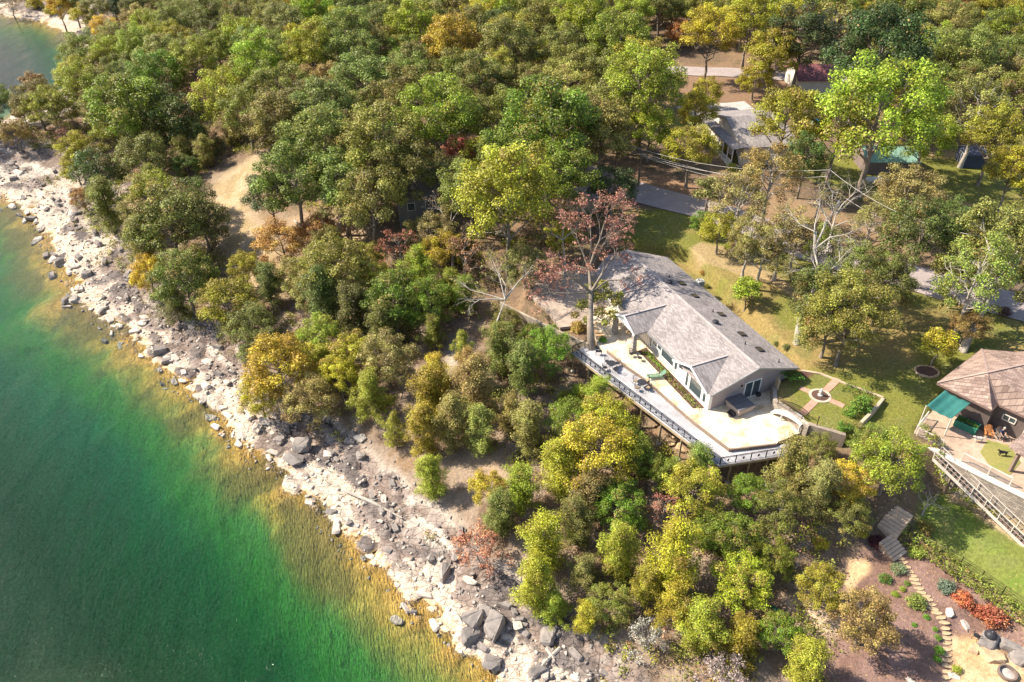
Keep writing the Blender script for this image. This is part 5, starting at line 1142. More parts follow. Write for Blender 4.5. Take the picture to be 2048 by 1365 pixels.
setp(mb.build('coping', M['cream']), 'cream coping along the top of the pale stone wall', 'coping')
def cable_rail(pts, label, h=1.0):
    root = thing('terrace_railing', label, 'railing', pts[0]); mb = MB(); cb = MB()
    for a, b in zip(pts[:-1], pts[1:]):
        a = Vector(a); b = Vector(b); u = Vector((0, 0, 1)); mb.bar(a + u * h, b + u * h, .1, .06); n_ = max(1, round((b - a).length / 1.7))
        for k in range(n_ + 1):
            q = a.lerp(b, k / n_); x = MB(); x.bar(q, q + u * h, .08, .08, (b - a)); rel(root, x.build('rail_post', M['rail_wood']))
        for k in range(6): cb.bar(a + u * (.12 + k * .14), b + u * (.12 + k * .14), .018, .018)
    rel(root, mb.build('top_rail', M['rail_wood'])); rel(root, cb.build('cables', M['grey'])); return root
def w5(px, py, z=11.57): return (*pxy(px, py, z), z)
cable_rail([w5(1921, 922), w5(1975, 950), w5(2018, 972)], 'pale cable railing on the coping in front of the small black dog')
cable_rail([w5(1829, 868), w5(1852, 838)], 'short pale railing at the open corner under the green sail')
cable_rail([w5(1833, 872), w5(1882, 897)], 'pale railing on the coping in front of the green sail')
# stairs descending beside the wall
s0 = Vector((*pxy(1878, 908, 11.35), 11.35)); s1 = Vector((*pxy(2060, 1082, 8.1), 8.1)); sx = s1 - s0; nst = 21; hd = Vector((sx.x, sx.y, 0)).normalized(); sn = Vector((hd.y, -hd.x, 0)); sw = 1.05
if sn.y > 0: sn = -sn
stairs = thing('outdoor_staircase', 'long pale timber staircase with dark gaps running down beside the stone wall', 'staircase', tuple(s0))
for k in range(nst):
    p = s0 + sx * ((k + .5) / nst); mb = MB(); q = p - hd * .13; w = p + hd * .13
    mb.slab([(q.x, q.y, p.z), (w.x, w.y, p.z), (w.x + sn.x * sw, w.y + sn.y * sw, p.z), (q.x + sn.x * sw, q.y + sn.y * sw, p.z)], .05); rel(stairs, mb.build('tread', M['dirt_wood'] if k % 1 else mat('stair_tread', (.16, .11, .09), .8, .3, 5, .2) if k == 0 else bpy.data.materials['stair_tread']))
for s_ in (0, 1):
    o_ = sn * (sw * s_); mb = MB(); mb.bar(s0 + o_ - Vector((0, 0, .1)), s1 + o_ - Vector((0, 0, .1)), .08, .3); rel(stairs, mb.build('stringer', M['rail_wood']))
    mb = MB(); mb.bar(s0 + o_ + Vector((0, 0, .95)), s1 + o_ + Vector((0, 0, .95)), .07, .07); mb.bar(s0 + o_ + Vector((0, 0, .5)), s1 + o_ + Vector((0, 0, .5)), .03, .03); rel(stairs, mb.build('handrail', M['rail_wood']))
    for k in range(8): q = s0 + o_ + sx * (k / 7); mb = MB(); mb.bar(q - Vector((0, 0, .2)), q + Vector((0, 0, .98)), .07, .07, (1, 0, 0)); rel(stairs, mb.build('rail_post', M['rail_wood']))
for k in (4, 12): q = s0 + sx * (k / 20) + sn * sw * .5; z_ = H(q.x, q.y); mb = MB(); mb.box(q.x - .1, q.x + .1, q.y - .1, q.y + .1, min(z_, q.z - .6) - .3, q.z - .2); rel(stairs, mb.build('support_post', M['dirt_wood']))
mb = MB(); q0 = V3(2042, 890, 14.4); q1 = V3(2003, 985, 8.0 + 2.2); mb.bar(V3(2040, 905, 13.9), (V3(2040, 905, 13.9).x - .1, V3(2040, 905, 13.9).y, 8.2), .3, .3, (1, 0, 0))
rel(nb, mb.build('corner_post', M['dirt_wood']))
p_ = V3(2018, 890, 14.0); mb = MB(); pr_ = [V3(2018, 892, 14.3), V3(2048, 865, 14.3), V3(2140, 900, 14.3), V3(2120, 960, 14.3)]; mb.slab(pr_, .18); rel(nb, mb.build('porch_roof', M['shingle_b']))
# green shade sail
sl = [V3(1853, 812, 14.0), V3(1890, 781, 14.5), V3(1942, 806, 14.35), V3(1903, 838, 13.7)]
n_ = 12; vs = []; fs = []
for i in range(n_ + 1):
    for j in range(n_ + 1):
        a = sl[0].lerp(sl[1], j / n_); b = sl[3].lerp(sl[2], j / n_); p = a.lerp(b, i / n_); u_, v_ = i / n_, j / n_; p.z -= .35 * (4 * u_ * (1 - u_)) * (.4 + 2.4 * v_ * (1 - v_)) - .05 * math.sin(u_ * 19); vs.append(tuple(p))
for i in range(n_):
    for j in range(n_): a = i * (n_ + 1) + j; fs.append((a, a + 1, a + n_ + 2, a + n_ + 1))
sail = thing('shade_sail', 'teal green fabric shade sail stretched from the brown roof over the terrace', 'shade sail', tuple(sl[3]))
sm_ = mat('teal_shade_cloth', (.03, .15, .13), .8, .2, 2, .1)
mb = MB(); mb.add(vs, fs); o = rel(sail, mb.build('fabric', sm_, smooth_=True)); so = o.modifiers.new('s', 'SOLIDIFY'); so.thickness = .015
for k, q in enumerate((sl[0], sl[3])): mb = MB(); mb.bar((q.x, q.y, 11.5), tuple(q), .09, .09, (1, 0, 0)); rel(sail, mb.build('sail_post', M['rail_wood']))
# green raised planter, bench, deck chairs
def tp6(px, py, z=11.5): return Vector((*pxy(px, py, z), z))
a = tp6(1905, 852); b = tp6(1948, 872); dd = (b - a).normalized(); 
pl_ = thing('raised_planter', 'long green slatted planter box full of plants on the stone terrace', 'planter', tuple(a), math.atan2(dd.y, dd.x)); gm2 = mat('teal_green_paint', (.035, .20, .13), .6, .2, 4, .1)
mb = MB()
for k in range(4): z = .05 + k * .19; L_ = (b - a).length; mb.box(0, L_, 0, .05, z, z + .165); mb.box(0, L_, .95, 1.0, z, z + .165); mb.box(.003, .05, .05, .95, z, z + .165); mb.box(L_ - .05, L_ - .003, .05, .95, z, z + .165)
mb.build('box_side', gm2, pl_); mb = MB(); mb.box(.05, L_ - .05, .05, .95, .1, .7); mb.build('soil', M['mulch'], pl_)
mb = MB(); mb.bar((-.03, .0, .82), (L_ + .03, .0, .82), .12, .04); mb.bar((-.03, 1.0, .82), (L_ + .03, 1.0, .82), .12, .04); mb.build('rim', gm2, pl_)
rs_ = np.random.RandomState(5); me_ = crown_mesh('planting', [((x, .5 + rs_.uniform(-.25, .25), .82), .28) for x in np.linspace(.3, L_ - .3, 9)], 700, .14, rs_); po = link_mesh('planting', me_, None, pl_); po.color = (.08, .22, .03, 1)
def adirondack(name, label, loc, rot, m, grp=None):
    r = thing(name, label, 'chair', loc, rot, grp); mb = MB()
    for k in range(5): mb.box(-.28, .28, -.25 + k * .115, -.15 + k * .115, .36 - k * .03, .385 - k * .03)
    mb.build('seat', m, r); mb = MB()
    for k in range(7): x = -.30 + k * .1; t = 1.02 - .028 * (k - 3) ** 2; mb.bar((x * .8, .28, .28), (x * 1.15, .62, t), .085, .02, (0, 1, 0))
    mb.build('backrest', m, r)
    for s in (-1, 1):
        mb = MB(); mb.box(s * .34 - .06, s * .34 + .06, -.32, .42, .56, .58); mb.build('armrest', m, r); mb = MB(); mb.box(s * .32 - .02, s * .32 + .02, -.28, -.20, 0, .56); mb.build('leg', m, r); mb = MB(); mb.bar((s * .3, -.2, .34), (s * .3, .6, .03), .03, .1); mb.build('leg', m, r)
    return r
p = tp6(1975, 873); q = tp6(2001, 877)
adirondack('slatted_armchair', 'orange brown slatted armchair on the stone terrace, empty', tuple(p), -.25, mat('cedar_orange', (.48, .2, .07), .7, .25, 5, .2))
adirondack('slatted_armchair', 'grey brown slatted armchair with a person sitting in it', tuple(q), .1, mat('grey_brown_wood', (.22, .17, .14), .8, .25, 5, .2))
# ---- figures grown from joint skeletons
def skin_fig(name, J, E, mat_, parent=None, sub=2, root_i=0):
    me = bpy.data.meshes.new(name); me.from_pydata([j[:3] for j in J], E, []); o = bpy.data.objects.new(name, me); COL.objects.link(o); o.parent = parent
    o.modifiers.new('skin', 'SKIN'); 
    if not me.skin_vertices: 
        pass
    sv = me.skin_vertices[0].data if me.skin_vertices else None
    if sv is None: return None
    for i, j in enumerate(J): sv[i].radius = (j[3], j[4] if len(j) > 4 else j[3]); sv[i].use_root = i == root_i
    ss = o.modifiers.new('sub', 'SUBSURF'); ss.levels = sub; ss.render_levels = sub; me.materials.append(mat_); me.polygons.foreach_set('use_smooth', [True] * len(me.polygons)); return o
skinm = mat('skin', (.55, .33, .24), .6, .08, 10, .05); navy = mat('navy_cloth', (.04, .05, .11), .9, .2, 14, .2); jean = mat('dark_cloth', (.05, .05, .06), .9, .2, 14, .2)
pr = thing('person', 'person with grey hair in a navy top sitting in the grey brown armchair', 'person', (q.x, q.y, 11.5), .1)
Jb = [(0, .05, .47, .15, .13), (0, .10, .68, .15, .11), (0, .13, .90, .17, .11), (0, .12, 1.02, .075), (0, .08, 1.10, .06), (0, .05, 1.20, .095, .105), (0, .045, 1.30, .085),
      (-.18, .12, .94, .062), (-.27, -.02, .74, .048), (-.22, -.22, .63, .035), (-.20, -.29, .61, .03), (.18, .12, .94, .062), (.27, -.02, .74, .048), (.18, -.2, .66, .035), (.14, -.27, .64, .03),
      (-.10, .0, .46, .09), (-.13, -.38, .48, .066), (-.13, -.44, .12, .042), (-.13, -.56, .05, .036), (.10, .0, .46, .09), (.13, -.38, .48, .066), (.12, -.42, .12, .042), (.12, -.54, .05, .036)]
Eb = [(0, 1), (1, 2), (2, 3), (3, 4), (4, 5), (5, 6), (2, 7), (7, 8), (8, 9), (9, 10), (2, 11), (11, 12), (12, 13), (13, 14), (0, 15), (15, 16), (16, 17), (17, 18), (0, 19), (19, 20), (20, 21), (21, 22)]
SKIN_OK = False
bd = bpy.data.meshes.new('t')
body = skin_fig('body', Jb, Eb, skinm, pr)
Jt = [(0, .05, .45, .17, .15), (0, .10, .68, .165, .13), (0, .13, .90, .18, .125), (0, .13, 1.0, .09), (-.18, .12, .94, .075), (-.27, -.02, .74, .06), (.18, .12, .94, .075), (.27, -.02, .74, .06)]
skin_fig('shirt', Jt, [(0, 1), (1, 2), (2, 3), (2, 4), (4, 5), (2, 6), (6, 7)], navy, pr)
Jl = [(0, .06, .46, .15, .13), (-.10, .0, .46, .1), (-.13, -.38, .48, .078), (-.13, -.43, .16, .055), (.10, .0, .46, .1), (.13, -.38, .48, .078), (.12, -.41, .16, .055)]
skin_fig('trousers', Jl, [(0, 1), (1, 2), (2, 3), (0, 4), (4, 5), (5, 6)], jean, pr)
mb = MB(); mb.lathe([(.1, 1.19), (.115, 1.25), (.11, 1.32), (.07, 1.38), (.01, 1.40)], 14, (0, .065, 0)); mb.build('hair', mat('grey_hair', (.5, .47, .43), .8, .2, 20, .2), pr, True)
def face(par, c, s=1.):
    mb = MB(); 
    for sx_ in (-1, 1): mb.lathe([(.001, -.012), (.012, 0), (.001, .012)], 6, (c[0] + sx_ * .034, c[1] - .094, c[2]))
    mb.build('eyes', M['black'], par)
    mb = MB(); mb.tube([(c[0], c[1] - .09, c[2] + .01), (c[0], c[1] - .118, c[2] - .035)], [.008, .015], 6); mb.build('nose', skinm, par)
    mb = MB(); mb.box(c[0] - .025, c[0] + .025, c[1] - .097, c[1] - .088, c[2] - .067, c[2] - .058); mb.build('mouth', mat('lips', (.4, .16, .13), .6, .05, 9, 0), par)
    for sx_ in (-1, 1): mb = MB(); mb.lathe([(.006, -.03), (.016, 0), (.006, .03)], 6, (c[0] + sx_ * .1, c[1], c[2] - .01)); mb.build('ear', skinm, par)
face(pr, (0, .05, 1.21))
def hand(par, w, d, flip):
    w = Vector(w); d = Vector(d).normalized(); sd_ = d.cross(Vector((0, 0, 1))).normalized()
    L = [.075, .085, .08, .062]; J = [(*w, .026, .014), (*(w + d * .05), .034, .014), (*(w + d * .085), .034, .013)]; E = [(0, 1), (1, 2)]
    for k in range(4):
        b = w + d * .09 + sd_ * ((k - 1.5) * .019); m1 = b + d * L[k] * .55 + Vector((0, 0, -.008)); t = b + d * L[k] * .9 + Vector((0, 0, -.03)); n0 = len(J); J += [(*b, .0095), (*m1, .0085), (*t, .0075)]; E += [(2, n0), (n0, n0 + 1), (n0 + 1, n0 + 2)]
    b = w + d * .03 + sd_ * (.035 * flip); t = b + d * .045 + sd_ * (.025 * flip) + Vector((0, 0, -.01)); n0 = len(J); J += [(*b, .011), (*t, .009)]; E += [(1, n0), (n0, n0 + 1)]
    skin_fig('hand', J, E, skinm, par, 1)
hand(pr, (-.20, -.29, .61), (.1, -1, -.1), 1); hand(pr, (.14, -.27, .64), (-.1, -1, -.1), -1)
def dog(label, loc, rot, m, s=1.0, fluffy=1.0):
    r = thing('dog', label, 'dog', loc, rot); f = fluffy
    J = [(-.30, 0, .50, .12 * f, .13 * f), (-.05, 0, .49, .125 * f, .13 * f), (.22, 0, .50, .145 * f, .17 * f), (.38, 0, .60, .085 * f), (.48, 0, .70, .085 * f), (.58, 0, .69, .05 * f), (.66, 0, .67, .032 * f),
         (.26, .09, .34, .06 * f), (.27, .09, .18, .036 * f), (.25, .09, .04, .028 * f), (.30, .09, .02, .03), (.26, -.09, .34, .06 * f), (.30, -.09, .18, .036 * f), (.28, -.09, .04, .028 * f), (.33, -.09, .02, .03),
         (-.32, .09, .36, .075 * f), (-.26, .09, .24, .045 * f), (-.38, .09, .15, .03 * f), (-.37, .09, .03, .026), (-.32, .09, .02, .03), (-.32, -.09, .36, .075 * f), (-.28, -.09, .24, .045 * f), (-.40, -.09, .15, .03 * f), (-.39, -.09, .03, .026), (-.34, -.09, .02, .03),
         (-.42, 0, .56, .035 * f), (-.54, 0, .66, .03 * f), (-.62, 0, .72, .018 * f)]
    E = [(0, 1), (1, 2), (2, 3), (3, 4), (4, 5), (5, 6), (2, 7), (7, 8), (8, 9), (9, 10), (2, 11), (11, 12), (12, 13), (13, 14), (0, 15), (15, 16), (16, 17), (17, 18), (18, 19), (0, 20), (20, 21), (21, 22), (22, 23), (23, 24), (0, 25), (25, 26), (26, 27)]
    skin_fig('body', J, E, m, r, 2, 1)
    for s_ in (-1, 1): mb = MB(); mb.tube([(.45, s_ * .06, .77), (.44, s_ * .1, .72), (.45, s_ * .11, .65)], [.02, .035, .012], 6); mb.build('ear', m, r, True)
    mb = MB(); mb.lathe([(.003, -.014), (.018, 0), (.003, .014)], 8, (.69, 0, .68)); mb.build('nose', M['black'], r)
    mb = MB(); [mb.lathe([(.002, -.009), (.011, 0), (.002, .009)], 6, (.55, s_ * .045, .735)) for s_ in (-1, 1)]; mb.build('eyes', M['black'], r); r.scale = (s, s, s); return r
p = tp6(1955, 884); dog('fluffy white dog standing beside the orange brown armchair', tuple(p), math.pi - .1, mat('white_fur', (.68, .62, .55), .9, .3, 18, .5), .95, 1.15)
p = tp6(2003, 912); dog('small black dog walking across the dry turf on the terrace', (p.x, p.y, 11.54), math.pi - .15, mat('black_fur', (.03, .028, .028), .8, .3, 18, .4), .95, 1.)
# ------------------------------------------------------------------ lower garden: ivy, hedge, fence, steps, path, fire pit
def hedge(name, label, pts, w, h, col, seed, per=260, size=.16, z=None, cat='hedge', kind=None, group=None):
    rs = np.random.RandomState(seed); cl = []
    for a, b in zip(pts[:-1], pts[1:]):
        a = np.array(a); b = np.array(b); L = np.hypot(*(b - a)); n = max(2, int(L / (.45)))
        d = (b - a) / L; nn = np.array([-d[1], d[0]])
        for k in range(n):
            p = a + (b - a) * (k / n)
            for j in range(max(1, int(w / .5))):
                q = p + nn * (w * ((j + .5) / max(1, int(w / .5)) - .5)) + rs.normal(0, .08, 2); z0 = H(q[0], q[1]) if z is None else z
                cl.append(((q[0], q[1], z0 + h * rs.uniform(.35, .75)), .38 * rs.uniform(.8, 1.2)))
    me = crown_mesh(name, cl, per, size, rs, accent=.08); o = link_mesh(name, me); o.color = (*col, 1); return setp(o, label, cat, group, kind)
def q7(px, py, z=7.6): return pxy(px, py, z)
hedge('hedge', 'long clipped green and bronze hedge running below the wire fence', [q7(1808, 1062), q7(1850, 1085), q7(1930, 1140), q7(2048, 1222), q7(2130, 1280)], 1.9, 1.1, (.20, .24, .03), 11, 330)
iv = hedge('ivy', 'bright green ivy climbing the stone wall beside the staircase', [pxy(1868, 945, 9.5), pxy(1895, 985, 8.8), pxy(1935, 1010, 8.6), pxy(1995, 1050, 8.3)], .9, 2.4, (.26, .30, .025), 12, 330, .17, None, 'ivy')
hedge('ivy', 'green ivy covering the foot of the stone wall corner', [pxy(1838, 895, 10.2), pxy(1862, 925, 10.0), pxy(1880, 960, 9.4)], 1.0, 2.0, (.20, .26, .025), 13, 330, .17, None, 'ivy')
hedge('shrub_bed', 'green shrubs against the shaded end wall of the ranch house', [pxy(1568, 765, 12.2), pxy(1600, 756, 12.2)], 1.8, 1.3, (.09, .22, .02), 14, 300, .17, 12.2, 'shrubs')
hedge('ground_cover', 'half round bed of low green ground cover in the garden', [pxy(1690, 775, 12.2), pxy(1720, 788, 12.2), pxy(1752, 803, 12.2)], 1.9, .45, (.12, .19, .02), 15, 260, .14, 12.1, 'ground cover', 'stuff')
hedge('planted_strip', 'narrow planted strip of low green shrubs along the window wall', [tuple((HM @ Vector((-.35, y, 0))).xy) for y in (1.2, 6.5)], .6, .25, (.2, .22, .04), 16, 420, .13, 11.05, 'plants', 'stuff')
hedge('planted_strip', 'narrow bed of bright green grass by the porch windows', [tuple((HM @ Vector((-.3, y, 0))).xy) for y in (6.7, 12.1)], .75, .35, (.2, .33, .02), 17, 420, .12, 11.0, 'plants', 'stuff')
mb = MB(); mb.prism([tuple((HM @ Vector(v)).xy) for v in ((.33, .9, 0), (.33, 12.4, 0), (-.85, 12.2, 0), (-.85, 1.3, 0))], 10.9, 11.02); setp(mb.build('mulch_bed', M['mulch']), kind='structure')
for i, (px, py, R, co, lb) in enumerate([(1722, 818, 1.25, (.12, .24, .02), 'dense green bush in the garden corner by the low tan wall'), (1700, 830, .9, (.13, .25, .02), 'round green bush between the low tan wall and the stained wall'), (1687, 858, .8, (.12, .24, .02), 'small round green bush at the top of the stained wall'),
                                        (1552, 690, .45, (.2, .22, .06), 'small grey green ball shrub in the mulch by the uphill eave'), (1572, 697, .55, (.2, .22, .06), 'rounded shrub at the end of the uphill mulch bed'), (1412, 575, .55, (.25, .25, .05), 'small shrub beside the air conditioner'), (1405, 548, .5, (.4, .25, .04), 'orange tinged shrub behind the air conditioner'),
                                        (2008, 628, .9, (.14, .08, .06), 'dark purple shrub by the lower road edge'), (1450, 302, 1.0, (.6, .5, .01), 'vivid yellow bush beside the white veranda'), (1462, 340, 1.0, (.35, .4, .02), 'lime bush at the lower end of the white veranda'), (1468, 322, 1.1, (.2, .2, .04), 'olive bush below the white veranda'),
                                        (1155, 660, 1.1, (.45, .33, .06), 'golden ornamental grass clump beside the big dead tree'), (1205, 690, .6, (.12, .3, .02), 'bright green shrub behind the big trunk on the deck'), (1160, 790, 1.3, (.24, .33, .02), 'lime green ground shrub below the deck posts'), (1130, 800, 1.1, (.22, .30, .02), 'low green shrub on the slope under the deck')]):
    x, y = pxy(px, py, 12.2); g_ = G(px, py)
    zz = 11.0 if i == 12 else None
    o = put_tree('shrub', g_.x, g_.y, R, 'G', label=lb, idx=i % 4, z=zz)
    for ch in o.children:
        if ch.name.startswith('foliage'): ch.color = (*co, 1)
low = [(1890, 1178, .95, (.16, .22, .14), 'blue green spreading juniper beside the flagstone path'), (1795, 1142, .85, (.2, .26, .12), 'silvery green mound shrub at the foot of the steps'), (1770, 1160, .7, (.1, .2, .03), 'dark green round shrub left of the silvery mound'), (1832, 1208, 1.0, (.22, .28, .05), 'fresh green mound beside the middle of the flagstone path'), (1750, 1088, .9, (.11, .025, .03), 'dark red shrub beside the timber steps'),
       (1925, 1205, 1.05, (.5, .16, .05), 'orange red barberry bush left of the other red bush'), (1985, 1240, 1.3, (.42, .15, .06), 'rust red barberry bush behind the fire pit boulders'), (1958, 1228, .9, (.42, .13, .05), 'small red barberry bush between two larger ones'), (1790, 1190, .4, (.25, .35, .03), 'tiny lime plant in the mulch left of the path'), (1805, 1180, .35, (.25, .35, .03), 'tiny bright plant just above the tiny lime plant'), (1814, 1168, .35, (.15, .25, .03), 'tiny dark plant near the silvery mound'),
       (1853, 1236, .35, (.12, .3, .02), 'tiny green plant at the bend of the path'), (1828, 1251, .28, (.12, .3, .02), 'tiniest green plant alone in the mulch'), (1870, 1260, .3, (.12, .3, .02), 'tiny plant touching the lower path slabs'), (1876, 1277, .35, (.12, .3, .02), 'small green tuft left of the lower path slabs'), (1877, 1303, .5, (.14, .33, .02), 'wide low green tuft by the lowest slabs'), (1873, 1320, .4, (.14, .33, .02), 'round green tuft nearest the bottom slabs'), (1913, 1342, .5, (.3, .36, .03), 'lime mound between the path and the fire pit gravel'),
       (1640, 1092, .9, (.5, .45, .02), 'bright yellow green bush left of the red shrub'), (1720, 1065, .9, (.45, .4, .02), 'yellow leaved bush by the timber steps'), (1830, 1110, .8, (.3, .4, .05), 'feathery lime grass clump right of the steps'), (1850, 1060, .9, (.25, .22, .04), 'bronze green bush behind the wire fence')]
for i, (px, py, R, co, lb) in enumerate(low):
    g_ = G(px, py); o = put_tree('shrub', g_.x, g_.y, R, 'G', label=lb, idx=i % 4, hs=.8)
    for ch in o.children:
        if ch.name.startswith('foliage'): ch.color = (*co, 1)
o = tree_px(1862, 990, 75, 'bare', 'W', idx=1, label='small bare ornamental tree with reddish twigs beside the ivy wall'); o = tree_px(1598, 1120, 50, 'bare', 'W', idx=2, label='little grey leafless tree behind the round lime bush'); 
# fence
fence = thing('wire_fence', 'thin black wire fence along the edge of the lower lawn', 'fence', (*pxy(1815, 1045, 8.1), 8.0)); fp = [q7(1812, 1042, 8.2), q7(1825, 1050, 8.2), q7(1930, 1110, 8.0), q7(2060, 1200, 7.9)]
mb = MB(); wr = MB()
for a, b in zip(fp[:-1], fp[1:]):
    a = Vector((*a, H(*a))); b = Vector((*b, H(*b))); n_ = max(1, round((b - a).length / 1.9))
    for k in range(n_): q = a.lerp(b, k / n_); q.z = H(q.x, q.y); x = MB(); x.bar(q, q + Vector((0, 0, 1.15)), .05, .05, (1, 0, 0)); rel(fence, x.build('fence_post', M['black']))
    for h_ in (.25, .5, .75, 1.0, 1.12): wr.bar(a + Vector((0, 0, h_)), b + Vector((0, 0, h_)), .02, .02)
rel(fence, wr.build('wires', M['black']))
# steps
stp = [(V3(1808, 1018, 8.7), V3(1774, 1062, 7.5), 7), (V3(1772, 1074, 7.4), V3(1802, 1114, 6.5), 6)]
stepm = mat('sandstone_step', (.62, .46, .33), .9, .3, 4, .4)
s_all = thing('garden_steps', 'wide tan stone garden steps turning a corner beside the hedge', 'steps', tuple(stp[0][0]))
for a, b, n_ in stp:
    d = (b - a); dh = Vector((d.x, d.y, 0)).normalized(); nn = Vector((-dh.y, dh.x, 0)) * .95
    for k in range(n_):
        p = a.lerp(b, (k + .5) / n_); w_ = Vector((d.x, d.y, 0)).length / n_ * .47; mb = MB(); q0 = p - dh * w_; q1 = p + dh * w_
        mb.prism([(q0.x - nn.x, q0.y - nn.y), (q1.x - nn.x, q1.y - nn.y), (q1.x + nn.x, q1.y + nn.y), (q0.x + nn.x, q0.y + nn.y)], p.z - .9, p.z); rel(s_all, mb.build('step', stepm, bevel=.03))
# flagstones
fl = [(1800, 1118), (1806, 1126), (1812, 1135), (1818, 1144), (1824, 1152), (1829, 1160), (1832, 1168), (1838, 1178), (1843, 1186), (1850, 1194), (1857, 1201), (1861, 1210), (1866, 1219), (1873, 1227), (1882, 1236), (1887, 1246), (1888, 1257), (1890, 1267), (1891, 1277), (1892, 1287), (1892, 1299), (1892, 1311), (1893, 1322), (1893, 1333), (1892, 1344), (1891, 1356), (1890, 1368)]
fr_ = random.Random(12)
for i, (px, py) in enumerate(fl):
    g_ = G(px, py); n_ = 8; pts = []
    for k in range(n_): t = 2 * math.pi * k / n_; rr = fr_.uniform(.8, 1.1); pts.append((.50 * rr * math.cos(t), .20 * rr * math.sin(t)))
    mb = MB(); mb.prism(pts, -.12, .05); o = mb.build('flagstone', bpy.data.materials['tan_sandstone'], bevel=.015); o.location = (g_.x, g_.y, g_.z + .02); o.rotation_euler = (0, 0, fr_.uniform(-.35, .1))
    setp(o, f'tan flagstone, number {["one","two","three","four","five","six","seven","eight","nine","ten","eleven","twelve","thirteen","fourteen","fifteen","sixteen","seventeen","eighteen","nineteen","twenty","twenty one","twenty two","twenty three","twenty four","twenty five","twenty six","twenty seven"][i]} down the garden path counted from the steps', 'flagstone', 'flagstones of the garden path')
# fire pit and boulders
x, y = pxy(2014, 1348, 6.05); fpz = thing('fire_pit', 'round stone rimmed fire pit with pale ash in the gravel', 'fire pit', (x, y, 6.0))
mb = MB(); mb.lathe([(.72, -.1), (.73, .30), (.60, .32), (.57, 0)], 22); mb.build('rim', mat('dark_rim', (.2, .15, .12), .8, .3, 6, .4), fpz); mb = MB(); mb.lathe([(.58, .02), (.3, .1), (.02, .13)], 16); mb.build('ash', mat('ash', (.5, .45, .4), .95, .4, 9, .8), fpz)
for i, (px, py, s, k, lb) in enumerate([(1985, 1312, .85, 'tan', 'big flat tan boulder beside the fire pit'), (1976, 1285, .9, 'grey', 'large grey boulder under the dark dome in the fire pit garden'), (1934, 1250, .5, 'pale', 'pale rock at the upper edge of the fire pit gravel'), (2020, 1295, .8, 'grey', 'brown grey boulder right of the large grey boulder'), (2042, 1315, .8, 'grey', 'dark boulder at the edge of the scene above the fire pit'), (1900, 1225, .4, 'pale', 'small pale stone by the path near the red bushes'), (1822, 1362, .35, 'pale', 'lone white stone in the mulch at the bottom'), (1910, 1352, .35, 'pale', 'small pale rock beside the lime mound'), (1948, 1298, .5, 'tan', 'low tan stone sunk in the gravel')]):
    z_ = H(*pxy(px, py, 6.1)); x, y = pxy(px, py, z_ + .1); rock(k, 'boulder', x, y, z_ + .12 * s, s * 1.35, i * .9, lb, None, tilt=.1, cat='boulder')
x, y = pxy(1984, 1267, 6.9); dm = thing('covered_grill', 'dark domed cover standing on the large grey boulder', 'grill', (x, y, 6.55)); mb = MB(); mb.lathe([(.48, 0), (.5, .08), (.42, .3), (.25, .44), (.05, .5)], 18); mb.build('dome', M['dark'], dm, True); mb = MB(); mb.lathe([(.05, .49), (.05, .56)], 8); mb.build('handle', M['grey'], dm)
x, y = pxy(1950, 1278, 6.0); c = copy_tree(cp); c.location = (x, y, 6.02); c.rotation_euler = (0, 0, 2.2); setp(c, 'dark metal chair standing by the grey boulder at the fire pit', 'chair', 'chairs')
# green slatted box low in the wood
g_ = G(1553, 1238); bx_ = thing('garden_bench', 'dark green slatted bench half hidden among the trees on the slope', 'bench', (g_.x, g_.y, g_.z), -.7); mb = MB()
for k in range(4): mb.box(-.8, .8, -.2 + k * .12, -.11 + k * .12, .42, .45)
mb.build('seat', gm2, bx_); mb = MB(); [mb.box(-.8, .8, .3, .33, .55 + k * .13, .65 + k * .13) for k in range(3)]; mb.build('backrest', gm2, bx_)
for sx_ in (-.7, .7): mb = MB(); mb.box(sx_ - .03, sx_ + .03, -.18, -.12, -.2, .42); mb.box(sx_ - .03, sx_ + .03, .27, .3, -.2, .95); mb.build('leg', gm2, bx_)
# tree ring of stones on the upper lawn
x, y = pxy(1854, 742, 12.4); z_ = H(x, y); ring = thing('stone_ring', 'oval ring of pale stones round the yellow green young tree', 'stone ring', (x, y, z_)); mb = MB(); mb.lathe([(1.15, -.2), (1.1, .1), (.5, .14)], 22, sy=.8); mb.build('mulch_fill', M['mulch'], ring)
for k in range(20): t = 2 * math.pi * k / 20; o = link_mesh('edging_stone', RM['tan'][k % 4], None, ring); o.location = (1.2 * math.cos(t), .97 * math.sin(t), .08); o.scale = (.24, .18, .3); o.rotation_euler = (0, 0, t + 1.5)
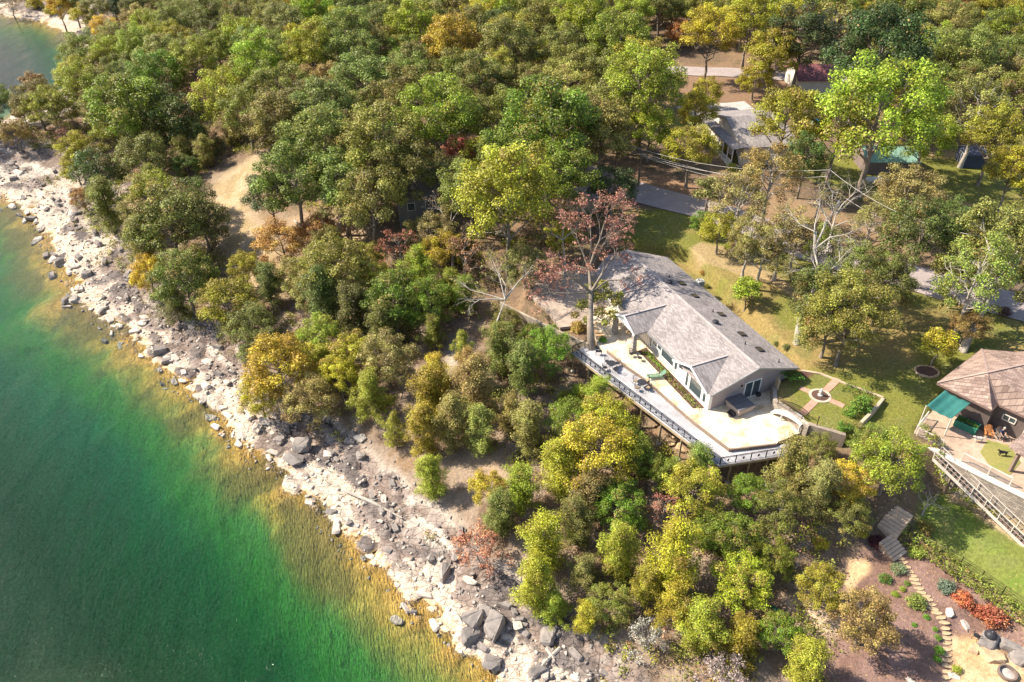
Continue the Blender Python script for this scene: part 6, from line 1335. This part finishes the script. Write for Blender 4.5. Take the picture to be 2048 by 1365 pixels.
# ------------------------------------------------------------------ buildings behind
def gable_house(name, label, A, B, depth, h, rise, roofm, wallm, over=.4, z=None, cat='house'):
    """ridge runs parallel to A-B; depth to the far side"""
    A = Vector(A); B = Vector(B); d = (B - A).normalized(); n_ = Vector((-d.y, d.x)); 
    if n_.dot(Vector((0, 1))) < 0: n_ = -n_
    z = z if z is not None else min(H(*A), H(*B), H(*(A + n_ * depth))) - .1
    r = thing(name, label, cat, (A.x, A.y, z), math.atan2(d.y, d.x)); L = (B - A).length; s = 1 if (Vector((-d.y, d.x))).dot(n_) > 0 else -1
    mb = MB(); y0, y1 = (0, depth) if s > 0 else (-depth, 0); ym = (y0 + y1) / 2
    mb.add([(0, y0, -1), (L, y0, -1), (L, y1, -1), (0, y1, -1), (0, y0, h), (L, y0, h), (L, y1, h), (0, y1, h), (0, ym, h + rise), (L, ym, h + rise)], [(0, 1, 5, 4), (2, 3, 7, 6), (1, 2, 6, 9, 5), (3, 0, 4, 8, 7)])
    mb.build('wall', wallm, r); k = rise / (depth / 2); e = over * k
    mb = MB(); mb.slab([(-over, y0 - over, h - e + .12), (L + over, y0 - over, h - e + .12), (L + over, ym, h + rise + .12), (-over, ym, h + rise + .12)], .12); mb.slab([(-over, ym, h + rise + .12), (L + over, ym, h + rise + .12), (L + over, y1 + over, h - e + .12), (-over, y1 + over, h - e + .12)], .12)
    mb.build('roof', roofm, r); return r, L, y0, y1
def metal_roof(name, c):
    m = brick_mat(name, c, tuple(x * 1.12 for x in c), tuple(x * .5 for x in c), 200, .3, msize=.02, rot=math.radians(90), rough=.5, big=.15); return m
a = pxy(1482, 338, 12.6); b = pxy(1451, 262, 12.8)
hg, L_, y0, y1 = gable_house('grey_roofed_house', 'house with a light grey shingle roof and white veranda behind the road', (a[0], a[1]), (a[0] + 8.5, a[1] + 1.5), 15.5, 3.3, 2.0, M['shingle'], M['cream'])
# veranda on the left gable side
vr = MB(); va = Vector((-1.8, 0.5, 0)); 
for k in range(9): y = k * 1.85; x = MB(); x.box(-1.9, -1.78, y, y + .12, -.6, 3.0); x.build('veranda_post', M['white'], hg)
mb = MB(); mb.box(-1.95, .0, -.1, 15.4, -.7, -.5 + .6); mb.build('veranda_floor', M['cream'], hg)
mb = MB(); mb.bar((-1.85, -.1, 3.1), (-1.85, 15.4, 3.1), .14, .2); mb.bar((-1.84, 0, 1.1), (-1.84, 15.0, 1.1), .08, .08); mb.build('veranda_beam', M['white'], hg)
mb = MB(); mb.slab([(-2.1, -.4, 3.28), (-.42, -.4, 3.5), (-.42, 15.9, 3.5), (-2.1, 15.9, 3.28)], .1); mb.build('veranda_roof', M['shingle'], hg)
mb = MB(); [mb.bar((-1.84, .05 + k * .2, .15), (-1.84, .05 + k * .2, 1.08), .04, .04, (0, 1, 0)) for k in range(74)]; mb.build('balusters', M['white'], hg)
mb = MB(); [mb.box(-3.6 + k * .3, -3.3 + k * .3, 5.2, 6.6, -.9, -.75 + k * .16) for k in range(5)]; mb.build('front_steps', M['white'], hg)
for y in (2.5, 6.5, 10.5): mb = MB(); mb.box(-.06, 0, y, y + 1.1, .9, 2.2); w = mb.build('window', M['white'], hg); mb = MB(); mb.box(-.075, -.06, y + .08, y + 1.02, .98, 2.12); mb.build('pane', M['glass'], w)
a = pxy(1596, 178, 14.4); gable_house('outbuilding', 'outbuilding with a maroon ribbed metal roof beside the back road', a, (a[0] + 7.5, a[1] + .2), 8, 2.8, 1.7, metal_roof('maroon_metal_roof', (.26, .10, .10)), M['cream'], cat='outbuilding')
a = pxy(1728, 352, 12.9); gable_house('outbuilding', 'low outbuilding with a pale green roof and brown block wall', a, (a[0] + 7.5, a[1] - .3), 6, 2.5, 1.2, metal_roof('green_metal_roof', (.24, .40, .32)), mat('brown_block', (.20, .15, .13), .9, .2, 4, .2), cat='outbuilding')
a = pxy(1926, 333, 13.5); gs, L_, y0, y1 = gable_house('garden_shed', 'small dark blue grey shed with white trimmed doors on the dry lawn', a, (a[0] + 4.6, a[1] - .4), 3.4, 2.2, .8, mat('dark_shed_roof', (.12, .12, .16), .8, .25, 4, .2), mat('slate_siding', (.055, .065, .10), .8, .2, 5, .2), .15, cat='shed')
mb = MB(); mb.box(-.05, 0, 1.0, 1.06, .1, 2.0); mb.box(-.05, 0, 2.3, 2.36, .1, 2.0); mb.box(-.05, 0, 1.06, 2.3, 1.94, 2.0); mb.box(-.05, 0, 1.65, 1.7, .1, 1.94); mb.build('door', M['white'], gs)
# house hidden in the wood with dark red stairs
a = pxy(800, 440, 11.5); hh, L_, y0, y1 = gable_house('wooded_house', 'dark two storey house hidden in the wood above the dark red stairs', a, (a[0] + 9, a[1] + 2), 9, 5.2, 2.2, mat('mossy_roof', (.2, .17, .14), .9, .3, 4, .3), mat('grey_timber_cladding', (.20, .185, .165), .9, .25, 3, .3, stretch=(3, 3, .3)), z=9.6)
for k in range(3): mb = MB(); mb.box(1.2 + k * 2.6, 2.3 + k * 2.6, y0 - .06, y0 - .01, 3.2, 4.4); w = mb.build('window', M['cream'], hh); mb = MB(); mb.box(1.28 + k * 2.6, 2.22 + k * 2.6, y0 - .075, y0 - .06, 3.28, 4.32); mb.build('pane', M['glass'], w)
redw = mat('dark_red_stain', (.20, .055, .045), .8, .3, 4, .2)
t0 = V3(732, 392, 12.8); t1 = V3(762, 424, 10.6); t2 = V3(778, 455, 9.4)
sr = thing('wooden_stairs', 'dark red wooden stairs in the shade below the wooded house', 'stairs', tuple(t0))
for a, b in ((t0, t1), (t1, t2)):
    d = b - a; dh = Vector((d.x, d.y, 0)).normalized(); nn = Vector((-dh.y, dh.x, 0)) * .6
    for k in range(7): p = a.lerp(b, (k + .5) / 7); mb = MB(); mb.bar(p - nn, p + nn, .26, .05); rel(sr, mb.build('tread', redw))
    for s_ in (-1, 1):
        mb = MB(); mb.bar(a + nn * s_ - Vector((0, 0, .1)), b + nn * s_ - Vector((0, 0, .1)), .06, .25); rel(sr, mb.build('stringer', redw)); mb = MB(); mb.bar(a + nn * s_ + Vector((0, 0, 1)), b + nn * s_ + Vector((0, 0, 1)), .1, .06)
        for k in range(9): q = a.lerp(b, k / 8) + nn * s_; mb.bar(q, q + Vector((0, 0, 1)), .05, .05, (1, 0, 0))
        rel(sr, mb.build('handrail', redw))
    for q in (a, b): mb = MB(); mb.box(q.x - .1, q.x + .1, q.y - .1, q.y + .1, H(q.x, q.y) - .3, q.z); rel(sr, mb.build('support_post', redw))
a = pxy(1150, 438, 11.8); gable_house('small_outbuilding', 'small grey walled outbuilding between the big lime tree and the road', a, (a[0] + 3.2, a[1] + 1.4), 4, 2.4, 1.0, M['shingle'], M['conc'], cat='outbuilding')
# propane tank
x, y = pxy(1752, 372, 12.9); z_ = H(x, y); tk = thing('propane_tank', 'silver grey propane tank lying on blocks beside the green roofed outbuilding', 'propane tank', (x, y, z_), -.1)
mb = MB(); L2 = 1.35; mb.tube([(-L2 - .45, 0, .75), (-L2 - .38, 0, .75), (-L2 - .2, 0, .75), (-L2, 0, .75), (L2, 0, .75), (L2 + .2, 0, .75), (L2 + .38, 0, .75), (L2 + .45, 0, .75)], [.05, .28, .42, .48, .48, .42, .28, .05], 18); mb.build('tank_body', mat('silver_paint', (.6, .6, .6), .4, .1, 3, .05, metal=.2), tk, True)
mb = MB(); mb.lathe([(.16, 1.2), (.16, 1.38), (.1, 1.44)], 12); mb.build('valve_cover', M['white'], tk)
for s_ in (-.9, .9): mb = MB(); mb.box(s_ - .15, s_ + .15, -.3, .3, -.2, .35); mb.build('concrete_block', M['conc'], tk)
x, y = pxy(1633, 246, 13.4); tb = thing('kiddie_pool', 'small bright blue paddling pool showing through the trees', 'pool', (x, y, H(x, y))); bl = mat('bright_blue_plastic', (.02, .35, .62), .4, .1, 4, .05); mb = MB(); mb.lathe([(1.05, 0), (1.15, .5), (1.05, .52), (.98, .2)], 20); mb.build('pool_side', bl, tb); mb = MB(); mb.lathe([(.97, .1), (.97, .3)], 20); mb.build('pool_water', bl, tb)
# concrete walk and square bed beside the parking entrance
drape('concrete_walk', [(1248, 452), (1300, 428), (1340, 430), (1268, 462)], 12.25, mat('pale_concrete', (.62, .56, .48), .9, .15, 2, .2), .06)
mb = MB(); 
bd_ = [pxy(*p, 12.25) for p in [(1288, 436), (1303, 429), (1320, 440), (1304, 447)]]
for i in range(4): mb.bar((*bd_[i], 12.28 + .003 * i), (*bd_[(i + 1) % 4], 12.28 + .003 * i), .14, .12)
setp(mb.build('timber_edge', M['cream']), 'pale timber frame round the square bed by the road', 'edging'); mb = MB(); mb.prism(bd_, 12.0, 12.26); setp(mb.build('mulch_bed', M['mulch']), kind='structure')
# ------------------------------------------------------------------ utility poles and wires
pm = mat('pole_wood', (.23, .17, .13), .9, .3, 3, .4, stretch=(1, 1, .2))
def pole(px, py, h, label, lean=(0, 0), arm=False, can=False, by_top=True, up=None):
    """px,py is the top of the pole"""
    z = 12.5 + h; x, y = pxy(px, py, z)
    for _ in range(12): z = .5 * z + .5 * (H(x, y) + h); x, y = pxy(px, py, z)
    z0 = H(x, y); bx, by = x + lean[0], y + lean[1]; r = thing('utility_pole', label, 'utility pole', (bx, by, z0), 0, 'utility poles along the road')
    mb = MB(); mb.tube([(0, 0, -.6), (-lean[0] * .5, -lean[1] * .5, h * .5), (-lean[0], -lean[1], h)], [.17, .15, .11], 9); mb.build('shaft', pm, r)
    if arm: mb = MB(); mb.bar((-lean[0] - .9, -lean[1], h - .4), (-lean[0] + .9, -lean[1], h - .4), .1, .12); mb.build('crossarm', pm, r)
    mb = MB(); mb.lathe([(.05, h), (.06, h + .12), (.03, h + .2)], 8, (-lean[0], -lean[1], 0)); mb.build('insulator', M['grey'], r)
    if can: mb = MB(); mb.lathe([(.05, -.55), (.22, -.5), (.24, .3), (.2, .4), (.05, .45)], 12, (.38 - lean[0], 0, h - 1.6)); mb.build('transformer', mat('transformer_grey', (.62, .63, .65), .5, .1, 3, .05), r)
    return Vector((x, y, z0 + h))
T1 = pole(1236, 283, 8.0, 'slim pale pole at the left end of the wires above the dark round tree')
T2 = pole(1283, 306, 5.5, 'short utility pole beside the road bend with the low service wires')
T3 = pole(1660, 340, 10.5, 'tall leaning utility pole carrying the wires by the bare tree', (-.5, .2), True)
T4 = pole(1676, 386, 6.5, 'utility pole with a pale grey transformer behind the leafless branches', (0, 0), False, True)
T5 = pole(1413, 405, 4.5, 'short broken pole standing in the small bright tree by the road')
T6 = pole(1966, 474, 9.5, 'leaning weathered utility pole beside the lower right road', (-.9, -.2), False)
wires = [(T1, T3, 1.6), (T1 - Vector((0, 0, .7)), T3 - Vector((0, 0, .9)), 1.8), (T2, T4, .8), (T2 - Vector((0, 0, .5)), T4 - Vector((0, 0, .6)), .9), (T3, T6, 1.5), (T4, T6 - Vector((0, 0, .8)), 1.4), (T1, Vector((0, 118, 20)), 1.2), (T1 - Vector((0, 0, .8)), Vector((0, 118, 19)), 1.2)]
wn = ['top wire from the slim pale pole to the tall leaning pole', 'second wire under the top wire over the road bend', 'upper service wire from the short pole beside the road bend', 'lower service wire from the short pole beside the road bend', 'wire from the tall leaning pole to the weathered pole', 'low wire from the transformer pole to the weathered pole', 'upper wire running left from the slim pale pole', 'lower wire running left from the slim pale pole']
for (a, b, sg), lb in zip(wires, wn):
    mb = MB(); mb.tube([a.lerp(b, k / 16) - Vector((0, 0, sg * 4 * (k / 16) * (1 - k / 16))) for k in range(17)], .022, 5); setp(mb.build('power_line', M['cream']), lb, 'power line', 'power lines over the road')
# ------------------------------------------------------------------ notable single trees with visible trunks
def big_tree(label, base, top, pts_extra, Rb, leaves, col, seed, size=.22, cl_r=.9, bark='pale_bark', per=34, name='dead_tree', cat='tree', group=None, limbs=()):
    """trunk from base pixel (on the ground) to a top point; limbs given as pixel+height ends"""
    g_ = G(*base); r0 = random.Random(seed); rs = np.random.RandomState(seed); tubes = []; cl = []
    root = thing(name, label, cat, tuple(g_))
    T_ = [Vector(V3(px, py, z)) - g_ for px, py, z in top]; pts = [Vector((0, 0, -.6)), Vector((0, 0, 0))] + T_; n_ = len(pts)
    tubes.append((pts, [Rb * 1.25, Rb] + [Rb * (1 - .75 * (k + 1) / len(T_)) for k in range(len(T_))], 9))
    def tw(p, d, L, rad, lv):
        q = p + d * L * .5 + Vector([r0.gauss(0, .08) * L for _ in range(3)]); e = q + (d + Vector((r0.gauss(0, .3), r0.gauss(0, .3), r0.gauss(.05, .2)))).normalized() * L * .5
        tubes.append(([p, q, e], [rad, rad * .7, rad * .4], 5 if lv > 1 else 3))
        if lv <= 0: cl.append((tuple(e), cl_r)); return
        for k in range(3): dd = (d + Vector((r0.gauss(0, .6), r0.gauss(0, .6), r0.gauss(.1, .45)))).normalized(); tw(e if k < 2 else q, dd, L * r0.uniform(.55, .8), rad * .5, lv - 1)
    for li in limbs:
        i, px, py, z, rad, lv, tl = li; s = pts[min(i, len(pts) - 1)]; e = Vector(V3(px, py, z)) - g_; m1 = s.lerp(e, .5) + Vector((r0.gauss(0, .25), r0.gauss(0, .25), r0.gauss(.3, .2)))
        tubes.append(([s, m1, e], [rad, rad * .75, rad * .45], 6)); d = (e - m1).normalized()
        for k in range(4): tw(e if k < 3 else m1, (d + Vector((r0.gauss(0, .5), r0.gauss(0, .5), r0.gauss(.15, .4)))).normalized(), tl, rad * .4, lv)
    link_mesh('trunk', trunk_mesh('trunk', tubes, M[bark]), None, root)
    if leaves:
        sel = [c for c in cl if r0.random() < leaves]; me = crown_mesh('crown', sel, per, size, rs, accent=.0, shell=.15); o = link_mesh('crown', me, None, root); o.color = (*col, 1)
    ALLT.append((g_.x, g_.y, 2)); return root, cl, g_
# the big half dead tree growing through the deck
bt, cl_, g0 = big_tree('large half dead tree with rusty twigs rising through the timber deck', (1183, 700), [(1180, 640, 13.5), (1182, 585, 15.2), (1178, 540, 16.8)], None, .5, .75, (.36, .17, .11), 5, .2, .4, 'bark', 60,
    limbs=[(3, 1150, 560, 17.5, .2, 3, 1.6), (3, 1222, 520, 18.0, .2, 3, 1.6), (4, 1120, 540, 17.0, .14, 3, 1.5), (4, 1200, 480, 20.5, .18, 3, 1.6), (4, 1235, 455, 21.0, .14, 3, 1.5), (4, 1155, 480, 20.0, .14, 3, 1.6), (3, 1250, 560, 16.5, .12, 2, 1.3), (3, 1100, 585, 16.0, .1, 3, 1.4), (4, 1180, 445, 21.5, .12, 3, 1.5), (5, 1215, 425, 22.3, .12, 3, 1.4)])
rs = np.random.RandomState(8); cc_ = []
for px, py, z, r in [(1190, 595, 14.6, .9), (1215, 590, 14.6, .9), (1232, 605, 14.2, .8), (1165, 610, 14.2, .9), (1200, 625, 13.8, .9), (1225, 630, 13.6, .8), (1175, 640, 13.2, .7), (1150, 630, 13.8, .6), (1205, 570, 15.3, .8), (1240, 590, 14.5, .6), (1185, 575, 15.2, .8), (1210, 645, 13.0, .6)]:
    v = Vector(V3(px, py, z)) - g0; cc_.append((tuple(v), r))
o = link_mesh('lower_foliage', crown_mesh('lower_foliage', cc_, 620, .2, rs, accent=.35), None, bt); o.color = (.24, .24, .03, 1)
big_tree('tall pale barked tree with a curved trunk and bare white branches', (1592, 688), [(1600, 640, 14.8), (1625, 590, 17.2), (1640, 550, 19.0), (1628, 500, 21.2)], None, .38, .32, (.22, .20, .06), 6, .2, .45, per=40,
    limbs=[(4, 1680, 520, 20.5, .14, 3, 1.5), (5, 1600, 450, 23.2, .14, 3, 1.6), (5, 1655, 440, 24, .14, 3, 1.6), (5, 1690, 470, 23, .12, 3, 1.5), (4, 1610, 540, 19.5, .12, 3, 1.3), (5, 1640, 410, 25, .1, 2, 1.4), (4, 1690, 560, 19.0, .1, 2, 1.2)], name='bare_tree')
big_tree('bare forked tree with white twigs in front of the transformer pole', (1657, 545), [(1655, 500, 14.0), (1665, 455, 16.0), (1672, 430, 17.2)], None, .26, 0, (.2, .2, .1), 16, limbs=[(3, 1640, 410, 18, .12, 3, 1.5), (4, 1700, 395, 18.5, .12, 3, 1.5), (4, 1735, 385, 18.5, .1, 2, 1.5), (4, 1665, 385, 19.2, .1, 3, 1.4), (3, 1730, 450, 16.5, .1, 2, 1.3)], name='bare_tree')
big_tree('leaning thick trunked oak beside the brown roofed house', (1925, 703), [(1950, 650, 14.6), (1972, 610, 16.6), (1988, 570, 18.8)], None, .48, .8, (.24, .25, .05), 9, .24, .75, per=80, name='oak_tree',
    limbs=[(3, 1950, 560, 18.5, .16, 3, 1.5), (4, 1935, 520, 20.0, .15, 3, 1.6), (5, 2000, 500, 21.5, .18, 3, 1.7), (5, 2040, 520, 20.8, .16, 3, 1.6), (4, 2035, 570, 19.0, .14, 3, 1.5), (5, 1970, 470, 22.5, .14, 3, 1.5), (4, 1920, 585, 17.6, .12, 2, 1.2), (5, 2060, 470, 22.8, .12, 3, 1.5)])
big_tree('bare pale tree leaning over the concrete wall left of the deck', (985, 692), [(992, 650, 12.3), (1010, 600, 14.3)], None, .24, .25, (.30, .26, .08), 10, .18, .35, per=40, name='bare_tree',
    limbs=[(3, 960, 600, 14.5, .1, 3, 1.3), (4, 1000, 550, 16.0, .1, 3, 1.3), (4, 1040, 560, 15.6, .1, 3, 1.3), (4, 985, 520, 17.4, .08, 2, 1.3), (3, 940, 580, 14.6, .08, 3, 1.2), (4, 1060, 540, 16, .08, 2, 1.1)])
big_tree('grey leafless tree with fanned branches behind the rusty crowned tree', (905, 545), [(905, 500, 12.0), (900, 450, 14.5)], None, .2, .2, (.3, .2, .1), 11, .18, .35, per=30, name='bare_tree',
    limbs=[(3, 880, 420, 16.0, .09, 3, 1.3), (3, 925, 415, 16.0, .09, 3, 1.3), (2, 940, 470, 14.0, .08, 3, 1.2), (2, 870, 480, 13.5, .08, 3, 1.2), (3, 905, 395, 17.0, .07, 2, 1.3)])
big_tree('leafless reddish tree rising between the lime tree and the parking court', (1130, 560), [(1130, 520, 13.2), (1125, 480, 15.5)], None, .2, .5, (.36, .2, .1), 12, .18, .35, per=40, name='bare_tree',
    limbs=[(3, 1105, 470, 16.0, .09, 3, 1.3), (3, 1150, 460, 16.5, .09, 3, 1.3), (2, 1095, 510, 14.0, .08, 3, 1.2), (3, 1125, 440, 17.5, .07, 3, 1.3)])
# ------------------------------------------------------------------ rocks along the shore
rr = random.Random(21)
spots = [  # hand placed landmarks: px, py, size, kind, label
 (945, 1240, 2.2, 'grey', 'upright grey boulder standing behind two tilted slabs at the waterline'), (990, 1255, 2.3, 'grey', 'large tilted grey boulder with a flat pale face'), (942, 1275, 2.0, 'grey', 'tilted grey slab nearest the water in the group of three'), (970, 1228, 1.6, 'grey', 'grey boulder tucked behind the tilted boulders'), (1095, 1275, 1.7, 'grey', 'lone grey boulder with a pointed top under the cedars'), (890, 1150, 1.9, 'grey', 'wide grey rock with a shadowed lower side'), (1035, 1252, 1.2, 'pale', 'pale boulder right of the tilted boulders'), (590, 925, 2.3, 'grey', 'dark layered outcrop above the white slabs'), (605, 895, 2.1, 'grey', 'dark craggy rock topping the layered outcrop'), (515, 860, 1.6, 'pale', 'thick pale slab leaning near the yellow tree'), (530, 845, 1.3, 'pale', 'upright pale slab beside the thick slab'), (500, 835, 1.3, 'pale', 'rounded pale boulder at the head of the white ledge'),
 (320, 705, 1.8, 'grey', 'dark jagged rock jutting at the waterline'), (335, 725, 1.4, 'grey', 'dark block below the jagged rock'), (120, 528, 1.7, 'grey', 'dark striped rock at the edge of the small bay'), (132, 605, 1.5, 'grey', 'grey rock at the tip of the spit'), (150, 598, 1.2, 'pale', 'pale rock on the spit'), (270, 665, 1.5, 'pale', 'pale boulder in the cluster right of the spit'), (285, 650, 1.4, 'pale', 'round pale boulder on the cluster top'), (205, 625, 1.1, 'grey', 'half sunk rock between the spit and the cluster'), (110, 345, 1.2, 'grey', 'dark rock high on the headland'), (720, 880, 1.3, 'pale', 'pale rock on the bare slope above the gully'), (613, 895, 1.1, 'pale', 'small pale slab behind the outcrop'), (860, 1120, 1.2, 'grey', 'grey block left of the wide grey rock'), (985, 1330, 1.7, 'grey', 'grey block at the lower end of the shore'), (1075, 1345, 1.6, 'grey', 'dark blocky rock near the bottom of the shore')]
def to_shore(px, py, z): x, y = pxy(px, py, z); return x, y
for px, py, s, k, lb in spots:
    g_ = G(px, py); rock(k, 'shore_boulder', g_.x, g_.y, g_.z + .18 * s, s * .62, rr.uniform(0, 6), lb, None, tilt=.35, cat='boulder')
shdir = math.atan2(-.7, .72)
NR = 0; seen = {}
def band_lbl(k, s_, px):
    seg = 'below the headland' if px < 130 else 'near the spit' if px < 260 else 'between the spit and the yellow tree' if px < 440 else 'under the yellow tree' if px < 600 else 'below the bare gully' if px < 800 else 'by the tilted boulders' if px < 1000 else 'at the lower end of the shore'
    z = 'half sunk in the shallows' if s_ < -.3 else 'at the waterline' if s_ < 2 else 'on the white ledge' if s_ < 5 else 'on the broken upper bank'
    return f"{'pale flat slab' if k == 'pale' else 'grey broken block'} {z} {seg}"
pts_ = []
for (a, b) in zip(SH[2:-8], SH[3:-7]):
    L = math.dist(a, b); n_ = max(1, int(L / 1.05))
    for k in range(n_):
        for q in range(2): pts_.append((a[0] + (b[0] - a[0]) * rr.random(), a[1] + (b[1] - a[1]) * rr.random(), (b[1] - a[1]) / L, -(b[0] - a[0]) / L, math.atan2(b[1] - a[1], b[0] - a[0])))
rr.shuffle(pts_)
for (x, y, nx_, ny_, ang) in pts_:
    if NR >= 250: break
    off = rr.choice([rr.uniform(-.9, 1.5), rr.uniform(.5, 5), rr.uniform(3.5, 8), rr.uniform(3.5, 8)]); x2 = x + nx_ * off; y2 = y + ny_ * off; s_, t_ = sd1(x2, y2)
    if s_ < -2.5 or s_ > 12 or s_ * off < 0 and abs(off) > 1: continue
    z = H(x2, y2); px, py, D = project(x2, y2, z)
    if not (-30 < px < 1250 and -20 < py < 1400) or D > 175: continue
    if near(x2, y2, .3, .25): continue
    k = 'pale' if (off < 4.2 and rr.random() < .8) else 'grey'; s = rr.uniform(.35, 1.0) * (1.15 if k == 'pale' else .9) * (1.3 if D > 120 else 1)
    rock(k, 'limestone_block' if k == 'pale' else 'broken_rock', x2, y2, z + .1 * s, s, ang + rr.gauss(0, .35), band_lbl(k, s_, px), band_lbl(k, s_, px) + 's', sy=s * rr.uniform(.4, .75), tilt=.16); NR += 1
    used_labels.setdefault(band_lbl(k, s_, px), []).append((COL.objects[-1], px, py))
# loose rubble: uncountable
def rubble(name, label, n, lo, hi, kind, cond, seed):
    r = np.random.RandomState(seed); src = RM[kind][0]; bv = np.zeros(len(src.vertices) * 3); 
    import bmesh
    base = []
    for sd_ in range(5):
        v = norm_rows(r.normal(0, 1, (9, 3))) * r.uniform(.7, 1.1, (9, 1)) * np.array([1, .75, .5]); bm = bmesh.new(); [bm.verts.new(tuple(p)) for p in v]; bmesh.ops.convex_hull(bm, input=bm.verts)
        bm.verts.index_update(); base.append((np.array([vv.co[:] for vv in bm.verts]), [tuple(q.index for q in f.verts) for f in bm.faces if len(f.verts) == 3])); bm.free()
    Vs = []; Fs = []; nv = 0; k = 0
    for _ in range(n * 30):
        if k >= n: break
        i = r.randint(2, len(SH) - 10); t = r.rand(); a, b = SH[i], SH[i + 1]; L = math.dist(a, b) + 1e-6; off = r.uniform(*cond)
        x = a[0] + (b[0] - a[0]) * t + (b[1] - a[1]) / L * off; y = a[1] + (b[1] - a[1]) * t - (b[0] - a[0]) / L * off; s_, t_ = sd1(x, y)
        if s_ < cond[0] - 1 or s_ > cond[1] + 1 or r.rand() > min(1, L / 9): continue
        s = r.uniform(lo, hi); th = r.uniform(0, 6.28); v, f = base[r.randint(5)]; R_ = np.array([[math.cos(th), -math.sin(th), 0], [math.sin(th), math.cos(th), 0], [0, 0, 1]])
        Vs.append(v @ R_.T * s + np.array([x, y, H(x, y) + s * .1])); Fs += [(q[0] + nv, q[1] + nv, q[2] + nv) for q in f]; nv += len(v); k += 1
    me = fast_mesh(name, np.concatenate(Vs), np.array(Fs), 3); o = link_mesh(name, me, rock_pale if kind == 'pale' else rock_grey); return setp(o, label, None, None, 'stuff')
rubble('pale_rubble', 'small broken pale stones scattered along the waterline', 1300, .1, .38, 'pale', (-1.5, 6), 1)
rubble('grey_rubble', 'grey broken stones scattered over the upper bank', 1500, .12, .42, 'grey', (2.5, 9), 2)
# stones under the deck
for i, (px, py, s) in enumerate([(1110, 735, .6), (1122, 745, .5), (1135, 738, .5), (1125, 760, .45), (1140, 768, .5), (1150, 770, .4), (1105, 690, 1.1), (1085, 688, .8), (1340, 885, .7), (1365, 898, .8), (1390, 910, .6), (1350, 875, .5), (1560, 975, .8), (1540, 985, .6), (1580, 970, .7), (1530, 970, .7)]):
    g_ = G(px, py); rock('tan' if i not in (12, 13, 14, 15) else 'grey', 'landscape_rock', g_.x, g_.y, g_.z + .1, s, i, ['tan rock at the narrow end of the deck', 'tan rock under the middle of the deck', 'grey rock in the shade under the deck corner'][0 if i < 8 else 1 if i < 12 else 2], 'rocks at the deck', tilt=.15); used_labels.setdefault(COL.objects[-1]['label'], []).append((COL.objects[-1], px, py))
# fallen logs
for (a, b, za, lb) in [((690, 985), (805, 1040), .3, 'long grey driftwood log lying on the rocky bank'), ((1120, 1300), (1060, 1365), .3, 'pale fallen branch at the bottom of the shore'), ((590, 445), (615, 475), .3, 'white fallen log at the edge of the clearing')]:
    A1 = G(*a); B1 = G(*b); mb = MB(); mb.tube([A1 + Vector((0, 0, .3)), A1.lerp(B1, .5) + Vector((0, .15, .35)), B1 + Vector((0, 0, .25))], [.2, .16, .08], 7); mb.tube([A1.lerp(B1, .4) + Vector((0, 0, .3)), A1.lerp(B1, .6) + Vector((.4, .7, .9))], [.06, .02], 5); setp(mb.build('fallen_log', M['pale_bark']), lb, 'log')
# hanging ends: unhide prototypes' labels where they repeat
ORD = ['leftmost', 'second from left', 'third from left', 'fourth from left', 'fifth from left', 'sixth from left', 'seventh from left', 'eighth from left', 'ninth from left', 'tenth from left', 'eleventh from left', 'twelfth from left', 'thirteenth from left', 'fourteenth from left', 'fifteenth from left', 'sixteenth from left', 'seventeenth from left', 'eighteenth from left', 'nineteenth from left', 'twentieth from left', 'twenty first from left', 'twenty second from left', 'twenty third from left', 'twenty fourth from left', 'twenty fifth from left', 'twenty sixth from left', 'twenty seventh from left', 'twenty eighth from left']
def relabel():
    for lb, its in list(used_labels.items()):
        its.sort(key=lambda q: q[1]); n_ = len(its)
        for i, (o, px, py) in enumerate(its):
            t = lb
            if n_ > 1: t = ('leftmost' if i == 0 else 'rightmost' if i == n_ - 1 else 'middle' if n_ == 3 else ORD[min(i, 27)]) + ' ' + t
            w = t.split()
            if len(w) > 16: t = t.replace('the grey roofed house with the white veranda', 'the white veranda').replace('the dark red stairs in the wood', 'the dark red stairs').replace('the pole with the transformer', 'the transformer pole').replace(' in front and right of ', ' front right of ').replace(' in front and left of ', ' front left of ').replace('second from left', 'second').replace('third from left', 'third')
            if len(t.split()) > 16: t = t.replace(' between the spit and the yellow tree', ' beyond the spit').replace(' from left', '').replace('at the lower end of the shore', 'at the lower shore').replace('on the broken upper bank', 'on the upper bank')
            if len(t.split()) > 16: t = t.replace('feathery ', '').replace('rounded ', '').replace('bushy ', '')
            o['label'] = t
relabel()
